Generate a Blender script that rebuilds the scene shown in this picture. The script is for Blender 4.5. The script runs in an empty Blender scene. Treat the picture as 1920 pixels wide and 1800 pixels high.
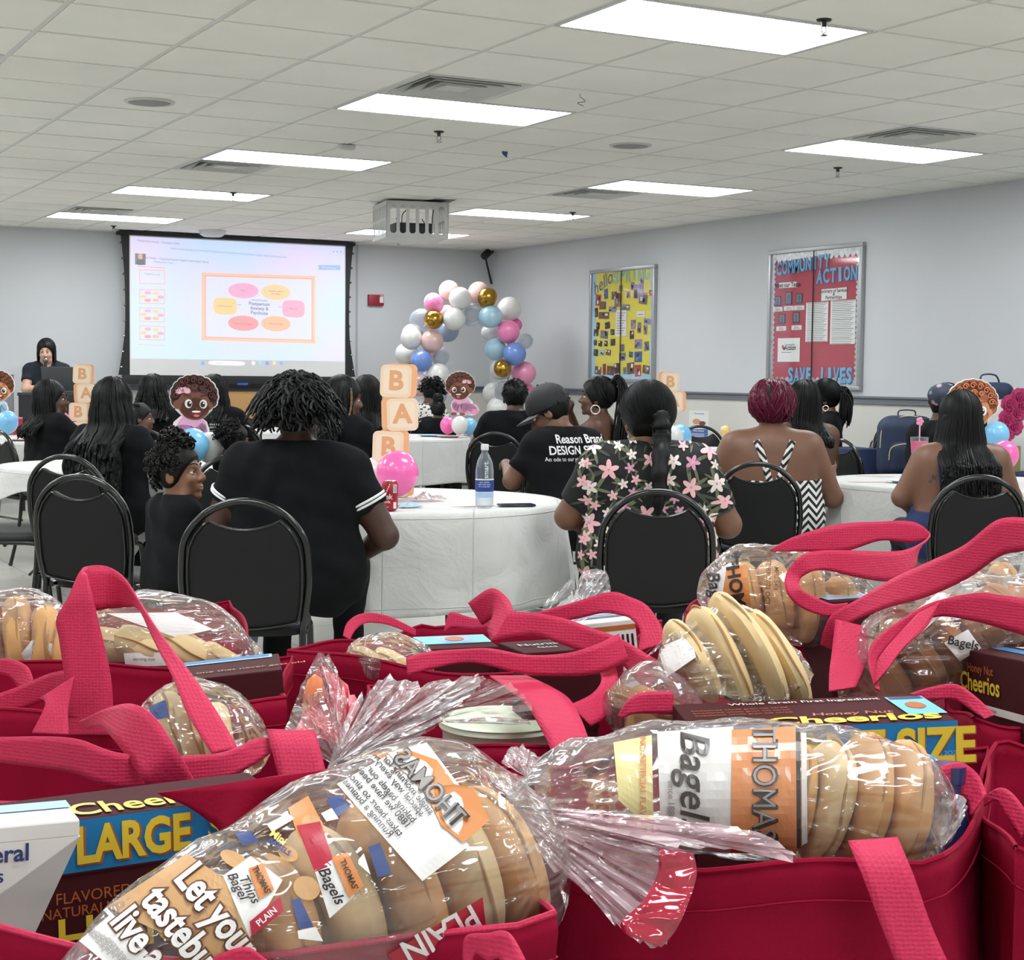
import bpy, bmesh, math, random
import numpy as np
from mathutils import Vector, Matrix
from mathutils.bvhtree import BVHTree
C = bpy.context.scene.collection
pi = math.pi
# ---------------- camera, world, exposure ----------------
FPX, YAW, PITCH, ROLL = 3007.0, 0.4927, 0.0660, 0.0106
CEIL = 2.75
CAM = np.array([-3.308, -5.872, CEIL - 1.443])
FT = .3048
_s, _c, _sp, _cp = math.sin(YAW), math.cos(YAW), math.sin(PITCH), math.cos(PITCH)
FW = np.array([_cp*_s, _cp*_c, -_sp]); R0 = np.array([_c, -_s, 0.]); U0 = np.array([_sp*_s, _sp*_c, _cp])
RT = math.cos(ROLL)*R0 + math.sin(ROLL)*U0
UP = math.cos(ROLL)*U0 - math.sin(ROLL)*R0
cd = bpy.data.cameras.new('camera'); cam = bpy.data.objects.new('camera', cd); C.objects.link(cam)
cd.sensor_fit = 'HORIZONTAL'; cd.sensor_width = 36; cd.lens = FPX/1920*36; cd.clip_start = .05; cd.clip_end = 100
M = Matrix.Identity(4)
for i in range(3):
    M[i][0] = RT[i]; M[i][1] = UP[i]; M[i][2] = -FW[i]; M[i][3] = CAM[i]
cam.matrix_world = M
bpy.context.scene.camera = cam
vs = bpy.context.scene.view_settings
vs.view_transform = 'Standard'; vs.look = 'None'; vs.gamma = 1; vs.use_curve_mapping = False
vs.exposure = 0.64
W = bpy.data.worlds.new('world'); bpy.context.scene.world = W; W.use_nodes = True
W.node_tree.nodes['Background'].inputs[0].default_value = (.8, .85, 1, 1)
W.node_tree.nodes['Background'].inputs[1].default_value = .3
PANEL = 11.0      # radiance of the ceiling light diffusers

# measuring helpers: a pixel of the photograph -> a place in the room
def px(x, y, D): return CAM + D*(FW + (x-960)/FPX*RT + (900-y)/FPX*UP)
def _hit(x, y, ax, v):
    d = FW + (x-960)/FPX*RT + (900-y)/FPX*UP
    return CAM + d*((v-CAM[ax])/d[ax])
def pz(x, y, z): return _hit(x, y, 2, z)
def pY(x, y, v): return _hit(x, y, 1, v)
def pX(x, y, v): return _hit(x, y, 0, v)
def gp(x, D):
    p = px(x, 701 + .0106*(x-960), D); return np.array([p[0], p[1]])
def head_rot(h): return -YAW - math.radians(h)      # h=0 looks away from the camera, +90 looks right

# ---------------- materials ----------------
def lin(c):
    if isinstance(c, str):
        c = [int(c[i:i+2], 16)/255 for i in (0, 2, 4)]
    return tuple(((v/12.92) if v <= .04045 else ((v+.055)/1.055)**2.4) for v in c) + (1,)
MC = {}
def mat(name, col, rough=.6, metal=0, var=0, vscale=8, bump=0, bscale=60, emit=0, trans=0, coat=0, spec=.5, bdist=.002, sheen=0, sss=0):
    key = name
    if key in MC: return MC[key]
    m = bpy.data.materials.new(name); m.use_nodes = True; nt = m.node_tree; b = nt.nodes['Principled BSDF']
    c = lin(col)
    b.inputs['Base Color'].default_value = c; b.inputs['Roughness'].default_value = rough; b.inputs['Metallic'].default_value = metal
    b.inputs['Specular IOR Level'].default_value = spec
    b.inputs['Coat Weight'].default_value = coat; b.inputs['Sheen Weight'].default_value = sheen
    b.inputs['Transmission Weight'].default_value = trans
    if sss:
        b.inputs['Subsurface Weight'].default_value = sss; b.inputs['Subsurface Scale'].default_value = .01
    if emit:
        b.inputs['Emission Color'].default_value = c; b.inputs['Emission Strength'].default_value = emit
    tc = nt.nodes.new('ShaderNodeTexCoord')
    if var:
        n = nt.nodes.new('ShaderNodeTexNoise'); n.inputs['Scale'].default_value = vscale; n.inputs['Detail'].default_value = 5
        nt.links.new(tc.outputs['Object'], n.inputs['Vector'])
        r = nt.nodes.new('ShaderNodeMapRange'); r.inputs[1].default_value = .25; r.inputs[2].default_value = .75
        r.inputs[3].default_value = 1-var; r.inputs[4].default_value = 1+var
        nt.links.new(n.outputs['Fac'], r.inputs[0])
        h = nt.nodes.new('ShaderNodeHueSaturation'); h.inputs['Color'].default_value = c
        nt.links.new(r.outputs[0], h.inputs['Value']); nt.links.new(h.outputs[0], b.inputs['Base Color'])
        if emit: nt.links.new(h.outputs[0], b.inputs['Emission Color'])
    if bump:
        n2 = nt.nodes.new('ShaderNodeTexNoise'); n2.inputs['Scale'].default_value = bscale; n2.inputs['Detail'].default_value = 6
        nt.links.new(tc.outputs['Object'], n2.inputs['Vector'])
        bp = nt.nodes.new('ShaderNodeBump'); bp.inputs['Strength'].default_value = bump; bp.inputs['Distance'].default_value = bdist
        nt.links.new(n2.outputs['Fac'], bp.inputs['Height']); nt.links.new(bp.outputs[0], b.inputs['Normal'])
    MC[key] = m; return m
def nodes(m): return m.node_tree.nodes, m.node_tree.links, m.node_tree.nodes['Principled BSDF']

# ---------------- mesh helpers ----------------
class MB:
    def __init__(s): s.v = []; s.f = []; s.m = []; s.n = 0
    def add(s, verts, faces, mi=0):
        verts = np.asarray(verts, float).reshape(-1, 3)
        s.v.append(verts); o = s.n
        for f in faces: s.f.append([int(i)+o for i in f])
        s.m += [mi]*len(faces); s.n += len(verts); return s
    def box(s, lo, hi, mi=0, bev=0):
        lo, hi = np.minimum(lo, hi).astype(float), np.maximum(lo, hi).astype(float)
        if bev <= 0:
            v = [(x, y, z) for x in (lo[0], hi[0]) for y in (lo[1], hi[1]) for z in (lo[2], hi[2])]
            return s.add(v, [(0,1,3,2),(4,6,7,5),(0,4,5,1),(2,3,7,6),(0,2,6,4),(1,5,7,3)], mi)
        bm = bmesh.new(); bmesh.ops.create_cube(bm, size=1)
        for v in bm.verts: v.co = Vector([lo[i]+(v.co[i]+.5)*(hi[i]-lo[i]) for i in range(3)])
        bmesh.ops.bevel(bm, geom=list(bm.edges), offset=bev, segments=2, affect='EDGES', profile=.6)
        bm.verts.index_update()
        s.add([v.co[:] for v in bm.verts], [[v.index for v in f.verts] for f in bm.faces], mi); bm.free(); return s
    def quad(s, a, b, c, d, mi=0): return s.add([a, b, c, d], [(0,1,2,3)], mi)
    def tube(s, pts, r, n=8, mi=0, cap=True, flat=None):
        pts = np.asarray(pts, float); N = len(pts); rr = np.full(N, r) if np.isscalar(r) else np.asarray(r, float)
        t = np.gradient(pts, axis=0); t /= np.linalg.norm(t, axis=1)[:, None]+1e-12
        ref = np.array([0, 0, 1.]) if abs(t[0][2]) < .9 else np.array([1., 0, 0])
        u = np.cross(t[0], ref); u /= np.linalg.norm(u); vs_ = []
        for i in range(N):
            u = u - t[i]*(u@t[i]); u /= np.linalg.norm(u)+1e-12; w = np.cross(t[i], u)
            a = np.arange(n)/n*2*pi
            k = 1 if flat is None else flat
            vs_.append(pts[i] + rr[i]*(np.cos(a)[:, None]*u*1 + k*np.sin(a)[:, None]*w))
        f = []
        for i in range(N-1):
            for j in range(n):
                f.append((i*n+j, i*n+(j+1) % n, (i+1)*n+(j+1) % n, (i+1)*n+j))
        if cap: f.append(tuple(range(n-1, -1, -1))); f.append(tuple((N-1)*n+j for j in range(n)))
        return s.add(np.vstack(vs_), f, mi)
    def lathe(s, prof, n=24, mi=0, c=(0,0,0), ax=None):
        # prof list of (r, z); about z through c ; ax = 3x3 rotation
        V = []; f = []
        for r, z in prof:
            for j in range(n):
                a = 2*pi*j/n; V.append((r*math.cos(a), r*math.sin(a), z))
        for i in range(len(prof)-1):
            for j in range(n): f.append((i*n+j, i*n+(j+1) % n, (i+1)*n+(j+1) % n, (i+1)*n+j))
        V = np.array(V)
        if ax is not None: V = V@np.array(ax).T
        return s.add(V+np.array(c), f, mi)
    def ball(s, c, r, n=24, mi=0, R=None):
        r = np.array([r]*3 if np.isscalar(r) else r, float); V = [(0,0,-1.)]; f = []; m = n//2
        for i in range(1, m):
            t = pi*i/m
            for j in range(n): a = 2*pi*j/n; V.append((math.sin(t)*math.cos(a), math.sin(t)*math.sin(a), -math.cos(t)))
        V.append((0,0,1.)); last = len(V)-1
        for j in range(n):
            f.append((0, 1+(j+1) % n, 1+j)); f.append((last, 1+(m-2)*n+j, 1+(m-2)*n+(j+1) % n))
        for i in range(m-2):
            for j in range(n): f.append((1+i*n+j, 1+i*n+(j+1) % n, 1+(i+1)*n+(j+1) % n, 1+(i+1)*n+j))
        V = np.array(V)*r
        if R is not None: V = V@np.array(R).T
        return s.add(V+np.array(c), f, mi)
    def prism(s, poly, o, U, V, N, depth, mi=0, mside=None):
        # poly 2D (convex or not), front face at o, extruded by depth against N
        o, U, V, N = map(np.array, (o, U, V, N)); n = len(poly)
        A = [o+p[0]*U+p[1]*V for p in poly]; B = [a-N*depth for a in A]
        s.add(A+B, [tuple(range(n)), tuple(range(2*n-1, n-1, -1))], mi)
        s.add(A+B, [(i, i+n, (i+1) % n+n, (i+1) % n) for i in range(n)], mi if mside is None else mside); return s
    def build(s, name, mats, parent=None, smooth=True, local=True, angle=40):
        me = bpy.data.meshes.new(name)
        V = np.vstack(s.v) if s.v else np.zeros((0, 3))
        if parent is not None and not local:
            V = V - np.array(parent.location)
        me.from_pydata(V.tolist(), [], s.f)
        if not isinstance(mats, (list, tuple)): mats = [mats]
        for m in mats: me.materials.append(m)
        me.polygons.foreach_set('material_index', s.m)
        if smooth: me.shade_smooth(); 
        me.update(); me.validate()
        if smooth and angle < 180: me.set_sharp_from_angle(angle=math.radians(angle))
        o = bpy.data.objects.new(name, me); C.objects.link(o)
        if parent is not None: o.parent = parent
        return o
def tag(o, label=None, cat=None, group=None, kind=None):
    if label: o['label'] = label
    if cat: o['category'] = cat
    if group: o['group'] = group
    if kind: o['kind'] = kind
    return o
def empty(name, loc, rz=0, label=None, cat=None, group=None):
    o = bpy.data.objects.new(name, None); o.empty_display_size = .1; C.objects.link(o)
    o.location = Vector([float(v) for v in loc]); o.rotation_euler = (0, 0, rz); return tag(o, label, cat, group)
def struct(mb, name, m, **k): return tag(mb.build(name, m, **k), kind='structure')
def dup(o, parent=None):
    c = o.copy(); C.objects.link(c)
    if parent is not None: c.parent = parent
    for ch in [x for x in KIDS.get(o.name, [])]: dup(ch, c)
    return c
KIDS = {}
def regkids(root):
    KIDS[root.name] = [o for o in bpy.data.objects if o.parent == root]
    for k in KIDS[root.name]: regkids(k)
def smooth_path(P, n):
    P = np.asarray(P, float); m = len(P); T = np.linspace(0, m-1, n); out = []
    for t in T:
        i = min(int(t), m-2); u = t-i
        p0 = P[max(i-1, 0)]; p1 = P[i]; p2 = P[i+1]; p3 = P[min(i+2, m-1)]
        out.append(.5*((2*p1)+(-p0+p2)*u+(2*p0-5*p1+4*p2-p3)*u*u+(-p0+3*p1-3*p2+p3)*u**3))
    return np.array(out)
# 2-D text as polygons
TX = {}
def text2d(s, size=1., bold=0, align='CENTER'):
    k = (s, bold, align)
    if k not in TX:
        cu = bpy.data.curves.new('t', 'FONT'); cu.body = s; cu.size = 1; cu.align_x = align; cu.align_y = 'CENTER'
        cu.offset = bold; cu.resolution_u = 3
        ob = bpy.data.objects.new('t', cu); C.objects.link(ob)
        dg = bpy.context.evaluated_depsgraph_get(); me = bpy.data.meshes.new_from_object(ob.evaluated_get(dg))
        v = np.array([x.co[:2] for x in me.vertices]).reshape(-1, 2); f = [tuple(p.vertices) for p in me.polygons]
        bpy.data.objects.remove(ob); bpy.data.curves.remove(cu); bpy.data.meshes.remove(me); TX[k] = (v, f)
    v, f = TX[k]; return v*size, f
def text_on(mb, s, o, U, V, size, mi=0, bold=0, N=None, off=0, align='CENTER', sx=1, shear=0, arc=0):
    v, f = text2d(s, size, bold, align); o, U, V = map(np.array, (o, U, V))
    v = v.copy(); v[:, 0] = v[:, 0]*sx + v[:, 1]*shear; v[:, 1] += arc*v[:, 0]**2
    P = o + v[:, :1]*U + v[:, 1:]*V
    if N is not None: P = P+np.array(N)*off
    mb.add(P, f, mi)
def decal(mb, bvh, v2, faces, o, U, V, N, mi, off=.0015, reach=1.0):
    o, U, V, N = [np.array(a, float) for a in (o, U, V, N)]
    pts = []; ok = []
    for a, b in v2:
        p = o+a*U+b*V; h = bvh.ray_cast(Vector(p+N*reach*.5), Vector(-N), reach)
        if h[0] is None: pts.append(p); ok.append(False)
        else:
            n = h[1] if h[1].dot(Vector(N)) > 0 else -h[1]
            pts.append(np.array(h[0]+n*off)); ok.append(True)
    mb.add(pts, [f for f in faces if all(ok[i] for i in f)], mi)
def ell2(cx, cy, a, b, rot=0, n=12, pw=1.):
    o = []
    for i in range(n):
        t = 2*pi*i/n; x = a*math.cos(t); y = b*math.sin(t)*(1 if pw == 1 else abs(math.sin(t/2))**pw)
        o.append((cx+x*math.cos(rot)-y*math.sin(rot), cy+x*math.sin(rot)+y*math.cos(rot)))
    return o
def grid2(poly_fn, nu, nv):
    v = [poly_fn(i/nu, j/nv) for j in range(nv+1) for i in range(nu+1)]
    f = [(j*(nu+1)+i, j*(nu+1)+i+1, (j+1)*(nu+1)+i+1, (j+1)*(nu+1)+i) for j in range(nv) for i in range(nu)]
    return v, f
def rect2(x0, y0, x1, y1, nu=6, nv=6): return grid2(lambda u, v: (x0+u*(x1-x0), y0+v*(y1-y0)), nu, nv)
# ---------------- implicit surfaces ----------------
def nets(V, lo, h):
    s = V < 0
    sl = [(i, j, k) for i in (0, 1) for j in (0, 1) for k in (0, 1)]
    nx, ny, nz = V.shape
    cut = lambda A, c: A[c[0]:nx-1+c[0], c[1]:ny-1+c[1], c[2]:nz-1+c[2]]
    cnt = sum(cut(s, c).astype(np.int8) for c in sl); act = (cnt > 0) & (cnt < 8)
    I = np.argwhere(act); idx = -np.ones(act.shape, np.int64); idx[act] = np.arange(len(I))
    pos = np.zeros((len(I), 3)); n = np.zeros(len(I))
    for a in sl:
        for ax in range(3):
            if a[ax]: continue
            b = list(a); b[ax] = 1
            va = V[I[:, 0]+a[0], I[:, 1]+a[1], I[:, 2]+a[2]]; vb = V[I[:, 0]+b[0], I[:, 1]+b[1], I[:, 2]+b[2]]
            cr = (va < 0) != (vb < 0); t = np.where(cr, va/np.where(va == vb, 1, va-vb), 0)
            q = np.tile(np.array(a, float), (len(I), 1)); q[:, ax] = t
            pos += q*cr[:, None]; n += cr
    pos = (pos/n[:, None]+I)*h+lo
    F = []
    for ax in range(3):
        b, c = (ax+1) % 3, (ax+2) % 3
        s0 = np.moveaxis(s, (ax, b, c), (0, 1, 2)); id2 = np.moveaxis(idx, (ax, b, c), (0, 1, 2))
        e0 = s0[:-1, 1:-1, 1:-1]; e1 = s0[1:, 1:-1, 1:-1]; ch = e0 != e1; J = np.argwhere(ch)
        if not len(J): continue
        i, j, k = J[:, 0], J[:, 1], J[:, 2]
        q = np.stack([id2[i, j, k], id2[i, j+1, k], id2[i, j+1, k+1], id2[i, j, k+1]], 1)
        fl = ~e0[i, j, k]; q[fl] = q[fl][:, ::-1]; F.append(q)
    return pos, np.vstack(F)
def implicit(f, lo, hi, h):
    lo = np.array(lo, float); hi = np.array(hi, float); n = np.ceil((hi-lo)/h).astype(int)+1
    g = [lo[i]+np.arange(n[i])*h for i in range(3)]
    K = 5; nb_ = -(-n//K); gc = [lo[i]+(np.arange(nb_[i])*K+(K-1)/2)*h for i in range(3)]
    dc = f(np.stack(np.meshgrid(*gc, indexing='ij'), -1).reshape(-1, 3)).reshape(nb_)
    out = np.repeat(np.repeat(np.repeat(dc, K, 0), K, 1), K, 2)[:n[0], :n[1], :n[2]].copy()
    near = np.abs(dc) < K*h*.87*1.7+.012
    mk = np.repeat(np.repeat(np.repeat(near, K, 0), K, 1), K, 2)[:n[0], :n[1], :n[2]]
    J = np.argwhere(mk); vals = np.empty(len(J))
    for a in range(0, len(J), 300000): vals[a:a+300000] = f(J[a:a+300000]*h+lo)
    out[mk] = vals
    V = out.reshape(n)
    for ax in range(3):
        sl = [slice(None)]*3
        for e in (0, -1): sl[ax] = e; V[tuple(sl)] = np.maximum(V[tuple(sl)], h*.5)
    return nets(V, lo, h)
def imesh(name, f, lo, hi, h, m, parent=None):
    v, q = implicit(f, lo, hi, h)
    me = bpy.data.meshes.new(name); me.from_pydata(v.tolist(), [], q.tolist())
    me.materials.append(m); me.shade_smooth(); me.update()
    o = bpy.data.objects.new(name, me); C.objects.link(o)
    if parent is not None: o.parent = parent
    return o
def smin(a, b, k):
    h = np.clip(.5+.5*(b-a)/k, 0, 1); return b*(1-h)+a*h-k*h*(1-h)
def capsd(P, a, b, ra, rb, sq=1.):
    a = np.array(a, float); b = np.array(b, float); S = np.array([1, 1/sq, 1])
    p = (P-a)*S; d = (b-a)*S; L = d@d+1e-12
    t = np.clip(p@d/L, 0, 1); return (np.linalg.norm(p-t[:, None]*d, axis=1)-(ra+(rb-ra)*t))*min(1, sq**.5)
def elld(P, c, r):
    p = P-np.array(c); r = np.array(r, float); k0 = np.linalg.norm(p/r, axis=1); k1 = np.linalg.norm(p/r**2, axis=1)+1e-9
    return k0*(k0-1)/k1
# ---------------- room shell ----------------
XR, YB, XL, YF = 17.65*FT, 35.75*FT, -7.6, -9.2
m_wall = mat('wall_paint', 'c4c6c8', .8, var=.02, vscale=1.5, bump=.12, bscale=220)
m_wall2 = mat('lower_wall_paint', 'c9c7c0', .8, var=.02, vscale=1.5, bump=.1, bscale=220)
m_rail = mat('chair_rail_paint', '6d7177', .5)
m_base = mat('baseboard_vinyl', '3c3e42', .5)
RZ = 1.125
# floor: large square tiles with thin joints
m_floor = mat('floor_tile', 'b9b8b0', .32, var=.06, vscale=2.2)
n, l, b = nodes(m_floor)
tc = n.new('ShaderNodeTexCoord'); br = n.new('ShaderNodeTexBrick'); br.offset = 0
br.inputs['Scale'].default_value = 1; br.inputs['Brick Width'].default_value = .6096; br.inputs['Row Height'].default_value = .6096
br.inputs['Mortar Size'].default_value = .004; br.inputs['Color1'].default_value = lin('b4b2a9'); br.inputs['Color2'].default_value = lin('aba9a0'); br.inputs['Mortar'].default_value = lin('77756c')
l.new(tc.outputs['Object'], br.inputs['Vector']); l.new(br.outputs['Color'], b.inputs['Base Color'])
vor = n.new('ShaderNodeTexVoronoi'); vor.feature = 'DISTANCE_TO_EDGE'; vor.inputs['Scale'].default_value = 1.7
l.new(tc.outputs['Object'], vor.inputs['Vector']); mr = n.new('ShaderNodeMapRange'); mr.inputs[1].default_value = 0; mr.inputs[2].default_value = .006; mr.inputs[3].default_value = .72; mr.inputs[4].default_value = 1
l.new(vor.outputs['Distance'], mr.inputs[0]); mx = n.new('ShaderNodeMix'); mx.data_type = 'RGBA'; mx.blend_type = 'MULTIPLY'; mx.inputs[0].default_value = 1
l.new(br.outputs['Color'], mx.inputs[6]); l.new(mr.outputs[0], mx.inputs[7]); l.new(mx.outputs[2], b.inputs['Base Color'])
struct(MB().box((XL, YF, -.1), (XR, YB, 0)), 'floor', m_floor, smooth=False)
for nm, lo, hi in (('wall_back', (XL-.1, YB, 0), (XR+.1, YB+.1, CEIL)), ('wall_right', (XR, YF, 0), (XR+.1, YB, CEIL)),
                   ('wall_left', (XL-.1, YF, 0), (XL, YB, CEIL)), ('wall_front', (XL-.1, YF-.1, 0), (XR+.1, YF, CEIL))):
    b_ = MB(); lo2 = list(lo); hi2 = list(hi); hi2[2] = RZ; b_.box(lo2, hi2, 1); lo2[2] = RZ; hi2[2] = CEIL; b_.box(lo2, hi2, 0)
    struct(b_, nm, [m_wall, m_wall2], smooth=False)
def rail(axis, v, a, b_, s):
    r = MB()
    for (z0, z1, d) in ((RZ-.03, RZ-.012, .018), (RZ-.012, RZ+.016, .010), (RZ+.016, RZ+.034, .024)):
        if axis == 1: r.box((a, v, z0), (b_, v-s*d, z1), 0, .003)
        else: r.box((v, a, z0), (v-s*d, b_, z1), 0, .003)
    return r
struct(rail(1, YB, XL, XR-.03, 1), 'trim_1', m_rail); struct(rail(0, XR, YF, YB, 1), 'trim_2', m_rail)
struct(MB().box((XL, YB-.012, 0), (XR-.013, YB, .1)), 'baseboard_back', m_base); struct(MB().box((XR-.012, YF, 0), (XR, YB-.013, .1)), 'baseboard_right', m_base)
# vertical seam trim on the back wall right of the screen
q = pY(669, 600, YB)[0]
struct(MB().box((q-.012, YB-.006, RZ+.04), (q+.012, YB, CEIL-.002)), 'trim_3', mat('seam_strip', 'a5a7ab', .6))
# ceiling: tegular 2 ft tiles between T bars
m_tile = mat('ceiling_tile', 'f8f7ef', .9, var=.05, vscale=1.1, bump=.5, bscale=160, bdist=.003)
n, l, b = nodes(m_tile)
m_bar = mat('ceiling_bar', 'e2e2de', .5); m_gap = mat('ceiling_reveal', '55554f', .9)
def cell_skip(u, v):       # cells holding lights or vents
    for (a, c) in LIGHTS:
        if a <= u < a+4 and c <= v < c+2: return True
    return (u, v) in VENTS
LIGHTS = [(u, v) for u in (-20, -10, 0, 10) for v in range(-26, 32, 8)]
VENTS = [(0, 4), (0, 16), (10, 4), (10, 16), (0, 28), (10, 28), (-10, 4), (-10, 16)]
uu = range(-26, 18, 2); vv = range(-32, 36, 2)
ct = MB()
rnd = random.Random(3)
for u in uu:
    for v in vv:
        if cell_skip(u, v): continue
        x0, x1, y0, y1 = u*FT+.015, (u+2)*FT-.015, v*FT+.015, (v+2)*FT-.015
        x0 = max(x0, XL); x1 = min(x1, XR); y0 = max(y0, YF); y1 = min(y1, YB)
        if x1 <= x0 or y1 <= y0: continue
        z = CEIL-.004-rnd.uniform(0, .0025)
        ct.box((x0, y0, z), (x1, y1, CEIL+.01))
struct(ct, 'ceiling', m_tile, smooth=False)
cb = MB()
for u in range(-24, 18, 2):
    if XL < u*FT < XR: cb.box((u*FT-.0138, YF, CEIL-.001), (u*FT+.0138, YB, CEIL+.01))
for v in range(-30, 36, 2):
    cb.box((XL, v*FT-.0130, CEIL-.0005), (XR, v*FT+.0130, CEIL+.0095))
struct(cb, 'trim_4', m_bar, smooth=False)
struct(MB().box((XL-.1, YF-.1, CEIL+.10), (XR+.1, YB+.1, CEIL+.14)).box((XL-.1, YF-.1, CEIL+.0105), (XL-.06, YB, CEIL+.1)), 'trim_5', m_gap, smooth=False)
an = MB(); an.box((XL, YB-.02, CEIL-.014), (XR-.002, YB, CEIL-.004)); an.box((XR-.02, YF, CEIL-.014), (XR, YB-.022, CEIL-.004)); struct(an, 'trim_6', m_bar, smooth=False)
# panel lights
m_diff = mat('light_diffuser', 'f6fbff', .5, emit=PANEL); m_lf = mat('light_frame', 'd8d8d6', .5)
lab = {(0,-2): 'largest ceiling light panel at the top right', (0,6): 'ceiling light panel just beyond the large vent', (0,14): 'ceiling light panel third along the left row, with a vent at its far left corner',
       (0,22): 'ceiling light panel fourth along the left row', (0,30): 'farthest light panel of the left row, near the screen', (10,6): 'ceiling light panel nearest along the right row, beside a vent',
       (10,14): 'ceiling light panel second along the right row', (10,22): 'ceiling light panel third along the right row, right of the projector cage', (10,30): 'farthest light panel, below the projector cage'}
first = None
for (u, v) in LIGHTS:
    x0, y0 = u*FT, v*FT
    if x0 < XL or x0+1.22 > XR: continue
    if first is None:
        r = empty('ceiling_light', (x0, y0, CEIL))
        f = MB(); w, d = 4*FT, 2*FT
        for a, b2 in (((.013, .013), (w-.013, .03)), ((.013, d-.03), (w-.013, d-.013)), ((.013, .03), (.03, d-.03)), ((w-.03, .03), (w-.013, d-.03))):
            f.box((a[0], a[1], -.008), (b2[0], b2[1], .02))
        f.build('frame', m_lf, r, smooth=False)
        MB().box((.03, .03, -.006), (w-.03, d-.03, .018)).build('diffuser', m_diff, r, smooth=False)
        regkids(r); first = r
    else:
        r = dup(first); r.location = (x0, y0, CEIL)
    tag(r, lab.get((u, v), 'ceiling light panel of the rows out of view, %s' % ('behind the viewer' if v < -8 else 'to the left')), 'ceiling light', 'fluorescent style panel lights')
# square air vents
m_vent = mat('vent_metal', 'cfd0cc', .4); m_dark = mat('vent_dark', '26282a', .8)
vl = {(0,4): 'largest square louvred ceiling vent, in front of the second light', (0,16): 'square ceiling vent at the far left corner of the third light', (10,4): 'square ceiling vent in front of the right row first light',
      (10,16): 'square ceiling vent left of the right row second light', (0,28): 'square ceiling vent above the farthest left light', (10,28): 'square ceiling vent hidden beyond the projector cage'}
for (u, v) in VENTS:
    if (u, v) not in vl: continue
    r = empty('ceiling_vent', (u*FT+FT, v*FT+FT, CEIL), 0, vl[(u, v)], 'air vent', 'square ceiling vents')
    fr = MB()
    def ring(m_, s0, s1, z0, z1):
        # square cone louvre ring
        a = [(-s0,-s0,z0),(s0,-s0,z0),(s0,s0,z0),(-s0,s0,z0)]; b2 = [(-s1,-s1,z1),(s1,-s1,z1),(s1,s1,z1),(-s1,s1,z1)]
        c2 = [(x*1.0, y*1.0, z+.004) for x, y, z in a]; d2 = [(x, y, z+.004) for x, y, z in b2]
        m_.add(a+b2+c2+d2, [(i, (i+1) % 4, (i+1) % 4+4, i+4) for i in range(4)]+[(i+8, i+12, (i+1) % 4+12, (i+1) % 4+8) for i in range(4)]+[(i, i+8, (i+1) % 4+8, (i+1) % 4) for i in range(4)]+[(i+4, (i+1) % 4+4, (i+1) % 4+12, i+12) for i in range(4)])
    ring(fr, .292, .255, -.002, -.004); fr.build('frame', m_vent, r, smooth=False)
    for s0, s1 in ((.252, .205), (.19, .143), (.128, .085)):
        q = MB(); ring(q, s0, s1, -.012, .034); q.build('louvre', m_vent, r, smooth=False)
    MB().box((-.075, -.075, -.008), (.075, .075, -.003)).build('centre_plate', m_vent, r, smooth=False)
    MB().box((-.29, -.29, .05), (.29, .29, .06)).build('duct_opening', m_dark, r, smooth=False)
# round speakers
for (u, v, lb) in ((-3, 9, 'round flush ceiling speaker in the left tiles'), (7, 9, 'round flush ceiling speaker in the right tiles')):
    r = empty('ceiling_speaker', (u*FT, v*FT, CEIL-.006), 0, lb, 'speaker')
    MB().lathe([(0, -.006), (.105, -.006), (.112, -.002)], 40).build('grille', mat('speaker_grille', '9c9c98', .8), r)
    MB().lathe([(.112, -.002), (.115, -.008), (.13, -.006), (.135, 0), (.112, 0)], 40).build('rim', m_vent, r)
# sprinklers
m_chr = mat('brushed_chrome', '8a8a88', .25, 1); m_dkm = mat('dark_metal', '3a3a3a', .4, .8)
for (x, y, lb) in ((1545, 40, 'sprinkler head by the largest light panel'), (823, 250, 'sprinkler head past the second light panel'), (1571, 318, 'sprinkler head beyond the right row first light'),
                   (437, 365, 'sprinkler head over the fourth left light'), (1074, 402, 'sprinkler head over the third light of the right row'), (213, 427, 'sprinkler head left of the projection screen'), (747, 452, 'sprinkler head right of the projection screen')):
    p = pz(x, y-4, CEIL-.004)
    r = empty('sprinkler', (p[0], p[1], CEIL-.004), 0, lb, 'sprinkler', 'ceiling sprinklers')
    MB().lathe([(0, 0), (.032, 0), (.028, -.008), (.012, -.01), (.010, -.03), (0, -.03)], 20).build('escutcheon', m_dkm, r)
    MB().tube([(-.009, 0, -.028), (-.013, 0, -.045), (0, 0, -.062)], .0025, 6).tube([(.009, 0, -.028), (.013, 0, -.045), (0, 0, -.062)], .0025, 6).build('frame_arms', m_chr, r)
    MB().lathe([(0, -.062), (.016, -.063), (.016, -.066), (0, -.066)], 16).build('deflector', m_chr, r)
p = pz(1088, 176, CEIL-.006)
tag(MB().tube(smooth_path([p, p+[.0, 0, -.015], p+[.03, .0, -.035], p+[-.01, .01, -.045], p+[.02, 0, -.06]], 20), .002, 6).build('ceiling_hook', m_chr), 'small bent wire hook hanging from the ceiling', 'hook')
p = pz(650, 272, CEIL-.008)
tag(MB().box(p+[-.05, -.03, -.03], p+[.05, .03, 0], 0, .006).build('ceiling_sensor', m_vent), 'small white sensor box between second and third light', 'sensor')
p = pz(947, 284, CEIL-.007)
tag(MB().add([p+[-.02, 0, 0], p+[.02, 0, 0], p+[.016, .004, -.04], p+[-.016, .002, -.02], p+[-.02, .01, 0], p+[.02, .01, 0]], [(0,1,2,3),(0,4,5,1),(4,3,2,5)]).build('balloon_scrap', mat('blue_scrap', '2c5a8a', .5)), 'tiny blue scrap hanging from the ceiling', 'scrap')
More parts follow.
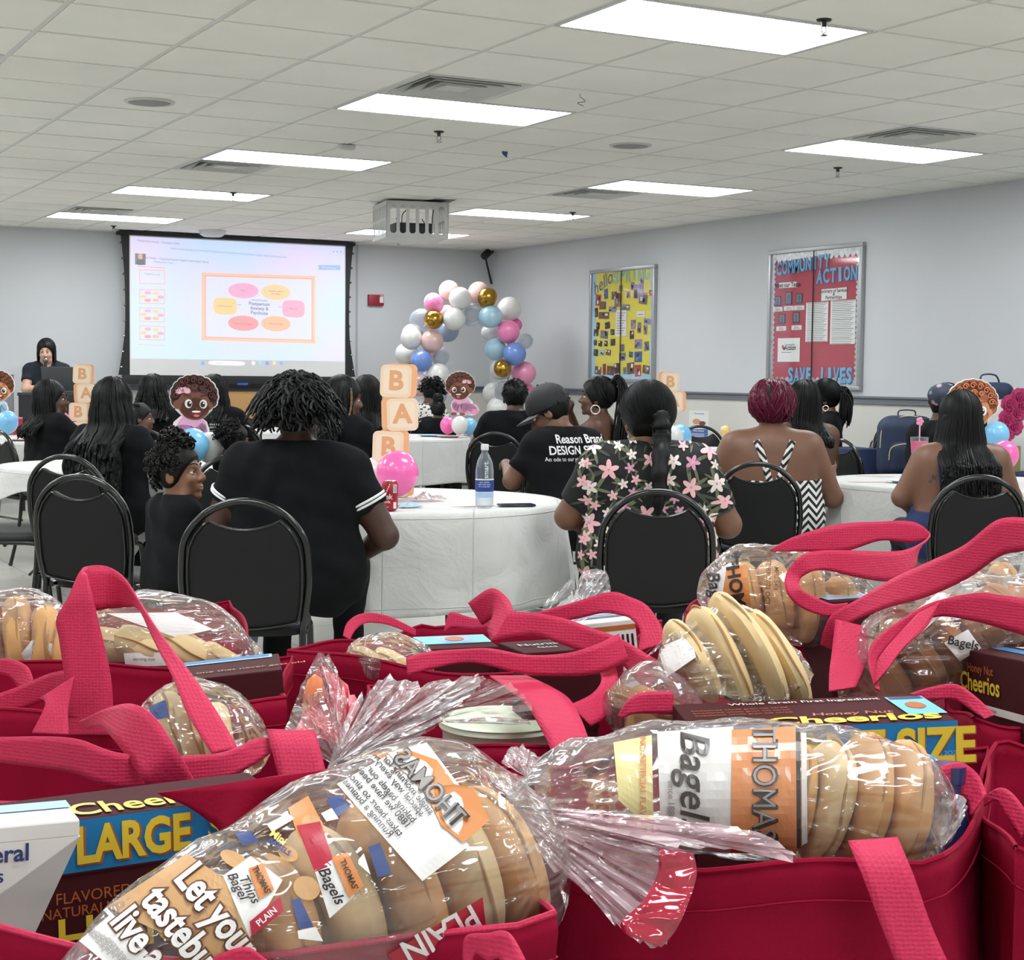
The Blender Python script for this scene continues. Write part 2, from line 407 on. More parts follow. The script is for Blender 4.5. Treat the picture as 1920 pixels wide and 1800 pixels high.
p = pz(398, 432, CEIL-.006)
r = empty('ceiling_sensor', (p[0], p[1], CEIL-.005), 0, 'white dome device on the ceiling above the screen', 'sensor')
MB().lathe([(0, -.07), (.09, -.065), (.125, -.045), (.13, -.02), (.14, -.018), (.14, 0), (0, 0)], 32).build('housing', mat('white_plastic', 'dcdcdc', .4), r)
# projector in a ceiling cage
m_wp = mat('cage_white', 'cfcfcd', .4); 
pc = pz(783, 372, CEIL)      # near face top
th = -YAW*.0
r = empty('projector_cage', (pc[0], pc[1], CEIL), math.radians(-12), 'white slotted projector security cage under the ceiling', 'projector cage')
w, d, h = .265, .56, .29
def slotted(mb, o, U, V, N, W_, H_, rows, cols, mu, mv, gap, t=.006):
    o, U, V, N = map(lambda a: np.array(a, float), (o, U, V, N))
    cw = (W_-2*mu+gap)/cols; ch = (H_-2*mv+gap)/rows
    def bx(a0, b0, a1, b1):
        P = [o+a*U+b_*V+c*N for c in (0, -t) for a, b_ in ((a0, b0), (a1, b0), (a1, b1), (a0, b1))]
        mb.add(P, [(0,1,2,3),(7,6,5,4),(0,4,5,1),(1,5,6,2),(2,6,7,3),(3,7,4,0)])
    bx(0, 0, W_, mv); bx(0, H_-mv, W_, H_); bx(0, mv, mu, H_-mv); bx(W_-mu, mv, W_, H_-mv)
    for i in range(1, cols): bx(mu+i*cw-gap, mv, mu+i*cw, H_-mv)
    for j in range(1, rows): bx(mu, mv+j*ch-gap, W_-mu, mv+j*ch)
    for i in range(cols):            # rounded slot ends
        for j in range(rows):
            a0 = mu+i*cw; a1 = a0+cw-gap; b0 = mv+j*ch; b1 = b0+ch-gap; rr = (a1-a0)*.45
            for (ca, cb_, sa, sb) in ((a0, b0, 1, 1), (a1, b0, -1, 1), (a1, b1, -1, -1), (a0, b1, 1, -1)):
                pts = [(ca, cb_)]+[(ca+sa*rr*(1-math.sin(t_)), cb_+sb*rr*(1-math.cos(t_))) for t_ in (0, pi/6, pi/3, pi/2)]
                mb.add([o+a*U+b_*V-N*.0005 for a, b_ in pts], [tuple(range(5))])
f = MB(); slotted(f, (-w, 0, -h-.03), (1,0,0), (0,0,1), (0,-1,0), 2*w, h, 1, 6, .035, .03, .028); f.build('front_panel', m_wp, r, smooth=False)
f = MB(); slotted(f, (-w, d, -h-.03), (0,-1,0), (0,0,1), (-1,0,0), d, h, 2, 9, .02, .03, .018); f.build('side_panel', m_wp, r, smooth=False)
f = MB(); slotted(f, (w, 0, -h-.03), (0,1,0), (0,0,1), (1,0,0), d, h, 2, 9, .02, .03, .018); f.build('side_panel', m_wp, r, smooth=False)
f = MB(); f.box((-w, .006, -h-.036), (w, d, -h-.03)); f.build('bottom_panel', m_wp, r, smooth=False)
MB().box((-w, .0, -.03), (w, d, -.024)).build('top_panel', m_wp, r, smooth=False)
MB().tube([(0, .25, -.024), (0, .25, -.001)], .03, 16).build('ceiling_pole', m_dkm, r)
MB().box((-w-.05, -.08, -.006), (w+.05, d+.05, -.0045)).build('ceiling_plate', mat('plate_grey', '77777a', .6), r, smooth=False)
r2 = empty('projector', (pc[0]+.05, pc[1]+.25, CEIL-.26), math.radians(-12), 'dark projector inside the white ceiling cage', 'projector')
MB().box((-.16, -.14, -.03), (.16, .14, .07), 0, .015).build('body', mat('projector_body', '3c3e40', .5), r2)
MB().lathe([(0, 0), (.035, 0), (.035, .03), (0, .03)], 20, 0, (.07, .14, .02), [[1,0,0],[0,0,1],[0,-1,0]]).build('lens', m_dkm, r2)
f = MB(); rnd = random.Random(5)
for k in range(2):
    a = (-.16, .06)[k]; f.tube(smooth_path([(a, -.17, .1), (a+rnd.uniform(-.05, .1), -.19, 0), (a+rnd.uniform(-.1, .1), -.18, .12), (a+.1, -.16, .18)], 16), .004, 6)
f.build('cable', mat('black_rubber', '191919', .5), r2)
# projection screen ------------------------------------------------
YS = YB-.22
def S(x, y, d=0): return pY(x, y, YS-d)
m_blk = mat('screen_black', '141416', .6); 
root = empty('projection_screen', S(445, 720), 0, 'large pull down projection screen showing a slide on the back wall', 'projection screen')
TL, TR_, BL, BR = S(243, 441), S(648, 461), S(243, 711), S(647, 699)
x0, x1 = (TL[0]+BL[0])/2, (TR_[0]+BR[0])/2; zt = (TL[2]+TR_[2])/2; zb = (BL[2]+BR[2])/2
m_scr = mat('screen_fabric', 'c6c6c4', .8, emit=.12)  # slight emission stands in for projector light on the blank fabric
fb = MB(); fb.box((x0, YS, zb), (x1, YS+.002, zt)); fb.build('screen_fabric', m_scr, root, local=False, smooth=False)
# black side tabs curve inward in the middle
for s, xx in ((-1, x0), (1, x1)):
    e = MB(); N = 24; V = []
    for i in range(N+1):
        t = i/N; z = zb+(zt-zb)*t; wv = .045+.045*(2*t-1)**2+ (.03 if t < .3 else 0)*(1-t/.3)
        V += [(xx, YS+.001, z), (xx+s*wv, YS+.001, z), (xx, YS-.001, z), (xx+s*wv, YS-.001, z)]
    F = []
    for i in range(N):
        a = 4*i; F += [(a, a+1, a+5, a+4), (a+2, a+6, a+7, a+3), (a+1, a+3, a+7, a+5)]
    e.add(V, F)
    for i in range(9):
        t = (i+.5)/9; z = zb+(zt-zb)*t; wv = .04+.05*(2*t-1)**2
        e.ball((xx+s*(wv+.01), YS-.004, z), .013, 8, 1)
    e.build('tension_border', [m_blk, m_chr], root, local=False)
MB().box((x0-.08, YS-.03, zb-.095), (x1+.06, YS+.03, zb), 0, .01).build('bottom_bar', m_blk, root, local=False)
MB().box((x0-.12, YS-.05, zt), (x1+.1, YS+.08, CEIL-.016), 0, .01).build('roller_case', m_blk, root, local=False)
p = S(455, 720, .032); MB().box(p+[-.06, -.001, -.012], p+[.06, .003, .012]).build('blue_badge', mat('badge_blue', '2a55b8', .4), root, local=False, smooth=False)
# the projected picture: the projector's light on the screen is put in as emission
def em(name, c, e=1.0): return mat('glow_'+name, c, .8, emit=e)
m_bg = mat('slide_background', 'c9cdf0', .8, emit=.62)
n, l, b = nodes(m_bg); tc = n.new('ShaderNodeTexCoord'); nz = n.new('ShaderNodeTexNoise'); nz.inputs['Scale'].default_value = .9; nz.inputs['Detail'].default_value = 1
l.new(tc.outputs['Object'], nz.inputs['Vector']); rp = n.new('ShaderNodeValToRGB'); rp.color_ramp.elements[0].color = lin('bcd4f2'); rp.color_ramp.elements[1].color = lin('d8cdf3')
rp.color_ramp.elements[0].position = .4; rp.color_ramp.elements[1].position = .62
l.new(nz.outputs['Fac'], rp.inputs[0]); l.new(rp.outputs[0], b.inputs['Emission Color']); b.inputs['Base Color'].default_value = lin('909090')
pic = MB(); ims = [m_bg]; inames = {}
def col(c, e=.62):
    k = c+str(e)
    if k not in inames:
        m = mat('slide_'+k, c, .8, emit=e); b_ = m.node_tree.nodes['Principled BSDF']; b_.inputs['Base Color'].default_value = lin('808080')
        inames[k] = len(ims); ims.append(m)
    return inames[k]
def Q(x, y): # bilinear slide frame from photo pixels to screen plane
    p = S(x, y); return np.array([min(max(p[0], x0), x1), YS, min(max(p[2], zb), zt)])
def rq(xa, ya, xb, yb, mi, dy, sl=.05):
    P = [S(xa, ya), S(xb, ya+sl*(xb-xa)), S(xb, yb+sl*(xb-xa)), S(xa, yb)]
    pic.add([(p[0], YS-dy, p[2]) for p in P], [(0, 3, 2, 1)], mi)
zi = S(445, 675)[2]
pic.add([(x0+.012, YS-.001, zi), (x1-.01, YS-.001, zi), (x1-.01, YS-.001, zt-.01), (x0+.012, YS-.001, zt-.01)], [(0, 1, 2, 3)], 0)
def frame(xa, ya, xb, yb, t, c, dy, sl=.03):
    for (a, b_, c_, d_) in ((xa, ya, xb, ya+t), (xa, yb-t, xb, yb), (xa, ya, xa+t, yb), (xb-t, ya+sl*(xb-xa-t), xb, yb+sl*(xb-xa-t))):
        rq(a, b_, c_, d_, col(c), dy, sl if (c_-a) > t*1.5 else 0)
def sl_y(x): return -.012*(x-445)
frame(378, 511, 591, 638, 6, 'ffbf9f', .002, .03)
frame(384, 516, 586, 633, 2, 'ff9f84', .0022, .03)
rq(384, 516, 586, 631, col('d9dbf8'), .0018, .03)
def blob(cx, cy, a, b_, c, star, dy=.003):
    n_ = 48; P = []
    for i in range(n_):
        t = 2*pi*i/n_; k = 1+(.05 if star and i % 2 else 0)
        if not star: xx_ = a*np.sign(math.cos(t))*abs(math.cos(t))**.55; yy_ = b_*np.sign(math.sin(t))*abs(math.sin(t))**.55
        else: xx_ = a*math.cos(t)*k; yy_ = b_*math.sin(t)*k
        p = S(cx+xx_, cy+yy_+.03*xx_); P.append((p[0], YS-dy, p[2]))
    pic.add(P, [tuple(range(n_-1, -1, -1))], col(c))
for a in ((456, 545, 28, 14, 'ff9ec6', 1), (517, 548, 27, 14, 'ffcb8c', 1), (422, 574, 22, 16, 'ffc97e', 0), (550, 579, 21, 16, 'ff9fbc', 0), (456, 606, 28, 14, 'ff8f93', 1), (517, 607, 27, 14, 'ffb387', 1)): blob(*a)
def stx(s, x, y, hpx, c, bold=.01, e=.62, dy=.004):
    p = S(x, y); k = np.linalg.norm(S(x, y+10)-S(x, y-10))/20
    text_on(pic, s, (p[0], YS-dy, p[2]), (1, 0, -.03), (0, 0, 1), hpx*k*1.35, col(c, e), bold)
for s, y in (('Postpartum', 570), ('Anxiety &', 578.5), ('Psychosis', 587)): stx(s, 486, y, 6.6, '70809c', .015, .3)
stx('mental health', 486, 563, 4.5, '8090b0', 0, .4)
for s, x, y in (('Fear', 456, 545), ('Anxiety within', 517, 546), ('the baby', 517, 551), ('Hallucinations', 422, 574), ('Paranoia', 550, 579), ('Intrusive thoughts', 456, 607), ('Mood changes', 517, 607)): stx(s, x, y, 3.6, 'a06a70', 0, .4)
for (xa, ya, xb, yb) in ((445, 571, 452, 571), (528, 575, 521, 576)): rq(xa, ya, xb, ya+.8, col('8090b0', .4), .003)
for i, y in enumerate((505, 542, 576, 610)):
    frame(261, y, 309, y+27, 1.5, 'ffae9a' if i == 0 else 'f2a9b4', .003, .03)
    if i == 0: stx('Postpartum mood', 285, y+9, 3, '808090', 0, .4)
    else:
        for (dx, dy_, c) in ((16, 7, 'ff9ec6'), (31, 8, 'ffcb8c'), (8, 14, 'ffc97e'), (40, 15, 'ff9fbc'), (16, 21, 'ff8f93'), (31, 21, 'ffb387')): blob(261+dx, y+dy_, 6, 3, c, 0, .004)
rq(258, 499, 309, 500.5, col('ffa090'), .003); rq(258, 645, 309, 646, col('ffa090'), .003)
rq(253, 475, 273, 496, col('8c8a94', .35), .003)
blob(263, 481, 4, 5, 'd8a890', 0, .005); blob(263, 492, 7, 5, '3d4a5c', 0, .004)
stx('Mental Health - Ongoing Patients Support and Impact Series', 328, 487, 4, '6a78a0', .0, .4); stx('Presentation Team', 307, 492, 3.6, '7c88aa', 0, .4)
stx('Postpartum mental - Concepts Slides', 297, 454, 4, '7080a8', 0, .4); stx('https://www.google.com/search?q=postpartum+anxiety+and+psychosis+support&presentation/edit', 430, 474, 4.2, '93a2c8', 0, .5)
rq(597, 497, 638, 506, col('8fb2f6'), .003, .01); stx('Start slide show', 617, 502, 3.4, 'c7d9ff', 0, .8)
for i in range(3): blob(625+i*7, 472, 1.2, 1.2, '8090b0', 0)
zt2 = (390, 681)
blob(425, 681, 34, 4.2, 'f1f5fb', 0); stx('Search', 412, 681, 4, '98a4b8', 0, .5)
for i, c in enumerate(('4aa3f0', 'f0f0f0', '7ad0e0', '5a8cf0', 'f2d9b0', '6aa8f4')): blob(380 if i == 0 else 462+i*13, 681, 3.3, 3.3, c, 0)
pic.build('projected_slide', ims, root, local=False, smooth=False)
# red fire alarm
p = pY(703, 563, YB); r = empty('fire_alarm', p, 0, 'red wall fire alarm strobe right of the screen', 'fire alarm')
w_ = .092; MB().box((-w_, -.045, -.062), (w_, 0, .062), 0, .006).build('housing', mat('alarm_red', '8e1626', .4), r)
MB().box((.035, -.06, -.03), (.08, -.044, .035), 0, .004).build('strobe_lens', mat('strobe_white', 'd9d9dd', .2), r)
f = MB(); text_on(f, 'FIRE', (.06, -.0605, .045), (1,0,0), (0,0,1), .025, 0, .02); f.build('lettering', mat('white_print', 'e8e8e8', .5), r)
# corner camera on a black arm
p = pY(912, 480, YB-.02)
r = empty('security_camera', p, 0, 'black camera on a bent arm high in the far corner', 'camera')
MB().tube(smooth_path([(.06, 0, .1), (.06, -.05, .06), (0, -.1, .02), (-.08, -.16, .0)], 20), .012, 8).build('arm', m_blk, r)
MB().tube([(-.05, -.14, .03), (-.13, -.2, -.02)], .045, 14).build('body', m_blk, r)
MB().tube(smooth_path([(-.1, -.18, -.05), (-.03, -.1, -.15), (.06, -.02, -.32)], 20), .012, 6).build('cable', m_blk, r)
# wood panelled cabinet below the screen and whitish door frame left
a = pY(452, 733, YB-.06); b2 = pY(545, 800, YB-.06); 
m_wood = mat('tan_wood', 'b0854f', .5, var=.08, vscale=3)
r = empty('wood_cabinet', (float(a[0]), YB-.335, 0), 0, 'low tan wooden cabinet under the projection screen', 'cabinet')
wd = 1.15
MB().box((-.3, .02, .02), (wd, .3, RZ-.04), 0, .004).build('carcass', mat('tan_wood_edge', '9d7645', .5), r)
for i in range(2): MB().box((-.29+i*.72, -.002, .06), (-.29+i*.72+.7, .018, RZ-.06), 0, .004).build('door', m_wood, r)
MB().box((.415, -.004, .06), (.425, .0, RZ-.06)).build('edge_strip', m_chr, r)
# ---------------- banquet chairs ----------------
m_vinyl = mat('black_vinyl', '131415', .5, spec=.3, bump=.15, bscale=400, bdist=.0008)
m_steel = mat('black_enamel', '08090a', .22, coat=.4)
def chair_proto():
    r = empty('banquet_chair', (0, 0, 0))
    # local: back of the chair towards -Y, sitter looks to +Y. seat top z .47
    bw = .205
    def yb(z): return -.205-.13*max(0, (z-.44))-.02*max(0, z-.7)
    P = []
    for z in (.0, .15, .3, .45): P.append((-.185-.0*z, -.235+.08*z, z))
    for z in (.52, .60, .66): P.append((-.195 if z < .6 else -bw, yb(z), z))
    for k in range(1, 12):
        a = pi-pi*k/12; z = .69+.195*math.sin(a); P.append((bw*math.cos(a)*(1 if abs(math.cos(a)) < .99 else 1), yb(z), z))
    Q_ = [(-x, y, z) for x, y, z in P[:7]][::-1]
    arch = np.array(P[3:]+Q_[:4]); arch = smooth_path(arch, 60)
    MB().tube(arch, .0125, 10).build('back_frame', m_steel, r)
    for s in (-1, 1):
        MB().tube(smooth_path([(s*.185, -.20, .46), (s*.187, -.215, .3), (s*.19, -.25, .14), (s*.192, -.285, 0.012)], 16), .0125, 10).ball((s*.192, -.285, .012), (.016, .016, .012), 10).build('leg', m_steel, r)
        MB().tube(smooth_path([(s*.185, -.16, .44), (s*.187, .0, .434), (s*.187, .15, .425), (s*.188, .19, .38), (s*.19, .215, .2), (s*.192, .235, .012)], 26), .0125, 10).ball((s*.192, .235, .012), (.016, .016, .012), 10).build('leg', m_steel, r)
    MB().tube([(-.187, .0, .42), (.187, .0, .42)], .01, 8).tube([(-.187, .12, .27), (.187, .12, .27)], .007, 8).tube([(-.187, -.2, .3), (.187, -.2, .3)], .008, 8).build('cross_bar', m_steel, r)
    # seat pad
    v = []; f = []; n = 40; rings = [(0, .478, 0), (.6, .484, 0), (.88, .478, 0), (.98, .462, 0), (1, .445, 0), (.97, .428, 0), (.5, .424, 0), (0, .424, 0)]
    for k, z, _ in rings:
        for j in range(n):
            t = 2*pi*j/n; x = .2*np.sign(math.cos(t))*abs(math.cos(t))**.55; y = .205*np.sign(math.sin(t))*abs(math.sin(t))**.55
            v.append((x*k, y*k+.02, z))
    for i in range(len(rings)-1):
        for j in range(n): f.append((i*n+j, (i+1)*n+j, (i+1)*n+(j+1) % n, i*n+(j+1) % n))
    MB().add(v, [q[::-1] for q in f]).build('seat', m_vinyl, r)
    # back pad : outline in (x,z) with scooped top forming the hand hole
    out = []
    for k in range(0, 15):
        a = pi*(.17+.66*k/14); zz = .69+.178*math.sin(a); out.append((-.188*math.cos(a), zz))
    zc = out[0][1]
    top = []
    ol = []
    ol += [(.188, .69), (.189, .62), (.186, .55), (.176, .49)]
    for k in range(9): a = k/8; ol.append((.168-.336*a, .478-.022*math.sin(pi*a)))
    ol += [(-.176, .49), (-.186, .55), (-.189, .62), (-.188, .69)]
    for a in (165, 150, 138, 128): ol.append((.188*math.cos(math.radians(a)), .69+.172*math.sin(math.radians(a))))
    x0_ = ol[-1][0]; z0_ = ol[-1][1]
    for k in range(1, 12): a = k/12; ol.append((x0_*(1-2*a), z0_-.032*math.sin(pi*a)**.8))
    for a in (52, 42, 30, 15): ol.append((.188*math.cos(math.radians(a)), .69+.172*math.sin(math.radians(a))))
    ol = np.array(ol); n = len(ol); cx, cz = 0, .67
    def ring_(k, dy): return [((x-cx)*k+cx, yb(cz+(z-cz)*k)+dy, (z-cz)*k+cz) for x, z in ol]
    V = ring_(.3, .036)+ring_(.88, .034)+ring_(.97, .026)+ring_(1, .010)+ring_(1, -.006)+ring_(.965, -.016)+ring_(.9, -.0175)+ring_(.3, -.021)
    V = [tuple(x) for x in V]; F = []
    for i in range(7):
        for j in range(n): F.append((i*n+j, i*n+(j+1) % n, (i+1)*n+(j+1) % n, (i+1)*n+j))
    F.append(tuple(range(n-1, -1, -1))); F.append(tuple(7*n+j for j in range(n)))
    b = MB().add(V, F); b.build('backrest', m_vinyl, r, angle=60)
    e = ring_(.985, -.019); MB().tube(e+[e[0]], .0035, 6, cap=False).build('piping', m_steel, r)
    regkids(r); return r
CH = chair_proto(); used = [False]
def chair(x, D, h, label, top=None, group='black banquet chairs', at=None):
    g = gp(x, D) if at is None else at
    if not used[0]: o = CH; used[0] = True
    else: o = dup(CH)
    o.location = (g[0], g[1], 0); o.rotation_euler = (0, 0, head_rot(h)); tag(o, label, 'chair', group); return o
# ---------------- round tables with white cloths ----------------
m_cloth = mat('white_tablecloth', 'cbcbc8', .7, bump=.25, bscale=14, bdist=.006, sheen=.2)
n, l, b = nodes(m_cloth); _tc = n.new('ShaderNodeTexCoord'); _bk = n.new('ShaderNodeTexBrick'); _bk.offset = 0
for _k, _v in (('Scale', 1), ('Brick Width', .36), ('Row Height', .36), ('Mortar Size', .0035), ('Mortar Smooth', 1)): _bk.inputs[_k].default_value = _v
_mp = n.new('ShaderNodeMapping'); _mp.inputs['Rotation'].default_value = (.6, .5, .3); _nz = n.new('ShaderNodeTexNoise'); _nz.inputs['Scale'].default_value = 5; _nz.inputs['Detail'].default_value = 6; _nz.inputs['Distortion'].default_value = .8
_mp.inputs['Rotation'].default_value = (pi/2, 0, 0); _m0 = n.new('ShaderNodeMapping'); _m0.inputs['Rotation'].default_value = (0, 0, .49); l.new(_tc.outputs['Object'], _m0.inputs[0]); l.new(_m0.outputs[0], _mp.inputs[0]); l.new(_mp.outputs[0], _bk.inputs['Vector']); l.new(_tc.outputs['Object'], _nz.inputs['Vector'])
_ad = n.new('ShaderNodeMath'); _ad.operation = 'MULTIPLY_ADD'; l.new(_bk.outputs['Fac'], _ad.inputs[0]); _ad.inputs[1].default_value = .25; l.new(_nz.outputs['Fac'], _ad.inputs[2])
_bp = n.new('ShaderNodeBump'); _bp.inputs['Strength'].default_value = .6; _bp.inputs['Distance'].default_value = .03; l.new(_ad.outputs[0], _bp.inputs['Height']); l.new(_bp.outputs[0], b.inputs['Normal'])
m_top = mat('table_laminate', 'b9b3a6', .5); m_tleg = mat('table_leg_metal', '1b1c1e', .4)
def table(x, D, label, clabel, R=.74, drop=.40, square=0, rot=0, seed=0, cloth=None, at=None):
    g = gp(x, D) if at is None else at
    r = empty('round_table', (g[0], g[1], 0), rot, label, 'table', 'round folding tables')
    MB().lathe([(0, .71), (R-.012, .71), (R, .714), (R, .732), (R-.004, .735), (0, .735)], 64).build('tabletop', m_top, r)
    for s in (-1, 1):
        for t in (-1, 1):
            MB().tube([(s*.36, t*.26, .71), (s*.40, t*.30, .4), (s*.42, t*.32, .0)], .014, 8).build('leg', m_tleg, r)
        MB().tube([(s*.40, -.3, .38), (s*.40, .3, .38)], .01, 8).build('leg_brace', m_tleg, r)
    rnd = random.Random(seed); ph = [rnd.uniform(0, 6.28) for _ in range(8)]
    nA, nT, nS = 256, 10, 22; V = []; F = []
    for j in range(nT+1):
        for i in range(nA):
            a = 2*pi*i/nA; q = (R+.004)*j/nT; z = .7405+.0012*math.sin(5*q*math.cos(a)+ph[0])*math.sin(6*q*math.sin(a)+ph[1])
            V.append((q*math.cos(a), q*math.sin(a), z))
    for j in range(1, nS+1):
        t = j/nS
        for i in range(nA):
            a = 2*pi*i/nA
            dr = drop
            if square:
                c_ = max(abs(math.cos(a)), abs(math.sin(a))); dr = min(square/c_-R, drop+.32)
                dr = max(dr, .1)
            dr += .008*math.sin(7*a+ph[5])
            fold = math.sin(11*a+ph[2]+1.3*math.sin(3*a+ph[3]))+.55*math.sin(19*a+ph[4]+2*math.sin(2*a))
            fl = .021*fold*min(1, t*1.3)**1.2*(1 if not square else .8+.4*max(0, math.cos(4*(a-pi/4)))) + .03*t
            q = R+.006+.018*math.sin(min(t*6, pi/2))*.6+max(fl, -.012*t)
            V.append((q*math.cos(a), q*math.sin(a), .7405-dr*t-.0*fold))
    for j in range(nT+nS):
        for i in range(nA):
            F.append((j*nA+i, j*nA+(i+1) % nA, (j+1)*nA+(i+1) % nA, (j+1)*nA+i))
    me = bpy.data.meshes.new('tablecloth'); me.from_pydata(V, [], [f[::-1] for f in F]); me.materials.append(cloth or m_cloth); me.shade_smooth(); me.flip_normals()
    o = bpy.data.objects.new('tablecloth', me); C.objects.link(o); o.location = (g[0], g[1], 0); o.rotation_euler = (0, 0, rot)
    sm = o.modifiers.new('thickness', 'SOLIDIFY'); sm.thickness = .0012; sm.offset = 1
    tag(o, clabel, 'tablecloth'); return np.array(g)
T1 = table(745, 7.15, 'round table in the middle foreground with a cola can and water bottle', 'white cloth on the middle foreground table under the cola can', drop=.41, seed=1)
T2 = table(1810, 8.75, 'round table at the right in front of the long haired woman', 'white cloth on the right table between the two bare shouldered women', drop=.42, seed=2)
T3 = table(725, 14.2, 'round table behind the tall stack of letter blocks', 'white cloth on the far middle table carrying paper plates', drop=.38, seed=3)
T4 = table(240, 9.55, 'round table at the left under the curly haired baby cutout', 'white cloth at the left with a low pointed corner over a chair', square=.86, drop=.3, seed=4, rot=head_rot(30))
T5 = table(50, 13.0, 'round table at the far left edge', 'white cloth on the table at the left edge of the room', drop=.40, seed=5)
T6 = table(470, 15.6, 'round table in front of the wooden cabinet', 'white cloth on the table before the wooden cabinet', seed=6)
T7 = table(1335, 12.1, 'round table behind the woman in the flowered shirt', 'white cloth on the table behind the flowered shirt', seed=7)
T8 = table(1345, 14.05, 'small round table by the wall carrying the brochure', 'white cloth on the small brochure table by the wall', R=.38, seed=8)
GC = 'black banquet chairs'
chair(472, 5.44, -4, 'nearest black banquet chair, behind the woman in the black polo', GC)
chair(208, 6.55, 14, 'empty looking black chair left of the child, second row', GC)
chair(168, 8.02, 12, 'black chair of the long braided woman at the left', GC)
chair(1234, 6.07, 4, 'black chair of the woman in the flowered shirt', GC)
chair(1434, 8.0, 14, 'black chair of the woman with burgundy hair', GC)
chair(1808, 7.15, -2, 'black chair of the woman with straight black hair and bare shoulders', GC)
chair(940, 11.6, 8, 'black chair of the man in the plain black shirt', GC)
chair(68, 10.9, 48, 'black chair of the woman in glasses at the left', GC)
chair(15, 8.2, 80, 'black chair at the left edge under the corner of the cloth', GC)
chair(474, 16.85, 180, 'farthest black chair near the wooden cabinet', GC)
chair(505, 12.6, 40, 'black chair between the braided woman and the big curly hair', GC)
chair(425, 12.0, 10, 'black chair behind the beaded braids', GC)
chair(283, 11.5, 0, 'black chair of the woman with dark twists before the screen', GC)
chair(800, 15.6, -10, 'black chair behind the plates on the far middle table', GC)
chair(1326, 13.15, 175, 'black chair facing the room right of the brochure stand table', GC)
chair(1250, 14.6, 175, 'black chair left of the upright brochure', GC)
chair(1640, 10.9, 65, 'black chair seen from the side left of the navy backpack', GC)
chair(1585, 12.6, -70, 'black chair of the woman in the dark polo near the wall', GC)
chair(1500, 9.6, 10, 'black chair hidden behind the burgundy haired woman', GC)
chair(1060, 8.75, -48, 'black chair of the man in the cap', GC)
chair(1112, 11.2, -75, 'black chair of the woman with the hoop earring', GC)
chair(412, 8.2, -25, 'black chair with a child peeking above it beside the polo woman', GC)
chair(650, 9.0, 10, 'black chair behind the big curly hair', GC)
chair(1185, 7.58, 170, 'black chair holding the pink gift bag', GC)
# ---------------- people ----------------
def rotm(yaw, pitch, roll):
    # yaw + turns to the person's right, pitch + bows, roll + tilts to the right
    a, b, c = map(math.radians, (-yaw, -pitch, roll))
    Rz = np.array([[math.cos(a), -math.sin(a), 0], [math.sin(a), math.cos(a), 0], [0, 0, 1]])
    Rx = np.array([[1, 0, 0], [0, math.cos(b), -math.sin(b)], [0, math.sin(b), math.cos(b)]])
    Ry = np.array([[math.cos(c), 0, math.sin(c)], [0, 1, 0], [-math.sin(c), 0, math.cos(c)]])
    return Rz@Rx@Ry
HEADP = [('e', (0, -.014, .030), (.074, .092, .086)), ('e', (0, .020, -.034), (.058, .068, .080)), ('c', (-.030, .030, -.082), (.030, .030, -.082), .030, .030),
         ('e', (0, .070, -.098), (.020, .018, .016)), ('c', (0, .086, .006), (0, .104, -.028), .008, .0125), ('e', (.012, .094, -.034), (.009, .009, .008)), ('e', (-.012, .094, -.034), (.009, .009, .008)),
         ('c', (-.028, .078, .022), (.028, .078, .022), .010, .010), ('e', (.034, .064, -.030), (.022, .020, .022)), ('e', (-.034, .064, -.030), (.022, .020, .022)),
         ('c', (-.018, .084, -.060), (.018, .084, -.060), .0075, .0075), ('c', (-.014, .083, -.072), (.014, .083, -.072), .008, .008)]
def headd(q):
    d = None
    for p in HEADP:
        e = elld(q, p[1], p[2]) if p[0] == 'e' else capsd(q, p[1], p[2], p[3], p[4])
        d = e if d is None else smin(d, e, .012)
    for s in (-1, 1):
        sock = np.linalg.norm(q-np.array([s*.030, .094, .002]), axis=1)-.0125
        d = -smin(-d, sock, .006)
        ear = elld(q, (s*.076, -.008, -.012), (.010, .021, .031)); dent = elld(q, (s*.088, -.002, -.010), (.009, .012, .018))
        d = smin(d, np.maximum(ear, -dent), .006)
    return d
def evalp(P, prims, k):
    d = None
    for p in prims:
        e = capsd(P, p[0], p[1], p[2], p[3], p[4] if len(p) > 4 else 1.)
        kk = p[5] if len(p) > 5 else k
        d = e if d is None else smin(d, e, kk)
    return d
SK = dict(deep='452b22', brown='5f4032', mid='775340', warm='8d6149', light='c9a08a', dark='47301f')
def skin(k): return mat('skin_'+k, SK[k], .48, var=.05, vscale=18, bump=.06, bscale=260, sss=.06)
def hairm(k, c, r=.42): return mat('hair_'+k, c, r, bump=.3, bscale=500, bdist=.0008, spec=.28)
H_BLK = hairm('black', '060606', .5); H_BRN = hairm('brown_black', '0e0a09', .5); H_BUR = hairm('burgundy', '5c1530', .35)
m_tee = mat('black_cotton', '0e0f11', .9, bump=.35, bscale=22, bdist=.006, spec=.2)
m_navyb = mat('navy_cotton', '121a28', .85, bump=.3, bscale=30, bdist=.004)
m_jean = mat('blue_denim', '5d7389', .85, var=.12, vscale=30, bump=.3, bscale=60); m_dkjean = mat('dark_denim', '121724', .85, var=.1, vscale=30)
m_shoe = mat('dark_shoe', '16161a', .5)
def strands(mb, paths, r, n=5, mi=0, braid=0):
    for P in paths:
        P = np.asarray(P); N = len(P); rr = np.full(N, r)
        if braid: rr = r*(1+braid*np.sin(np.arange(N)*2.1))
        rr[-1] *= .5
        mb.tube(P, rr, n, mi, cap=False)
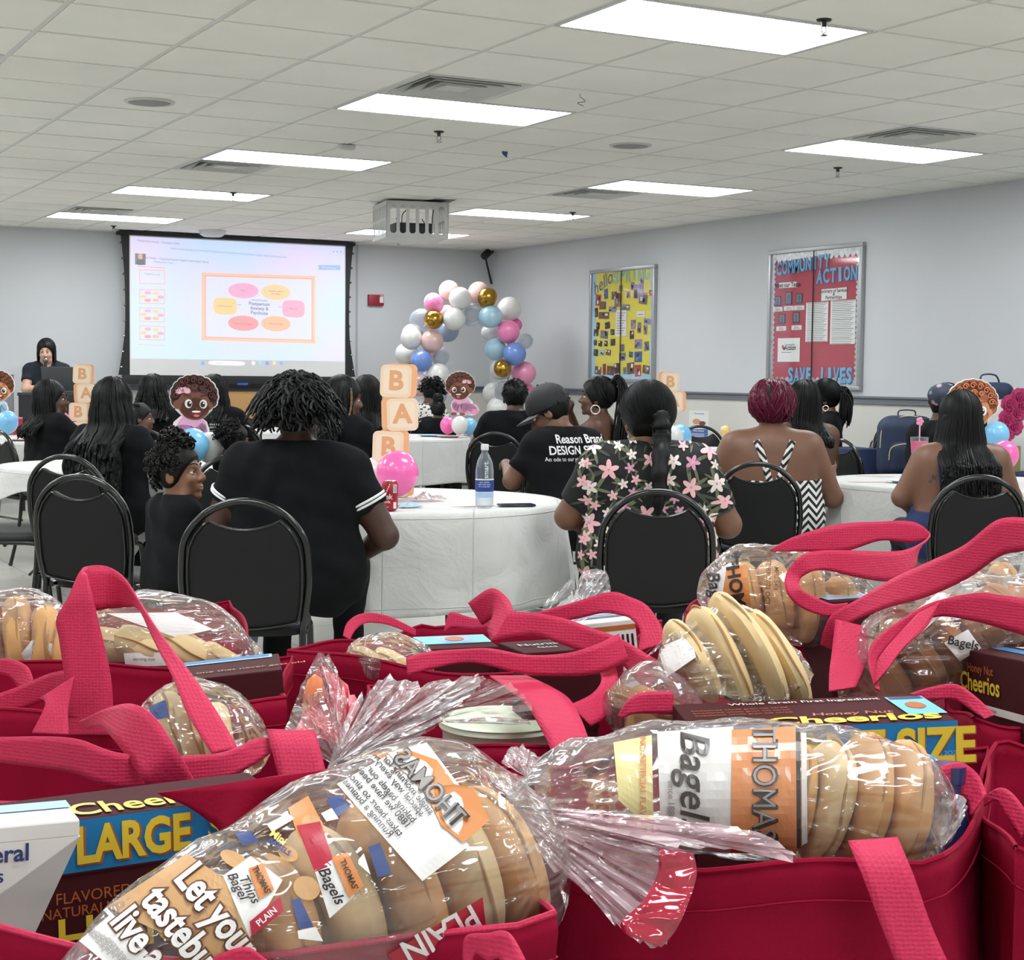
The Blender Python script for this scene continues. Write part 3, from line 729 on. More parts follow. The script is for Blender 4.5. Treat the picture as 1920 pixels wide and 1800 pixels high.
def person(label, x, D, h, skin_='deep', bulk=1., top='tee', top_m=None, hair='long', hair_m=None, head=(0, 0, 0), lean=.0, zs=.46, s=1., arms=('table', 'table'),
           hL=.45, hn=150, hr=.006, braid=0, hd=.010, sleeve=.55, stand=False, legs=None, legm=None, at=None, face=False, seed=1, extra=None, spread=1., shw=0, hby=0, hands=True, fold=1., side=0, zneck=0, hz=0, hsc=1.1, tl=.435):
    g = gp(x, D) if at is None else at
    rt = empty('person', (g[0], g[1], 0), head_rot(h), label, 'person')
    rng = np.random.default_rng(seed); hb = hd
    b = bulk; zh = zs+.09*s; sk = skin(skin_); lw = b**.5
    ln = lean
    def tp(f, w=0, dy=0): return np.array([w+side*f, -.02+ln*f+dy, zh+f*tl*s])    # point on the torso axis, f 0..1
    sw = (.165+.03*(b-1))*s+shw
    TOR = []
    for f, w, r in ((0, .085, .118), (.12, .085, .115), (.3, .065, .108), (.5, .068, .108), (.7, .082, .108), (.85, .088, .095)):
        TOR.append((tp(f, -w*b*s), tp(f, w*b*s), r*(.5+.5*b)*s, r*(.5+.5*b)*s, .72+.12*(b-1), .05))
    shz = .93
    SH = [tp(shz, -sw), tp(shz, sw)]
    TRAP = [(tp(.92, -sw*.8), tp(.92, sw*.8), .062*s*lw, .062*s*lw, 1, .05), (tp(1.0, -.035*s), tp(1.0, .035*s), .058*s*lw, .058*s*lw, 1, .06)]
    Rh = rotm(*head); nb = tp(1.06)
    hs = s*hsc
    hc = nb+np.array([0, .015*s, .055*s])+Rh@np.array([0, .018, .075])*hs+np.array([0, 0, hz])
    NECK = [(nb-np.array([0, 0, .04]), hc+Rh@np.array([0, -.022, -.06])*hs, .058*s*lw, .053*s, 1, .03)]
    ARM = []; HAND = []; SL = []
    defs = {'table': ((.235, .12, .22), (.13, .36, .27)), 'lap': ((.245, .02, .19), (.16, .24, .12)), 'down': ((.24, -.03, .17), (.25, .06, -.05)), 'lapin': ((.25, .02, .19), (.03, .25, .12)),
            'chin': ((.2, .19, .30), (.06, .22, .50)), 'mic': ((.22, .12, .26), (.05, .26, .42)), 'none': ((.235, .05, .19), (.16, .25, .2))}
    for i, sx in ((0, -1), (1, 1)):
        e, w = defs[arms[i]] if isinstance(arms[i], str) else arms[i]
        E_ = np.array([sx*e[0]*(1+.25*(b-1))+ (sw-.165)*sx, e[1]+ln*.6, zh+e[2]*s]); W_ = np.array([sx*w[0], w[1]+ln*.6, zh+w[2]*s])
        if s != 1: E_[:2] *= s; W_[:2] *= s
        ua = .050*s*b**.9; fa = .040*s*b**.7
        ARM.append((SH[i], E_, ua*1.08, fa*1.05, 1, .035)); ARM.append((E_, W_, fa, .026*s*lw, 1, .02))
        d = W_-E_; d /= np.linalg.norm(d); SL.append((SH[i], E_, ua, fa))
        side_ = np.cross(d, [0, 0, 1.]); side_ /= np.linalg.norm(side_)+1e-9
        dn = np.cross(side_, d)
        if dn[2] > 0: dn = -dn
        pe = W_+d*.085*s
        HAND.append((W_+d*.02*s, pe, .028*s, .030*s, 1, .02))
        if hands:
            for j, (o, L) in enumerate(((-.027, .058), (-.009, .068), (.009, .064), (.026, .05))):
                a0 = pe+side_*o*s; a1 = a0+d*L*.55*s+dn*.012*s; a2 = a1+d*L*.35*s+dn*.028*s
                HAND.append((a0, a1, .0095*s, .009*s, 1, .004)); HAND.append((a1, a2, .009*s, .0075*s, 1, .004))
            a0 = W_+d*.03*s+side_*(-.026*sx)*s; a1 = a0+d*.035*s-side_*.022*sx*s; a2 = a1+d*.03*s+dn*.008
            HAND.append((a0, a1, .012*s, .0105*s, 1, .008)); HAND.append((a1, a2, .0105*s, .009*s, 1, .004))
    LEG = []
    hipx = .09*s*b
    for sx in (-1, 1):
        if stand:
            K = np.array([sx*hipx, .0, .48*s]); A = np.array([sx*hipx, -.02, .07])
            LEG += [(np.array([sx*hipx, -.01, zh]), K, .085*s*b, .055*s, 1, .03), (K, A, .052*s, .036*s, 1, .02), (A+[0, 0, -.03], A+[0, .15, -.035], .036, .03, 1, .02)]
        else:
            K = np.array([sx*(hipx+.03), .40*s, zh-.02*s]); A = np.array([sx*(hipx+.02), .38*s, min(.08, zs)])
            if s < .8: A[2] = .075
            LEG += [(np.array([sx*hipx, .02, zh-.005]), K, .088*s*b, .062*s*lw, 1, .03), (K, A, .056*s*lw, .036*s, 1, .02), (A+[0, 0, -.03], A+[0, .14*s, -.038], .034*s, .028*s, 1, .02)]
    ALL = TOR+TRAP+ARM+LEG+NECK
    def fbody(P):
        d = evalp(P, TOR+TRAP, .05)
        d = smin(d, evalp(P, ARM+LEG+NECK, .025), .03)
        d = smin(d, evalp(P, HAND, .004), .008)
        m = np.linalg.norm(P-hc, axis=1) < .2*hs
        if m.any():
            q = ((P[m]-hc)@Rh)/hs; d[m] = smin(d[m], headd(q)*hs, .015)
        return d
    pts = np.array([p[i] for p in ALL+HAND for i in (0, 1)]+[hc+[0, 0, .06*s], hc-[.06, .06, 0], hc+[.06, .06, 0]])
    lo = pts.min(0)-.16*s*b; hi = pts.max(0)+.13*s*b; lo[2] = max(lo[2], -.01)
    imesh('body', fbody, lo, hi, hb, sk, rt)
    fold_ = lambda P, t: (t+fold*(.0045*np.sin(26*P[:, 2]+9*np.sin(7*P[:, 0]+seed)+6*P[:, 1])*np.sin(9*P[:, 0]+5*P[:, 2]+seed)+.002*np.sin(60*P[:, 2]+20*P[:, 0])))
    if top:
        tm = top_m or m_tee
        def ftop(P):
            T = TOR+(TRAP if top != 'tank' and top != 'strap' else [])
            d = evalp(P, T, .05)
            if top in ('tee', 'polo', 'long'):
                for (A, E_, ra, rb) in SL:
                    fr = sleeve if top != 'long' else 1.
                    B = A+(E_-A)*fr; ax = (E_-A)/np.linalg.norm(E_-A)
                    e = capsd(P, A, A+(E_-A)*(fr+.15), ra*1.12, (rb+.006 if top != 'long' else ra))
                    if top != 'long': e = np.maximum(e, (P-B)@ax)
                    d = smin(d, e, .035)
                if top == 'long':
                    for a in (ARM[1], ARM[3]): d = smin(d, capsd(P, a[0], a[1]-(a[1]-a[0])*.05, a[2]+.004, a[3]+.006), .02)
            d = d-fold_(P, .012)
            d = np.maximum(d, -(P[:, 2]-(zh-.10*s)) if not stand else -(P[:, 2]-(zh-.12)))
            if top in ('tee', 'polo', 'long'):
                q_ = P-nb-np.array([0, .02, 0]); hole = np.maximum(np.sqrt(q_[:, 0]**2+q_[:, 1]**2)-.062*s*lw, -q_[:, 2]-.07*s-.25*q_[:, 1])
                d = np.maximum(d, -hole); d = np.maximum(d, q_[:, 2]-.045*s-zneck)
            else:
                zc = tp(.50 if top == 'tank' else .30)[2]
                d = np.maximum(d, P[:, 2]-zc-1.5*np.clip(P[:, 1]-ln*.4+.03, 0, .13)-.05*np.abs(P[:, 0]))
            return d
        shirt = imesh('shirt' if top != 'tank' else 'dress_top', ftop, lo, hi, hb, tm, rt)
    else: shirt = None
    lm = legm or m_tee
    def fleg(P):
        d = evalp(P, [LEG[0], LEG[1], LEG[3], LEG[4], TOR[0]], .04)-fold_(P, .011)
        d = np.maximum(d, P[:, 2]-(zh+.06*s)); return np.maximum(d, .1*0-(P[:, 2]-.10) if s > .8 else -P[:, 2]+.02)
    if legs: imesh(legs, fleg, lo, hi, max(hb, .01), lm, rt)
    # shoes
    for i in (2, 5):
        sh = MB(); a, b2 = LEG[i][0], LEG[i][1]; L = b2-a
        sh.ball((a+b2)/2+[0, .02, .0], (.045*s, .13*s, .034*s), 16); sh.ball(a+[0, -.01, .02], (.042*s, .05*s, .045*s), 14)
        if s > .8: sh.build('shoe', m_shoe, rt)
    # face
    HM = lambda p: hc+Rh@(np.array(p, float)*hs)
    s_body = s; s = hs
    def mbR(mb, nm, m): return mb.build(nm, m, rt)
    if face:
        for sx in (-1, 1):
            e = MB(); e.ball(HM((sx*.029, .0700, .001)), .0112*s, 16, 0)
            e.ball(HM((sx*.029+.001, .0752, .001)), .0074*s, 12, 1); e.ball(HM((sx*.029+.001, .0790, .001)), .0042*s, 10, 2)
            li = MB(); li.ball(HM((sx*.029, .0698, .0075)), np.array([.0128, .0126, .0068])*s, 16, R=Rh); li.ball(HM((sx*.029, .0698, -.0085)), np.array([.0122, .0116, .0050])*s, 16, R=Rh); li.build('eyelids', sk, rt)
            e.build('eye', [mat('eye_white', 'e8e2dc', .25), mat('iris_brown', '3a2014', .25), mat('pupil', '050505', .1)], rt)
            l_ = MB(); l_.tube(smooth_path([HM((sx*(.018+.022*t), .0815-.010*t*t, .0065+.002*math.sin(pi*t))) for t in np.linspace(0, 1, 5)], 8), .0018*s, 6); l_.build('eyelash', H_BLK, rt)
            w_ = MB(); w_.tube(smooth_path([HM((sx*(.014+.034*t), .0905-.020*t*t, .028+.007*math.sin(pi*t*.8))) for t in np.linspace(0, 1, 6)], 12), np.r_[.0028, np.full(10, .0032), .0012]*s, 6, flat=.8); w_.build('eyebrow', hair_m or H_BLK, rt)
        mo = MB(); mo.ball(HM((0, .0875, -.0605)), (.020*s, .009*s, .0058*s), 14, R=Rh); mo.ball(HM((0, .0865, -.0715)), (.017*s, .009*s, .0065*s), 14, R=Rh)
        mo.build('lips', mat('lips_'+skin_, {'light': 'b56a64', 'warm': '8f524a', 'deep': '6b3c38', 'brown': '7a4642', 'mid': '8a4f49', 'dark': '55302c'}[skin_], .35), rt)
        if face == 'open': MB().ball(HM((0, .0905, -.066)), (.011*s, .005*s, .0045*s), 12, R=Rh).build('open_mouth', mat('mouth_dark', '2a0f10', .5), rt)
    # hair
    s = s_body
    hm = hair_m or H_BLK
    ec, er = np.array([0, -.014, .030]), np.array([.083, .100, .096])
    def fcap(off, tang=.9, cut=.045):
        n_ = np.array([0, math.cos(tang), -math.sin(tang)])
        def f(P):
            q = ((P-hc)@Rh)/hs; d = elld(q, ec, er+off)
            w = .003*np.sin(70*q[:, 0]+30*q[:, 2])*np.sin(60*q[:, 1])
            return np.maximum(d+w, q@n_-cut)*hs
        return f
    def cap(off=0., tang=.9, cut=.045, mm=None): imesh('hair', fcap(off, tang, cut), hc-.17*hs-off, hc+.17*hs+off, min(hb, .008), mm or hm, rt)
    def sp(th, ph, k=1.): return HM(ec+er*k*np.array([math.sin(th)*math.sin(ph), -math.sin(th)*math.cos(ph), math.cos(th)]))
    def hang(n_, L, r, amax=115, k=1.0, wob=.006, back=0., pts_=16, conv=1., br=0, Lvar=.12, zmin=None, flare=0., backy=None):
        out = []
        for i in range(n_):
            ph = math.radians(rng.uniform(-amax, amax)); t0 = math.radians(rng.uniform(4, 60)); kk = k+rng.uniform(0, .06)
            P_ = [sp(t0+(math.radians(98)-t0)*u, ph, kk) for u in np.linspace(0, 1, 6)]
            e = P_[-1]; Li = L*(1+rng.uniform(-Lvar, .02)); a1, a2 = rng.uniform(0, 6.28, 2)
            for u in np.linspace(0, 1, pts_)[1:]:
                z = e[2]-Li*u; xx = hc[0]+(e[0]-hc[0])*(1+(conv-1)*min(1, u*1.6)+flare*u)+wob*math.sin(5*u+a1)
                yt = e[1]
                byy = (ln*.0-.02-(.128*(.5+.5*b)*s)+(ln*(z-zh)/(tl*s)))-.012-back
                fz = min(1, max(0, (nb[2]+.02-z)/.1)) if backy is None else 0
                if e[1] < hc[1]+.03: yt = e[1]*(1-fz)+min(e[1]-.01, byy-rng.uniform(0, .035))*fz
                else: yt = e[1]+.01*u
                P_.append(np.array([xx, yt+wob*math.cos(4*u+a2), z]))
            out.append(smooth_path(P_, 6+pts_+6))
        return out
    if hair in ('long', 'straight', 'braids'):
        cap(.002, .62, .034)
        mb = MB(); strands(mb, hang(hn, hL, hr, amax=108 if hair != 'straight' else 112, br=0, conv=spread, back=hby, Lvar=.12 if hair != 'straight' else .05, wob=.006 if hair != 'straight' else .003), hr*s, 5, 0, braid)
        if hair == 'straight':        # dense under layer so no gaps show
            def fm(P):
                q = P-hc; w = .068*s*spread+.02*np.clip(-q[:, 2]/max(hL, .1), 0, 1)
                zc2 = np.clip(-q[:, 2], 0, hL+.05); d = np.sqrt((q[:, 0]/w)**2+((q[:, 1]+.055*s-ln*0+.35*np.clip(zc2-.1, 0, .12)+hby)/(.05*s))**2)-1
                return np.maximum(np.maximum(d*.045, -q[:, 2]-hL-.04), q[:, 2]-.03)
            imesh('hair', fm, hc+[-.2, -.3, -hL-.1], hc+[.2, .2, .06], .009, hm, rt)
        mbR(mb, 'hair', hm)
    elif hair == 'sleek':
        cap(.012, .62, .036)
        mb = MB(); out = []
        for i in range(hn):
            ph = math.radians(rng.uniform(-118, 118)); t0 = rng.uniform(.05, 1.2); te = 2.05
            out.append([sp(t0+(te-t0)*t, ph*(1-.55*max(0, t-.3)), 1.13+.03*math.sin(pi*t)+rng.uniform(-.01, .01)) for t in np.linspace(0, 1, 12)])
        strands(mb, out, .0035*s, 4); mbR(mb, 'hair', hm)
    elif hair == 'short':
        cap(.004, .75, .02)
        mb = MB(); out = []
        for i in range(hn):
            th = math.acos(rng.uniform(-.25, 1)); ph = math.radians(rng.uniform(-105, 105)); a = sp(th, ph, .98); d = (a-hc); d /= np.linalg.norm(d)
            out.append(smooth_path([a, a+d*.006+rng.normal(0, .002, 3), a+d*.009+rng.normal(0, .005, 3)], 4))
        strands(mb, out, .003*s, 4); mbR(mb, 'hair', hm)
    elif hair in ('puff', 'curly', 'updo'):
        cap(.004 if hair != 'updo' else .012, .62, .034)
        mb = MB(); out = []
        for i in range(hn):
            if hair == 'puff':
                th = math.acos(rng.uniform(-.35, 1)); ph = rng.uniform(-2.3, 2.3)
                L = rng.uniform(.05, .105)*(1.1 if th < 1.3 else .8); a = sp(th, ph, .97); d = np.array([math.sin(th)*math.sin(ph)*1.0+rng.normal(0, .3), -math.sin(th)*math.cos(ph), .35+math.cos(th)*.6+rng.normal(0, .25)])
            elif hair == 'curly':
                th = math.acos(rng.uniform(-.1, 1)); ph = rng.uniform(-2., 2.)
                L = rng.uniform(.03, .07); a = sp(th, ph, .97); d = np.array([math.sin(th)*math.sin(ph), -math.sin(th)*math.cos(ph), math.cos(th)*.8])
            else:
                th = math.acos(rng.uniform(-.3, 1)); ph = rng.uniform(-2.1, 2.1)
                L = .05; a = sp(th, ph, 1.02); d = np.array([rng.normal()*.6, .2, rng.normal()*.6])
            d = d/np.linalg.norm(d); u = np.cross(d, rng.normal(size=3)); u /= np.linalg.norm(u); w = np.cross(d, u); P_ = []
            cr = .010*s if hair != 'updo' else .006; tw = rng.uniform(1.2, 2.6); gr = np.array([0, 0, -(.95 if hair == 'puff' else .1)*L])
            for t in np.linspace(0, 1, 14): P_.append(a+d*L*s*t+gr*t*t+cr*t**.5*(math.cos(tw*6.28*t)*u+math.sin(tw*6.28*t)*w))
            out.append(P_)
        strands(mb, out, hr*s, 5, 0, braid); mbR(mb, 'hair', hm)
    info = dict(root=rt, hc=hc, Rh=Rh, HM=HM, shirt=shirt, tp=tp, nb=nb, SL=SL, zh=zh, s=s, rng=rng, hm=hm, sp=sp, hang=hang, g=g, W=[ARM[1][1], ARM[3][1]], HAND=HAND, cap=cap, sw=sw, ARM=ARM, hb=hb)
    if extra: extra(info)
    return info
def bvh_of(o):
    me = o.data; return BVHTree.FromPolygons([v.co[:] for v in me.vertices], [tuple(p.vertices) for p in me.polygons])
def addmesh(o, mb, mats):
    """append geometry of mb to object o (same part), with extra materials"""
    me = o.data; v = [x.co[:] for x in me.vertices]; f = [tuple(p.vertices) for p in me.polygons]; n0 = len(v); k = len(me.materials)
    V = np.vstack(mb.v); me2 = bpy.data.meshes.new(me.name); me2.from_pydata(v+V.tolist(), [], f+[tuple(i+n0 for i in q) for q in mb.f])
    for m in list(me.materials)+mats: me2.materials.append(m)
    me2.polygons.foreach_set('material_index', [0]*len(f)+[k+i for i in mb.m]); me2.shade_smooth(); me2.update(); o.data = me2
def glasses(I, c='2a2422'):
    mb = MB(); HM = I['HM']
    for sx in (-1, 1):
        mb.tube([HM((sx*.031+.022*math.cos(a), .103, .0+.018*math.sin(a))) for a in np.linspace(0, 2*pi, 20)], .0016, 6)
        mb.tube([HM((sx*.053, .101, .006)), HM((sx*.075, .06, .006)), HM((sx*.082, -.02, .004))], .0018, 6)
    mb.tube([HM((-.009, .104, .002)), HM((.009, .104, .002))], .0015, 6); mb.build('glasses', mat('glasses_frame', c, .3), I['root'])
def hoop(I, sx, r=.028, c='e8e2d8'):
    p = I['HM']((sx*.086, -.008, -.045)); a = np.linspace(0, 2*pi, 25); R = I['Rh']
    MB().tube([p+R@np.array([0, r*math.sin(t), -r+r*math.cos(t)]) for t in a], .0045, 8, cap=False).build('earring', mat('earring_'+c, c, .25, .4), I['root'])
# --- 1 woman in the black polo
def x_polo(I):
    for (A, E_, ra, rb) in I['SL']:
        out = MB()
        ax = (E_-A)/np.linalg.norm(E_-A); u = np.cross(ax, [0, 1, 0]); u /= np.linalg.norm(u); w = np.cross(ax, u)
        for k, f in enumerate((.50, .545)):
            c_ = A+(E_-A)*(f-.02); r_ = (ra*1.12+(rb+.006-ra*1.12)*f/.7)+.0165
            out.tube([c_+r_*(math.cos(t)*u+math.sin(t)*w) for t in np.linspace(0, 2*pi, 30)], .005, 6, k and 0, cap=False)
        out.build('sleeve_stripe', mat('white_knit', 'e6e6e6', .8), I['root'])
    nb = I['nb']; col_ = MB(); V = []; F = []; n_ = 32
    for k, (r_, dz) in enumerate(((.062, .035), (.066, .045), (.085, .022), (.108, -.012), (.106, -.018))):
        for i in range(n_+1):
            a = math.radians(-255+330*i/n_)
            V.append((r_*1.12*math.cos(a), r_*math.sin(a)*.95-.005, nb[2]+dz-.012-.015*math.sin(a)))
    for k in range(4):
        for i in range(n_): F.append((k*(n_+1)+i, k*(n_+1)+i+1, (k+1)*(n_+1)+i+1, (k+1)*(n_+1)+i))
    o = MB().add(V, F).build('collar', m_tee, I['root']); s_ = o.modifiers.new('t', 'SOLIDIFY'); s_.thickness = .004
P1 = person('woman in a black polo with white striped sleeves and big curly hair, seen from behind', 556, 5.95, 2, 'deep', 1.32, 'polo', hair='puff', hn=950, hr=.0048, hd=.0085, head=(6, 0, 0), arms=('lap', ((.28, -.0, .15), (.19, .17, .04))),
            sleeve=.56, legs='skirt', extra=x_polo, braid=.25, seed=4, shw=.02)
# --- 2 child
def x_girl(I):
    mb = MB(); rng = I['rng']; out = []
    for c_, R_, n_ in (((-.02, -.03, .135), .055, 170), ((.0, .04, .125), .035, 60)):
        c0 = I['HM'](c_)
        for i in range(n_):
            d = rng.normal(size=3); d /= np.linalg.norm(d); u = np.cross(d, rng.normal(size=3)); u /= np.linalg.norm(u); w = np.cross(d, u)
            out.append([c0+d*(.2+.8*t)*R_*1.1+.010*(math.cos(9*t)*u+math.sin(9*t)*w) for t in np.linspace(0, 1, 12)])
    for i in range(60):      # loose curls at the back and down to the neck
        ph = rng.uniform(-1.2, 1.2); th = rng.uniform(1.2, 2.1); a = I['sp'](th, ph, 1.0)
        out.append([a+np.array([.010*math.cos(8*t), .010*math.sin(8*t)-.01*t, -.05*t]) for t in np.linspace(0, 1, 12)])
    strands(mb, out, .0042, 5, 0, .3); mb.build('hair_puff', I['hm'], I['root'])
girl = person('small girl with curly puffed hair turning to the right, black tee and jeans', 322, 6.1, 55, 'warm', 1.0, 'tee', hair='curly', hn=330, hr=.0034, hd=.0065, head=(50, -6, 0), s=.70, zs=.42, hsc=1.32, arms=('table', 'lap'), face=True,
              sleeve=.8, legs='jeans', legm=m_jean, extra=x_girl, hair_m=H_BRN, lean=.03, seed=7, fold=1.3)
# --- 3 woman in the flowered shirt
m_floral = mat('floral_shirt_black', '0b0a0d', .75, bump=.2, bscale=40, bdist=.003)
def x_floral(I):
    o = I['shirt']; bv = bvh_of(o); mb = MB(); rng = np.random.default_rng(12); zh = I['zh']
    mats_ = [mat('flower_pink', 'f0b9bd', .7), mat('flower_cream', 'f1e2da', .7), mat('flower_mauve', 'd394b4', .7), mat('leaf_green', '6c7358', .7), mat('leaf_dark', '3e4636', .7), mat('flower_heart', 'e8c879', .7)]
    def flower(cx, cz, r, view, mi, n_=5):
        a = view; N = np.array([math.sin(a), -math.cos(a), 0]); U = np.array([math.cos(a), math.sin(a), 0]); c = np.array([cx, 0, cz])
        if abs(a) > .01: c = np.array([cx, -.02, cz])
        r0 = rng.uniform(0, 6.28)
        for k in range(rng.integers(3, 6)):
            t = r0+.6+k*rng.uniform(.7, 1.3); L = r*rng.uniform(1.5, 2.6)
            p = ell2(L*.62*math.cos(t), L*.62*math.sin(t), L*.5, r*.19, t, 12)
            V = [(L*.62*math.cos(t), L*.62*math.sin(t))]+p; F = [(0, i+1, (i+1) % 12+1) for i in range(12)]
            decal(mb, bv, V, F, c, U, (0, 0, 1), N, 3 if k % 3 else 4, .0022)
        for k in range(n_):
            t = r0+k*6.283/n_; p = ell2(r*.5*math.cos(t), r*.5*math.sin(t), r*.52, r*.25, t, 12)
            V = [(r*.5*math.cos(t), r*.5*math.sin(t))]+p; F = [(0, i+1, (i+1) % 12+1) for i in range(12)]
            decal(mb, bv, V, F, c, U, (0, 0, 1), N, mi, .0034)
        decal(mb, bv, [(0, 0)]+ell2(0, 0, r*.13, r*.13, 0, 8), [(0, i+1, (i+1) % 8+1) for i in range(8)], c, U, (0, 0, 1), N, 2 if mi != 2 else 5, .0046)
    pos = []
    for i in range(2600):
        cx, cz = rng.uniform(-.27, .27), zh+rng.uniform(-.08, .50); r = rng.choice([.022, .032, .042], p=[.45, .3, .25])
        if all((cx-a)**2+(cz-b_)**2 > (1.12*(r+c_))**2 for a, b_, c_, _ in pos): pos.append((cx, cz, r, 0))
        if len(pos) > 70: break
    for cx, cz, r, a in pos: flower(cx, cz, r, 0, int(rng.choice([0, 0, 1, 2])))
    for sgn in (-1, 1):
        for i in range(6):
            cz = zh+.02+.075*i; r = rng.choice([.022, .03]); flower(rng.uniform(-.05, .05), cz, r, sgn*1.35, int(rng.choice([0, 1])))
    addmesh(o, mb, mats_)
    # braided ponytail hanging down the back
    HM = I['HM']; a = HM((.01, -.10, .0)); P_ = [HM((0, -.085, .03)), a+[0, -.02, -.01], a+[.005, -.03, -.08], [.02, -.20, I['nb'][2]-.06], [.02, -.205, I['nb'][2]-.16], [.015, -.20, I['nb'][2]-.24]]
    P_ = smooth_path(P_, 60); k = np.arange(60); r_ = np.interp(k, [0, 12, 45, 59], [.035, .038, .026, .008])*(1+.12*np.sin(k*.9))
    m2 = MB(); m2.tube(P_, r_, 12)
    for j in range(60):
        ph = I['rng'].uniform(0, 6.28); q = []
        for kk in range(0, 60, 3):
            q.append(P_[kk]+r_[kk]*1.02*np.array([math.cos(ph+kk*.05), .6*math.sin(ph+kk*.05), 0])+I['rng'].normal(0, .0015, 3))
        m2.tube(q, .003, 4, cap=False)
    m2.build('ponytail', I['hm'], I['root']); glasses(I)
P3 = person('woman in a black shirt with pink flowers and a low ponytail, seen from behind', 1218, 6.62, -3, 'mid', 1.5, 'polo', m_floral, hair='sleek', tl=.41, hsc=1.17, hn=420, hd=.0085, head=(-14, 4, 0), arms=(((.26, .02, .17), (.10, .24, .08)), ((.27, .0, .14), (.2, .2, .1))),
            sleeve=.72, legs='trousers', legm=m_dkjean, extra=x_floral, seed=9, shw=.02, fold=.7, face=True, zneck=.012)
# --- 4 man with the cap
def x_cap(I):
    HM, Rh = I['HM'], I['Rh']; m_ = mat('cap_black', '191a1c', .7, bump=.2, bscale=200)
    def f(P):
        q = ((P-I['hc'])@Rh); q = q/1.1; d = elld(q, (0, -.012, .040), (.094, .112, .098)); return np.maximum(d, -(q[:, 2]-.010-.10*q[:, 1]))
    imesh('cap', f, I['hc']-.17, I['hc']+.17, .005, m_, I['root'])
    V = []; F = []; n_ = 20
    for j in range(5):
        for i in range(n_+1):
            a = math.radians(20+140*i/n_); r_ = .085+.075*j/4*(math.sin(a)**.6); V.append(HM((r_*math.cos(a)*.98, .0+r_*math.sin(a)*1.08, .026-.010*j/4-.02*abs(math.cos(a))**2)))
    for j in range(4):
        for i in range(n_): F.append((j*(n_+1)+i, j*(n_+1)+i+1, (j+1)*(n_+1)+i+1, (j+1)*(n_+1)+i))
    o = MB().add(V, F).build('cap_brim', mat('cap_brim_grey', '55575b', .7), I['root']); s_ = o.modifiers.new('t', 'SOLIDIFY'); s_.thickness = .003
    MB().ball(HM((0, -.012, .138)), .008, 10).build('cap_button', m_, I['root'])
    mb = MB(); mb.tube([HM((.035*math.cos(t), -.118+.0*t, .035+.03*math.sin(t))) for t in np.linspace(0, pi, 10)], .004, 6); mb.build('cap_strap_arch', mat('cap_arch', '2d2e30', .6), I['root'])
    # print on the back of the shirt
    o = I['shirt']; bv = bvh_of(o); mb = MB(); N = np.array([0, -1, .0]); zt_ = I['tp'](.93)[2]
    U = np.array([1, 0, 0]); V_ = np.array([0, 0, 1])
    for (s_, dz, sz, bo) in (('Reason Brand', 0, .062, .022), ('DESIGN STUDIO', -.058, .062, .022), ('An ode to our youth, a nod to the future', -.102, .030, .004)):
        v, f = text2d(s_, sz, bo); decal(mb, bv, v*[.92, 1], f, (0.045, 0, zt_+dz+.035), U, V_, N, 0, .002)
    addmesh(o, mb, [mat('white_shirt_print', 'e8e8e8', .6)])
man_cap = person('man in a black cap bowing his head, black shirt with white lettering', 1078, 8.35, -33, 'mid', 1.22, 'tee', hair='short', hn=400, hd=.0085, head=(-42, 30, 0), arms=('table', 'lap'), extra=x_cap, lean=.13, seed=3, sleeve=.62, legs='trousers', face=True, zs=.44)
# --- 5 burgundy hair, zebra dress
m_zeb = mat('zebra_dress', 'e4e2dd', .7)
n, l, b = nodes(m_zeb); tc = n.new('ShaderNodeTexCoord'); sx_ = n.new('ShaderNodeSeparateXYZ'); l.new(tc.outputs['Object'], sx_.inputs[0])
def mth(n, l, op, a, b_=None, c_=None):
    k = n.new('ShaderNodeMath'); k.operation = op
    for i, v in enumerate((a, b_, c_)):
        if v is None: continue
        if isinstance(v, (int, float)): k.inputs[i].default_value = v
        else: l.new(v, k.inputs[i])
    return k.outputs[0]
zz = mth(n, l, 'PINGPONG', sx_.outputs[0], .045); s_ = mth(n, l, 'SINE', mth(n, l, 'MULTIPLY', mth(n, l, 'ADD', sx_.outputs[2], mth(n, l, 'MULTIPLY', zz, 1.1)), 150.)); th = mth(n, l, 'GREATER_THAN', s_, .0)
mx = n.new('ShaderNodeMix'); mx.data_type = 'RGBA'; l.new(th, mx.inputs[0]); mx.inputs[6].default_value = lin('e6e4e0'); mx.inputs[7].default_value = lin('15151a'); l.new(mx.outputs[2], b.inputs['Base Color'])
def straps(I, pts, w, m, nm='strap'):
    """ribbons lying on the back, following the body surface"""
    body = [o for o in bpy.data.objects if o.parent == I['root'] and o.name.startswith('body')][0]; bv = bvh_of(body)
    for line in pts:
        P_ = []
        L = smooth_path([(a[0], 0, a[1]) for a in line], 20); V = []; F = []
        for i, p in enumerate(L):
            t = L[min(i+1, 19)]-L[max(i-1, 0)]; t /= np.linalg.norm(t); sd = np.array([t[2], 0, -t[0]])*w/2
            for q in (p-sd, p+sd):
                h_ = bv.ray_cast(Vector((q[0], -.6, q[2])), Vector((0, 1, 0)), 1.)
                V.append(np.array(h_[0])+[0, -.004, 0] if h_[0] is not None else q+[0, -.13, 0])
        for i in range(19): F.append((2*i, 2*i+1, 2*i+3, 2*i+2))
        o = MB().add(V, F).build(nm, m, I['root']); s_ = o.modifiers.new('t', 'SOLIDIFY'); s_.thickness = .003
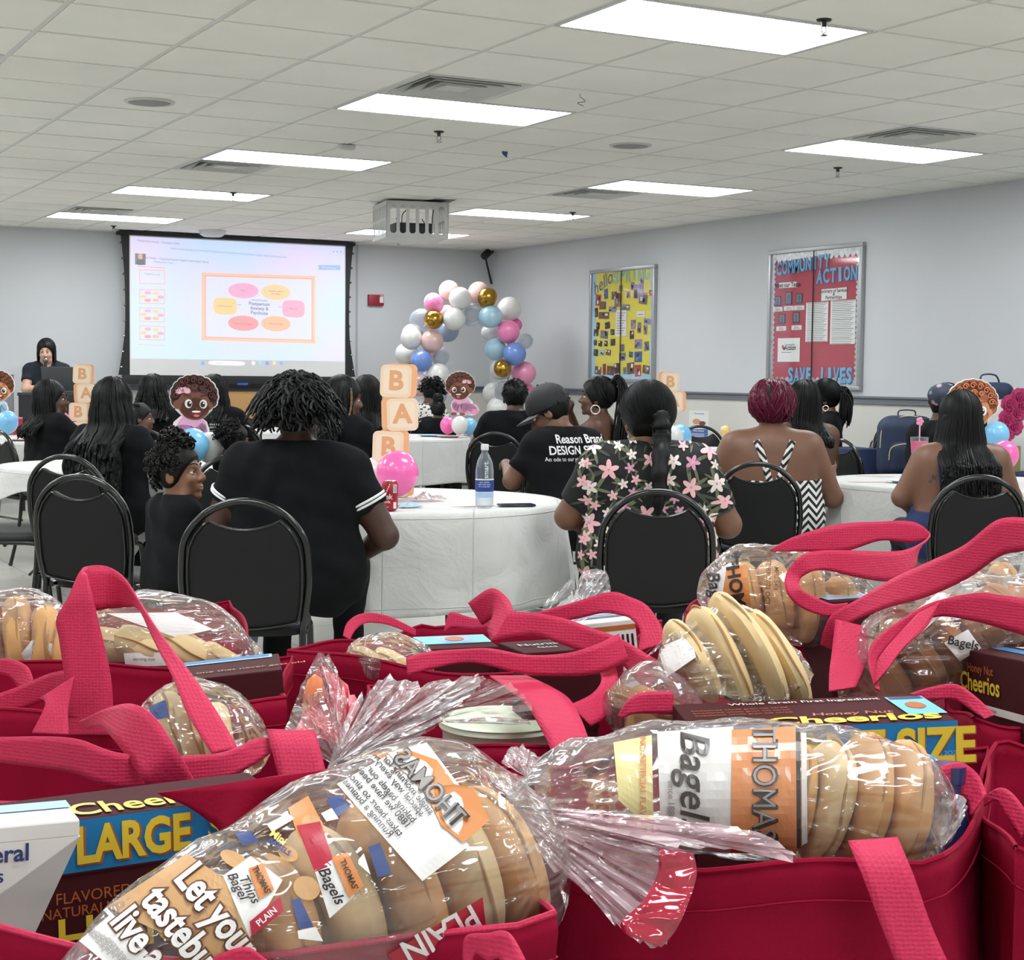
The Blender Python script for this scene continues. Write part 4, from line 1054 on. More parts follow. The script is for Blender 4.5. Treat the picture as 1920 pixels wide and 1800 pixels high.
def x_zeb(I):
    z1 = I['nb'][2]-.02; z0 = I['tp'](.47)[2]
    straps(I, [[(-.095, z1), (-.06, z1-.09), (-.025, z0+.02), (-.02, z0)], [(.095, z1), (.06, z1-.09), (.025, z0+.02), (.02, z0)]], .034, m_zeb)
    # gathered bob with loose ends
    out = []; rng = I['rng']
    for i in range(340):
        ph = rng.uniform(-2.0, 2.0); th = rng.uniform(.1, .7); e = rng.uniform(1.6, 2.5)
        out.append(smooth_path([I['sp'](th+(e-th)*t, ph+.32*math.sin(3.4*t+i*1.7)*(.3+t), 1.12+(.17+.03*math.sin(i*2.3))*math.sin(pi*min(1, t*1.05))+rng.uniform(-.05, .11)) for t in np.linspace(0, 1, 7)], 14))
    mb = MB(); strands(mb, out, .0052, 5); mb.build('hair', I['hm'], I['root'])
    c = MB(); q = I['sp'](1.2, -.28, 1.33); c.box(q+[-.010, -.012, -.045], q+[.010, .010, .05], 0, .006); c.build('hair_clip', mat('hair_clip_black', '131317', .3), I['root'])
P5 = person('woman with burgundy hair and a zigzag striped strappy dress', 1449, 8.45, 1, 'mid', 1.46, 'tank', m_zeb, tl=.42, hair='updo', hair_m=H_BUR, hn=10, hr=.004, hd=.0085, head=(3, 0, 0), arms=('lap', ((.27, .04, .12), (.18, .26, .12))), extra=x_zeb, legs='skirt', legm=m_zeb, seed=5, fold=.8, shw=.02)
# --- 6 straight hair at the right
m_blue = mat('navy_top', '1a2a58', .7)
def x_tat(I):
    z1 = I['nb'][2]-.02; z0 = I['tp'](.3)[2]
    straps(I, [[(-.13, z1-.02), (-.125, z1-.1), (-.10, z0)], [(.13, z1-.02), (.125, z1-.1), (.115, z0)]], .014, m_blue)
    body = [o for o in bpy.data.objects if o.parent == I['root'] and o.name.startswith('body')][0]; bv = bvh_of(body); mb = MB(); rng = np.random.default_rng(2)
    for (cx, dz, r) in ((-.115, -.035, .012), (-.1, -.06, .014), (-.125, -.085, .012), (-.15, -.11, .015), (-.09, -.035, .008), (-.165, -.13, .01), (-.085, -.085, .009)):
        for k in range(5):
            t = k*1.257+rng.uniform(0, 1); v = [(r*.55*math.cos(t), r*.55*math.sin(t))]+ell2(r*.55*math.cos(t), r*.55*math.sin(t), r*.5, r*.26, t, 8)
            decal(mb, bv, v, [(0, i+1, (i+1) % 8+1) for i in range(8)], (cx, 0, z1+dz), (1, 0, 0), (0, 0, 1), (0, -1, 0), 0, .0012)
    addmesh(body, mb, [mat('tattoo_ink', '4a3a36', .5)])
P6 = person('woman with long straight black hair, bare shoulders and a small back tattoo', 1803, 7.62, -2, 'mid', 1.22, 'strap', m_blue, tl=.40, hair='straight', hn=620, hr=.0045, hd=.0085, hL=.36, arms=('lap', 'lap'), extra=x_tat, legs='trousers', legm=m_dkjean, seed=6, spread=1.42)
# --- 7 long braids left
P7 = person('woman with long thin braids in a black top left of the baby cutout', 212, 8.5, 22, 'deep', 1.1, 'long', hair='braids', hn=120, hr=.0095, hL=.50, tl=.41, hd=.010, head=(10, 0, 0), braid=.22, arms=('table', 'table'), seed=8, legs='trousers', spread=1.7)
def x_gl(I): glasses(I, '8a5a30')
P8 = person('woman in glasses with wavy tied hair and a black top at the left', 92, 11.6, 42, 'brown', 1.15, 'long', tl=.38, hair='braids', hn=150, hr=.006, hL=.30, hd=.011, head=(30, 0, 0), braid=.15, arms=('table', 'table'), seed=10, face=True, extra=x_gl, legs='trousers', spread=1.1)
# --- 9 speaker
def x_mic(I):
    w = I['W'][1]; a = w+np.array([-.01, .06, -.07]); b_ = I['HM']((-.01, .125, -.085))
    MB().tube([a, b_], [.011, .016], 12).ball(b_+[0, .005, .018], .026, 14, 1).build('microphone', [m_blk, m_chr], I['root'])
spk = person('woman with long dark hair speaking into a microphone behind the laptop', 88, 15.7, 165, 'light', .95, 'tee', m_navyb, hair='straight', hair_m=H_BRN, hn=260, hr=.004, hL=.24, hd=.0095, head=(8, 8, 0), stand=True, zs=.80, hsc=1.0, arms=('table', ((.2, .12, .22), (.03, .17, .235))), face='open', extra=x_mic, seed=11, legs='trousers', spread=1.0, hby=-.02)
P10 = person('woman with black chin length twists before the left part of the screen', 286, 11.95, -3, 'deep', 1.1, 'long', hair='braids', hn=110, hr=.0095, hL=.22, tl=.42, hd=.0115, braid=.2, seed=12, legs='trousers', spread=1.4)
def x_beads(I):
    mb = MB(); rng = I['rng']
    for i in range(7):
        x_ = .03+.016*i; 
        for k in range(10): mb.ball((x_, -.215-.005*math.sin(i), I['nb'][2]-.10-.022*k), (.0055, .0055, .008), 8, 0)
    mb.build('hair_beads', mat('clear_beads', 'c9ccd2', .2), I['root'])
P11 = person('woman with very long beaded braids in front of the screen', 402, 12.5, 6, 'deep', 1.2, 'long', hair='braids', hn=110, hr=.0105, hL=.52, tl=.42, hd=.0115, braid=.25, seed=13, legs='trousers', spread=1.5, extra=x_beads)
P12 = person('woman with cornrow braids and a gold wrapped plait behind the big curly hair', 638, 9.9, 30, 'brown', 1.05, 'long', m_tee, hair='braids', hn=170, hr=.0062, hL=.34, hd=.010, braid=.25, head=(35, 8, 0), seed=14, arms=('table', 'table'), legs='trousers', spread=1.0, face=True,
             extra=lambda I: MB().tube(smooth_path([I['HM']((.085, .0, .06)), I['HM']((.1, .01, -.03)), I['HM']((.105, .0, -.15)), I['HM']((.10, -.01, -.36))], 50), .007*(1+.25*np.sin(np.arange(50)*1.3)), 8).build('gold_plait', mat('gold_plait', '6d5636', .5), I['root']))
def x_strap13(I):
    z1 = I['nb'][2]-.02; z0 = I['tp'](.48)[2]; straps(I, [[(-.12, z1-.02), (-.10, z1-.1), (-.05, z0)], [(.12, z1-.02), (.10, z1-.1), (.05, z0)]], .010, m_tee)
P13 = person('woman with long straight black hair and a thin strapped black top', 688, 11.0, -12, 'brown', 1.1, 'tank', m_tee, hair='straight', hn=300, hr=.0045, hL=.34, hd=.0115, seed=15, legs='trousers', spread=1.15, extra=x_strap13)
m_leo = mat('leopard_print', 'd6d2cc', .8)
n, l, b = nodes(m_leo); tc = n.new('ShaderNodeTexCoord'); v_ = n.new('ShaderNodeTexVoronoi'); v_.inputs['Scale'].default_value = 38; l.new(tc.outputs['Object'], v_.inputs['Vector'])
g_ = mth(n, l, 'LESS_THAN', v_.outputs['Distance'], .42); mx = n.new('ShaderNodeMix'); mx.data_type = 'RGBA'; l.new(g_, mx.inputs[0]); mx.inputs[6].default_value = lin('d9d5cf'); mx.inputs[7].default_value = lin('201d1e'); l.new(mx.outputs[2], b.inputs['Base Color'])
P14 = person('woman in a black and white animal print top beside the arch', 790, 15.6, 40, 'deep', 1.1, 'long', m_leo, hair='curly', hn=150, hr=.005, hd=.013, seed=16, head=(0, 22, 0), lean=.12, legs='trousers', zs=.42)
def x_bun(I):
    mb = MB(); c = I['HM']((0, -.02, .15)); rng = I['rng']; out = []
    for i in range(110):
        d = rng.normal(size=3); d /= np.linalg.norm(d); u = np.cross(d, rng.normal(size=3)); u /= np.linalg.norm(u)
        out.append([c+d*.045*(.6+.4*math.sin(t*3))+u*.03*t for t in np.linspace(0, 1, 6)])
    mb.ball(c, .045, 16); strands(mb, out, .005, 5); mb.build('hair_bun', I['hm'], I['root'])
kid1 = person('small child with a hair bun behind the far middle table', 822, 15.0, 0, 'deep', 1.0, 'tee', hair='short', hn=120, hd=.012, s=.72, zs=.46, extra=x_bun, seed=17, legs='trousers')
P15 = person('man with short hair in a plain black shirt facing the balloon arch', 968, 12.0, -10, 'deep', 1.32, 'tee', hair='short', hn=500, hd=.0105, head=(12, 6, 0), seed=18, legs='trousers', shw=.02, arms=('table', ((.27, .0, .12), (.2, .24, .1))), lean=.04, zs=.44)
def x_hoop(I):
    hoop(I, -1, .030); hoop(I, 1, .030)
    out = []; rng = I['rng']
    for i in range(70):
        a = I['HM'](np.array([rng.normal(0, .015), -.085, .085+rng.normal(0, .012)])); b_ = rng.normal(0, .016, 3)*[1, 1, .2]
        out.append(smooth_path([a, a+np.array([0, -.05, .035])+b_*.5, a+np.array([0, -.09, -.03])+b_, a+np.array([0, -.085, -.2])+b_*1.3, a+np.array([0, -.07, -.40])+b_*1.5], 26))
    mb = MB(); strands(mb, out, .0065, 5, 0, .2); mb.build('ponytail', I['hm'], I['root'])
P16 = person('woman in profile with a large hoop earring and a high braided ponytail', 1122, 11.05, -72, 'brown', 1.05, 'tank', mat('brown_top', '3a2a26', .7), hair='sleek', hn=140, hr=.0055, hL=.40, hd=.0095, head=(-8, -4, 0), braid=.2, seed=19, arms=('chin', 'chin'), face=True, extra=x_hoop, legs='trousers', spread=.8, hby=.03)
P17 = person('woman with wavy black hair and a bare shoulder beyond the burgundy hair', 1508, 9.75, -14, 'brown', 1.1, 'tank', mat('peach_top', '9c7a6a', .7), hair='straight', hn=260, hr=.005, hL=.28, hd=.0115, seed=20, legs='trousers', spread=1.2)
def x_hoop2(I):
    hoop(I, -1, .02, 'cfc6ba')
    out = []; rng = I['rng']
    for i in range(120):
        a = I['HM'](np.array([rng.normal(0, .02), -.10, .03+rng.normal(0, .015)])); b_ = rng.normal(0, .02, 3)
        out.append(smooth_path([a, a+np.array([0, -.05, .0])+b_*.5, a+np.array([0, -.07, -.09])+b_, a+np.array([0, -.06, -.2])+b_], 14))
    mb = MB(); strands(mb, out, .006, 5); mb.build('ponytail', I['hm'], I['root'])
P18 = person('woman in a dark polo with a wavy ponytail looking down by the wall', 1552, 12.0, -78, 'brown', 1.05, 'polo', m_tee, hair='sleek', hn=500, hd=.0095, head=(0, 10, 0), seed=21, face=True, extra=x_hoop2, arms=(((.22, .12, .2), (.1, .33, .28)), ((.22, .1, .2), (.12, .33, .28))), legs='trousers')
m_sc = mat('floral_scarf', '2c3648', .7)
n, l, b = nodes(m_sc); tc = n.new('ShaderNodeTexCoord'); v_ = n.new('ShaderNodeTexVoronoi'); v_.inputs['Scale'].default_value = 20; l.new(tc.outputs['Object'], v_.inputs['Vector'])
rp = n.new('ShaderNodeValToRGB'); rp.color_ramp.elements[0].color = lin('c98a92'); rp.color_ramp.elements[0].position = .22; rp.color_ramp.elements[1].color = lin('2a3446'); rp.color_ramp.elements[1].position = .42
e_ = rp.color_ramp.elements.new(.34); e_.color = lin('6f8090'); l.new(v_.outputs['Distance'], rp.inputs[0]); l.new(rp.outputs[0], b.inputs['Base Color'])
def x_bon(I):
    def f(P):
        q = ((P-I['hc'])@I['Rh']); d = elld(q, (0, -.03, .045), (.118, .13, .10)); return np.maximum(d+.004*np.sin(60*q[:, 0])*np.sin(50*q[:, 2]), q[:, 1]*.8-q[:, 2]*.6-.03)
    imesh('head_scarf', f, I['hc']-.2, I['hc']+.2, .008, m_sc, I['root'])
P19 = person('woman in a floral head scarf beside the navy backpack', 1748, 10.2, 60, 'dark', 1.1, 'tee', m_tee, hair='sleek', hn=50, hr=.005, hd=.0115, head=(10, 25, 0), seed=22, extra=x_bon, legs='trousers', zs=.45, lean=.08)
kid2 = person('child with curly dark hair peeking over a chair beside the black polo', 440, 8.9, 60, 'brown', 1.0, 'tee', hair='curly', hn=200, hr=.004, hd=.0115, s=.72, zs=.42, seed=23, hair_m=H_BRN, legs='trousers')
kid3 = person('child in profile beside the woman with long thin braids', 262, 10.3, 78, 'brown', 1.0, 'tee', mat('purple_tee', '6a5a74', .8), hair='short', hn=150, hd=.009, s=.72, zs=.50, seed=24, face=True, legs='trousers')
# ---------------- things in the middle ground ----------------
# balloons
def balloon_mat(nm, c, kind='latex'):
    if kind == 'gold': return mat('balloon_'+nm, c, .22, .95)
    if kind == 'clear':
        if 'balloon_'+nm in MC: return MC['balloon_'+nm]
        m = mat('balloon_'+nm, c, .08); n, l, b = nodes(m); out = [x for x in n if x.type == 'OUTPUT_MATERIAL'][0]
        t = n.new('ShaderNodeBsdfTransparent'); t.inputs[0].default_value = lin('e8eaee'); fr = n.new('ShaderNodeLayerWeight'); fr.inputs[0].default_value = .35
        mx = n.new('ShaderNodeMixShader'); a = mth(n, l, 'MULTIPLY_ADD', fr.outputs['Facing'], .55, .22); l.new(a, mx.inputs[0]); l.new(t.outputs[0], mx.inputs[1]); l.new(b.outputs[0], mx.inputs[2]); l.new(mx.outputs[0], out.inputs[0]); return m
    return mat('balloon_'+nm, c, .28, coat=.5, spec=.5)
BC = {'white': ('white', 'dcdbd8'), 'peach': ('peach', 'dcb8b2'), 'pink': ('pink', 'ef86b6'), 'hot': ('hot_pink', 'f268b0'), 'rose': ('rose', 'e58fb4'), 'lblue': ('light_blue', 'a5cbdc'), 'blue': ('blue', '6d8fd4'), 'sky': ('sky_blue', '7cc0ea'),
      'gold': ('gold', 'b08a3a', 'gold'), 'clear': ('clear', 'c9ced6', 'clear'), 'greyblue': ('grey_blue', '9aa9c2'), 'yellow': ('yellow', 'e8c37a')}
def balloon(p, r, kind, label, group, down=(0, .3, -1)):
    down = np.array(down, float); down /= np.linalg.norm(down); u = np.cross(down, [1, 0, .01]); u /= np.linalg.norm(u); w = np.cross(down, u); ax = np.stack([u, w, -down], 1)
    rt = empty('balloon', p, 0, label, 'balloon', group); prof = []
    for k in range(15):
        t = pi*k/14; z = -math.cos(t); rr = math.sin(t); z2 = z*1.06 if z > 0 else z*1.14; prof.append((r*rr*(1-.06*max(0, -z)), r*z2))
    MB().lathe(prof, 28, 0, (0, 0, 0), ax).build('balloon_skin', balloon_mat(*BC[kind]), rt)
    MB().lathe([(0, -1.12*r), (.05*r, -1.16*r), (.04*r, -1.19*r), (.10*r, -1.26*r), (0, -1.24*r)], 10, 0, (0, 0, 0), ax).build('knot', balloon_mat(*BC[kind]), rt)
    return rt
ARCH = [(726,577 - 0,0,'x')][:0]
ARCH = [ # x, y, radius px, colour, depth offset (m toward viewer), label
 (842,545,19,'peach',0,'peach balloon at the very top of the arch, left of the two'), (897,548,19,'peach',0,'peach balloon at the top of the arch behind the gold one'),
 (863,560,21,'white',.28,'white balloon at the top centre of the arch'), (914,558,18,'gold',.3,'gold balloon at the top right of the arch'),
 (812,567,17,'white',0,'white balloon behind the small pink one at the upper left'), (814,570,18,'pink',.25,'bright pink balloon at the upper left of the arch'),
 (838,586,14,'peach',.05,'small peach balloon between the pink and the white ones'), (813,599,18,'gold',.3,'gold balloon at the upper left of the arch'),
 (852,598,21,'white',.3,'white balloon right of the upper left gold one'), (886,593,18,'clear',.2,'clear balloon under the top of the arch'), (920,594,21,'lblue',.3,'pale blue balloon at the upper right below the gold one'),
 (955,579,22,'white',.05,'white balloon at the upper right shoulder of the arch'), (790,600,21,'clear',0,'clear balloon left of the upper left gold one'), (839,620,21,'greyblue',-.05,'grey blue balloon inside the left leg of the arch'),
 (967,609,12,'hot',-.05,'small bright pink balloon at the right behind the pink one'), (953,622,21,'pink',.25,'pink balloon on the right leg of the arch'), (919,623,16,'white',0,'white balloon inside the right leg beside the pink one'),
 (773,628,20,'white',0,'white balloon at the outer left, higher of the pair'), (771,635,20,'white',.25,'white balloon at the outer left, front of the pair'), (810,640,21,'peach',.25,'peach balloon in the middle of the left leg'),
 (985,640,14,'clear',.05,'clear balloon at the outer right of the arch'), (929,655,20,'lblue',.15,'pale blue balloon in the middle of the right leg'), (965,664,21,'blue',.3,'blue balloon on the right leg of the arch'),
 (762,664,21,'white',0,'white balloon at the outer left below the pair'), (790,677,20,'blue',.3,'blue balloon on the left leg of the arch'), (825,668,17,'clear',.05,'clear balloon inside the left leg beside the blue one'), (806,660,13,'rose',-.05,'rose balloon behind the clear one in the left leg'),
 (771,692,14,'gold',.0,'gold balloon low in the left leg'), (822,703,22,'white',.28,'white balloon low inside the left leg'), (940,692,20,'white',0,'white balloon behind the low gold one on the right'), (942,691,16,'gold',.35,'gold balloon low on the right leg'),
 (982,700,22,'rose',.15,'large rose pink balloon low on the right leg'), (786,723,20,'peach',.05,'peach balloon behind the letter block stack'), (797,706,10,'greyblue',0,'small grey blue balloon behind the blue one in the left leg'), (820,740,18,'greyblue',.1,'grey blue balloon behind the far baby cutout'),
 (926,738,21,'white',.05,'white balloon at the lower right of the arch'), (946,733,18,'clear',.25,'clear balloon at the lower right in front of the white ones'), (934,766,21,'white',.2,'white balloon near the foot of the arch on the right'),
 (985,735,17,'pink',0,'pink balloon behind the head of the man in the plain shirt'), (960,760,20,'lblue',.0,'pale blue balloon at the foot of the arch hidden by the man'), (800,765,20,'white',.0,'white balloon at the foot of the left leg')]
AD = 17.0
for (x, y, r, k, dz, lb) in ARCH:
    D = AD-dz*1.2; p = px(x, y, D); balloon(p, r*D/FPX*1.03, k, lb, 'balloons of the arch', (random.Random(x+y).uniform(-.6, .6), .8, random.Random(x).uniform(-.9, .3)))
ast = empty('arch_stand', (*gp(868, AD+.1), 0), 0, 'thin white frame holding the balloon arch in the corner', 'frame')
cen = [px(a, b, AD+.1)-np.array(ast.location) for a, b in ((790, 900), (778, 760), (776, 690), (785, 635), (815, 590), (865, 572), (915, 580), (945, 620), (958, 680), (950, 740), (952, 900))]
cen[0][2] = .02; cen[-1][2] = .02
MB().tube(smooth_path(cen, 60), .012, 8).build('arch_tube', mat('white_tube', 'd0d0d0', .5), ast)
for q in (cen[0], cen[-1]): MB().lathe([(0, .0), (.14, 0), (.14, .015), (0, .02)], 24, 0, (q[0], q[1], 0)).build('base', mat('white_tube', 'd0d0d0', .5), ast)
# bulletin boards on the right wall
UX = np.array([0, -1., 0]); VZ = np.array([0, 0, 1.]); NX = np.array([-1., 0, 0])
m_alu = mat('aluminium_frame', 'a9abad', .35, .6)
def glass_mat():
    if 'board_glass' in MC: return MC['board_glass']
    m = mat('board_glass', 'ffffff', .05); n, l, b = nodes(m); out = [x for x in n if x.type == 'OUTPUT_MATERIAL'][0]
    t = n.new('ShaderNodeBsdfTransparent'); g = n.new('ShaderNodeBsdfGlossy'); g.inputs['Roughness'].default_value = .05; mx = n.new('ShaderNodeMixShader'); mx.inputs[0].default_value = .05; l.new(t.outputs[0], mx.inputs[1]); l.new(g.outputs[0], mx.inputs[2]); l.new(mx.outputs[0], out.inputs[0]); return m
class Board:
    """a glazed notice board; u (0..1) runs from its far to its near edge, v (0..1) from bottom to top"""
    def __init__(s, xl, yl0, yl1, xr, yr0, yr1, label):
        a, b, c, d = pX(xl, yl1, XR), pX(xl, yl0, XR), pX(xr, yr1, XR), pX(xr, yr0, XR)
        s.y0, s.y1 = (a[1]+b[1])/2, (c[1]+d[1])/2; s.z0, s.z1 = (a[2]+c[2])/2, (b[2]+d[2])/2
        s.W, s.H = s.y0-s.y1, s.z1-s.z0
        s.r = empty('notice_board', (XR, s.y0, s.z0), 0, label, 'notice board')
        t = .035
        for lo, hi in (((-.042, -s.W, 0), (0, 0, t)), ((-.042, -s.W, s.H-t), (0, 0, s.H)), ((-.042, -t, t), (0, 0, s.H-t)), ((-.042, -s.W, t), (0, -s.W+t, s.H-t))):
            MB().box(lo, hi, 0, .006).build('frame_rail', m_alu, s.r)
        s.t = t
    def P(s, u, v, d): return np.array([-d, -u*s.W, v*s.H])
    def rect(s, mb, u0, v0, u1, v1, d, mi=0, rot=0, th=.0015):
        cu, cv, hw, hh = (u0+u1)/2*s.W, (v0+v1)/2*s.H, (u1-u0)/2*s.W, (v1-v0)/2*s.H; c, s_ = math.cos(rot), math.sin(rot)
        poly = [(cu+a*hw*c-b*hh*s_, cv+a*hw*s_+b*hh*c) for a, b in ((-1, -1), (1, -1), (1, 1), (-1, 1))]
        mb.prism(poly, (-d, 0, 0), UX, VZ, NX, th, mi)
    def text(s, mb, str_, u, v, size, mi, d, bold=.0, rot=0, sx=1, shear=0):
        U = UX*math.cos(rot)+VZ*math.sin(rot); V = VZ*math.cos(rot)-UX*math.sin(rot); text_on(mb, str_, s.P(u, v, d), U, V, size, mi, bold, sx=sx, shear=shear)
    def glass(s):
        for k in (0, 1): MB().box((-.036, -s.t-(s.W-2*s.t)*(k+.995)/2, s.t), (-.033, -s.t-(s.W-2*s.t)*(k+.005)/2, s.H-s.t)).build('glass_door', glass_mat(), s.r, smooth=False)
        MB().box((-.039, -s.W/2-.004, s.t), (-.032, -s.W/2+.004, s.H-s.t)).build('door_edge', mat('dark_metal', '3a3a3a'), s.r, smooth=False)
B1 = Board(1110, 507, 713, 1232, 496, 720, 'yellow notice board with the heading hello spring and many cut out pictures')
MB().box((-.02, -B1.W+.03, .03), (-.003, -.03, B1.H-.03)).build('backing', mat('board_yellow', 'd9cc4e', .8, var=.04), B1.r, smooth=False)
f = MB(); cols = ['paleblue', 'white', 'dark', 'brown', 'red', 'blue', 'lilac', 'photo', 'teal']
cm = [mat('paper_paleblue', '9cc4d6', .8), mat('paper_white', 'dcdcd8', .8), mat('print_dark', '2b2a2c', .7), mat('print_brown', '6b4a38', .7), mat('print_red', 'a8343a', .7), mat('print_blue', '3f5f93', .7), mat('print_lilac', '8f86a8', .7), mat('print_grey', '6f7278', .7), mat('print_teal', '3f7f86', .7)]
B1.rect(f, .03, .03, .085, .97, .022, 0); B1.rect(f, .03, .03, .97, .075, .0225, 0); B1.rect(f, .93, .03, .97, .97, .0215, 0)
f.build('border_paper', cm, B1.r, smooth=False)
f = MB(); B1.text(f, 'hello', .205, .88, .20, 0, .024, .0, rot=.35, shear=.2); f.build('heading_hello', mat('letter_navy', '46537a', .7), B1.r, smooth=False)
f = MB()
for i, ch in enumerate('SPRING'): B1.text(f, ch, .40+.094*i, .915+.01*(i % 2), .17, 0, .025, .03, rot=.03, sx=min(1.4, .085*B1.W/float(np.ptp(text2d(ch, .17, .03)[0][:, 0]))))
f.build('heading_spring', mat('letter_green', '8fb59a', .7), B1.r, smooth=False)
rnd = random.Random(4); spots = [(.13,.73,.08,.10,4),(.2,.68,.10,.07,3),(.1,.62,.05,.08,2),(.25,.78,.06,.09,5),(.38,.76,.08,.07,3),(.44,.72,.10,.12,3),(.48,.82,.05,.05,7),(.36,.64,.12,.05,6),(.56,.65,.12,.05,7),(.6,.76,.05,.06,6),(.75,.78,.14,.12,6),(.82,.72,.12,.10,7),(.66,.83,.05,.07,6),(.93,.76,.05,.05,4),(.8,.86,.05,.07,6),
 (.22,.59,.16,.06,3),(.13,.50,.05,.06,2),(.28,.50,.08,.06,2),(.1,.44,.07,.06,2),(.23,.42,.12,.07,7),(.36,.44,.06,.05,2),(.09,.35,.05,.05,2),(.17,.34,.06,.05,2),(.26,.34,.05,.05,2),(.37,.35,.07,.06,2),(.1,.26,.07,.06,2),(.2,.26,.07,.05,0),(.3,.26,.08,.05,3),
 (.44,.12,.08,.09,2),(.52,.22,.10,.07,7),(.52,.30,.05,.06,7),(.68,.5,.07,.08,6),(.77,.47,.05,.09,7),(.89,.52,.11,.05,6),(.86,.45,.05,.08,6),(.66,.41,.06,.07,2),(.76,.33,.11,.08,6),(.88,.31,.07,.08,7),(.76,.22,.11,.09,5),(.65,.24,.06,.05,8),(.65,.12,.11,.10,3),(.76,.10,.09,.10,4),(.88,.11,.10,.07,3),(.14,.10,.10,.07,3),(.24,.11,.05,.10,4),(.34,.10,.11,.08,3),(.56,.10,.05,.06,8)]
for (u, v, w, h, c) in spots:
    f = MB(); B1.rect(f, u-w/2, v-h/2, u+w/2, v+h/2, .023+rnd.uniform(0, .003), c, rnd.uniform(-.12, .12))
    for k in range(3): uu_, vv_ = u+rnd.uniform(-.3, .3)*w, v+rnd.uniform(-.3, .3)*h; B1.rect(f, uu_-w*.14, vv_-h*.16, uu_+w*.14, vv_+h*.16, .028, rnd.choice([1, 2, 3, 7, 6]), 0)
    f.build('cutout_picture', cm, B1.r, smooth=False)
for (u0, v0, u1, v1) in ((.41, .40, .58, .63), (.48, .18, .58, .22), (.73, .56, .85, .61)):
    f = MB(); B1.rect(f, u0, v0, u1, v1, .025, 1)
    for k in range(int((v1-v0)*45)): vv_ = v1-.03-k*.022; (vv_ > v0+.01) and B1.rect(f, u0+.02, vv_, u1-.02-.02*(k % 3), vv_+.006, .0256, 7)
    f.build('notice_sheet', cm, B1.r, smooth=False)
B1.glass()
B2 = Board(1445, 471, 728, 1621, 454, 733, 'red notice board reading community action save lives')
MB().box((-.02, -B2.W+.03, .03), (-.003, -.03, B2.H-.03)).build('backing', mat('board_red', 'a93a4a', .8, var=.04), B2.r, smooth=False)
f = MB()     # scalloped silver border
m_silver = mat('silver_border', 'b9bcbc', .35, .5, var=.3, vscale=30)
def scallop(a, b, n_, off, inward):
    a, b, inward = map(np.array, (a, b, inward)); poly = []
    L = b-a
    for i in range(n_):
        for k in range(6): t = (i+k/6)/n_; poly.append(tuple(a+L*t+inward*(.035+.022*math.sin(pi*k/6))))
    poly = poly+[tuple(b+inward*.035), tuple(b), tuple(a)]
    f.prism(poly, (-off, 0, 0), UX, VZ, NX, .0015, 0)
W_, H_ = B2.W, B2.H
scallop((.03, H_-.03), (W_-.03, H_-.03), 17, .022, (0, -1.5)); scallop((.03, .03), (W_-.03, .03), 17, .022, (0, 1.3)); scallop((.03, .03), (.03, H_-.03), 26, .0235, (1, 0)); scallop((W_-.03, .03), (W_-.03, H_-.03), 26, .0235, (-1, 0))
f.build('scalloped_border', m_silver, B2.r, smooth=False)
m_lb = mat('letter_blue', '6aa7cf', .7); m_lbs = mat('letter_shadow_blue', '2c5f8e', .7)
def letters(txt, u0, du, v, size, nm, rot=0., dv=0):
    f = MB()
    for i, ch in enumerate(txt):
        if ch == ' ': continue
        gv = text2d(ch, size, .03)[0]; gw = float(np.ptp(gv[:, 0])); fx = min(1.5, du*W_*(.86 if ch != 'I' else .4)/gw)
        B2.text(f, ch, u0+du*i+.006, v+dv*i-.005, size, 1, .0245, .045, sx=fx); B2.text(f, ch, u0+du*i, v+dv*i, size, 0, .026, .03, rot=rnd.uniform(-.06, .06), sx=fx)
    f.build(nm, [m_lb, m_lbs], B2.r, smooth=False)
letters('COMMUNITY', .11, .065, .862, .155, 'lettering_community', dv=.0035); letters('ACTION', .555, .071, .782, .16, 'lettering_action', dv=.002); letters('SAVE', .265, .066, .098, .165, 'lettering_save'); letters('LIVES', .62, .066, .095, .175, 'lettering_lives')
def sheet(u0, v0, u1, v1, lines=(), nm='notice_sheet', extra=None, rot=0):
    f = MB(); B2.rect(f, u0, v0, u1, v1, .026, 1, rot)
    for (s_, u, v, sz, bo) in lines: B2.text(f, s_, u, v, sz, 2, .0268, bo)
    if extra: extra(f)
    f.build(nm, cm, B2.r, smooth=False)
sheet(.115, .725, .31, .765, [('Meet our Team', .21, .745, .055, .02)])
sheet(.58, .62, .84, .70, [('Summary of Services', .71, .683, .042, .02), ('&', .71, .66, .04, .02), ('Partnerships', .71, .638, .042, .02)], rot=.02)
def lines_(u0, u1, v0, v1, n_, mi=7):
    def g(f):
        for k in range(n_): vv_ = v1-(k+.7)*(v1-v0)/n_; B2.rect(f, u0+.015, vv_, u1-.015-.03*((k*7) % 3)/2, vv_+.0035, .0268, mi if k % 5 else 2)
    return g
sheet(.42, .335, .655, .61, nm='notice_sheet', extra=lines_(.42, .655, .335, .61, 22)); sheet(.68, .315, .935, .615, nm='notice_sheet', extra=lines_(.68, .935, .315, .615, 24))
def logo(f): B2.rect(f, .165, .285, .185, .315, .027, 4, .5); B2.rect(f, .18, .28, .20, .30, .0272, 2, .3); B2.text(f, 'Action', .255, .295, .06, 2, .027, .02, shear=.2); B2.text(f, 'Community', .25, .318, .03, 2, .027); B2.rect(f, .16, .262, .27, .265, .027, 2)
sheet(.115, .195, .36, .365, nm='logo_sheet', extra=logo)
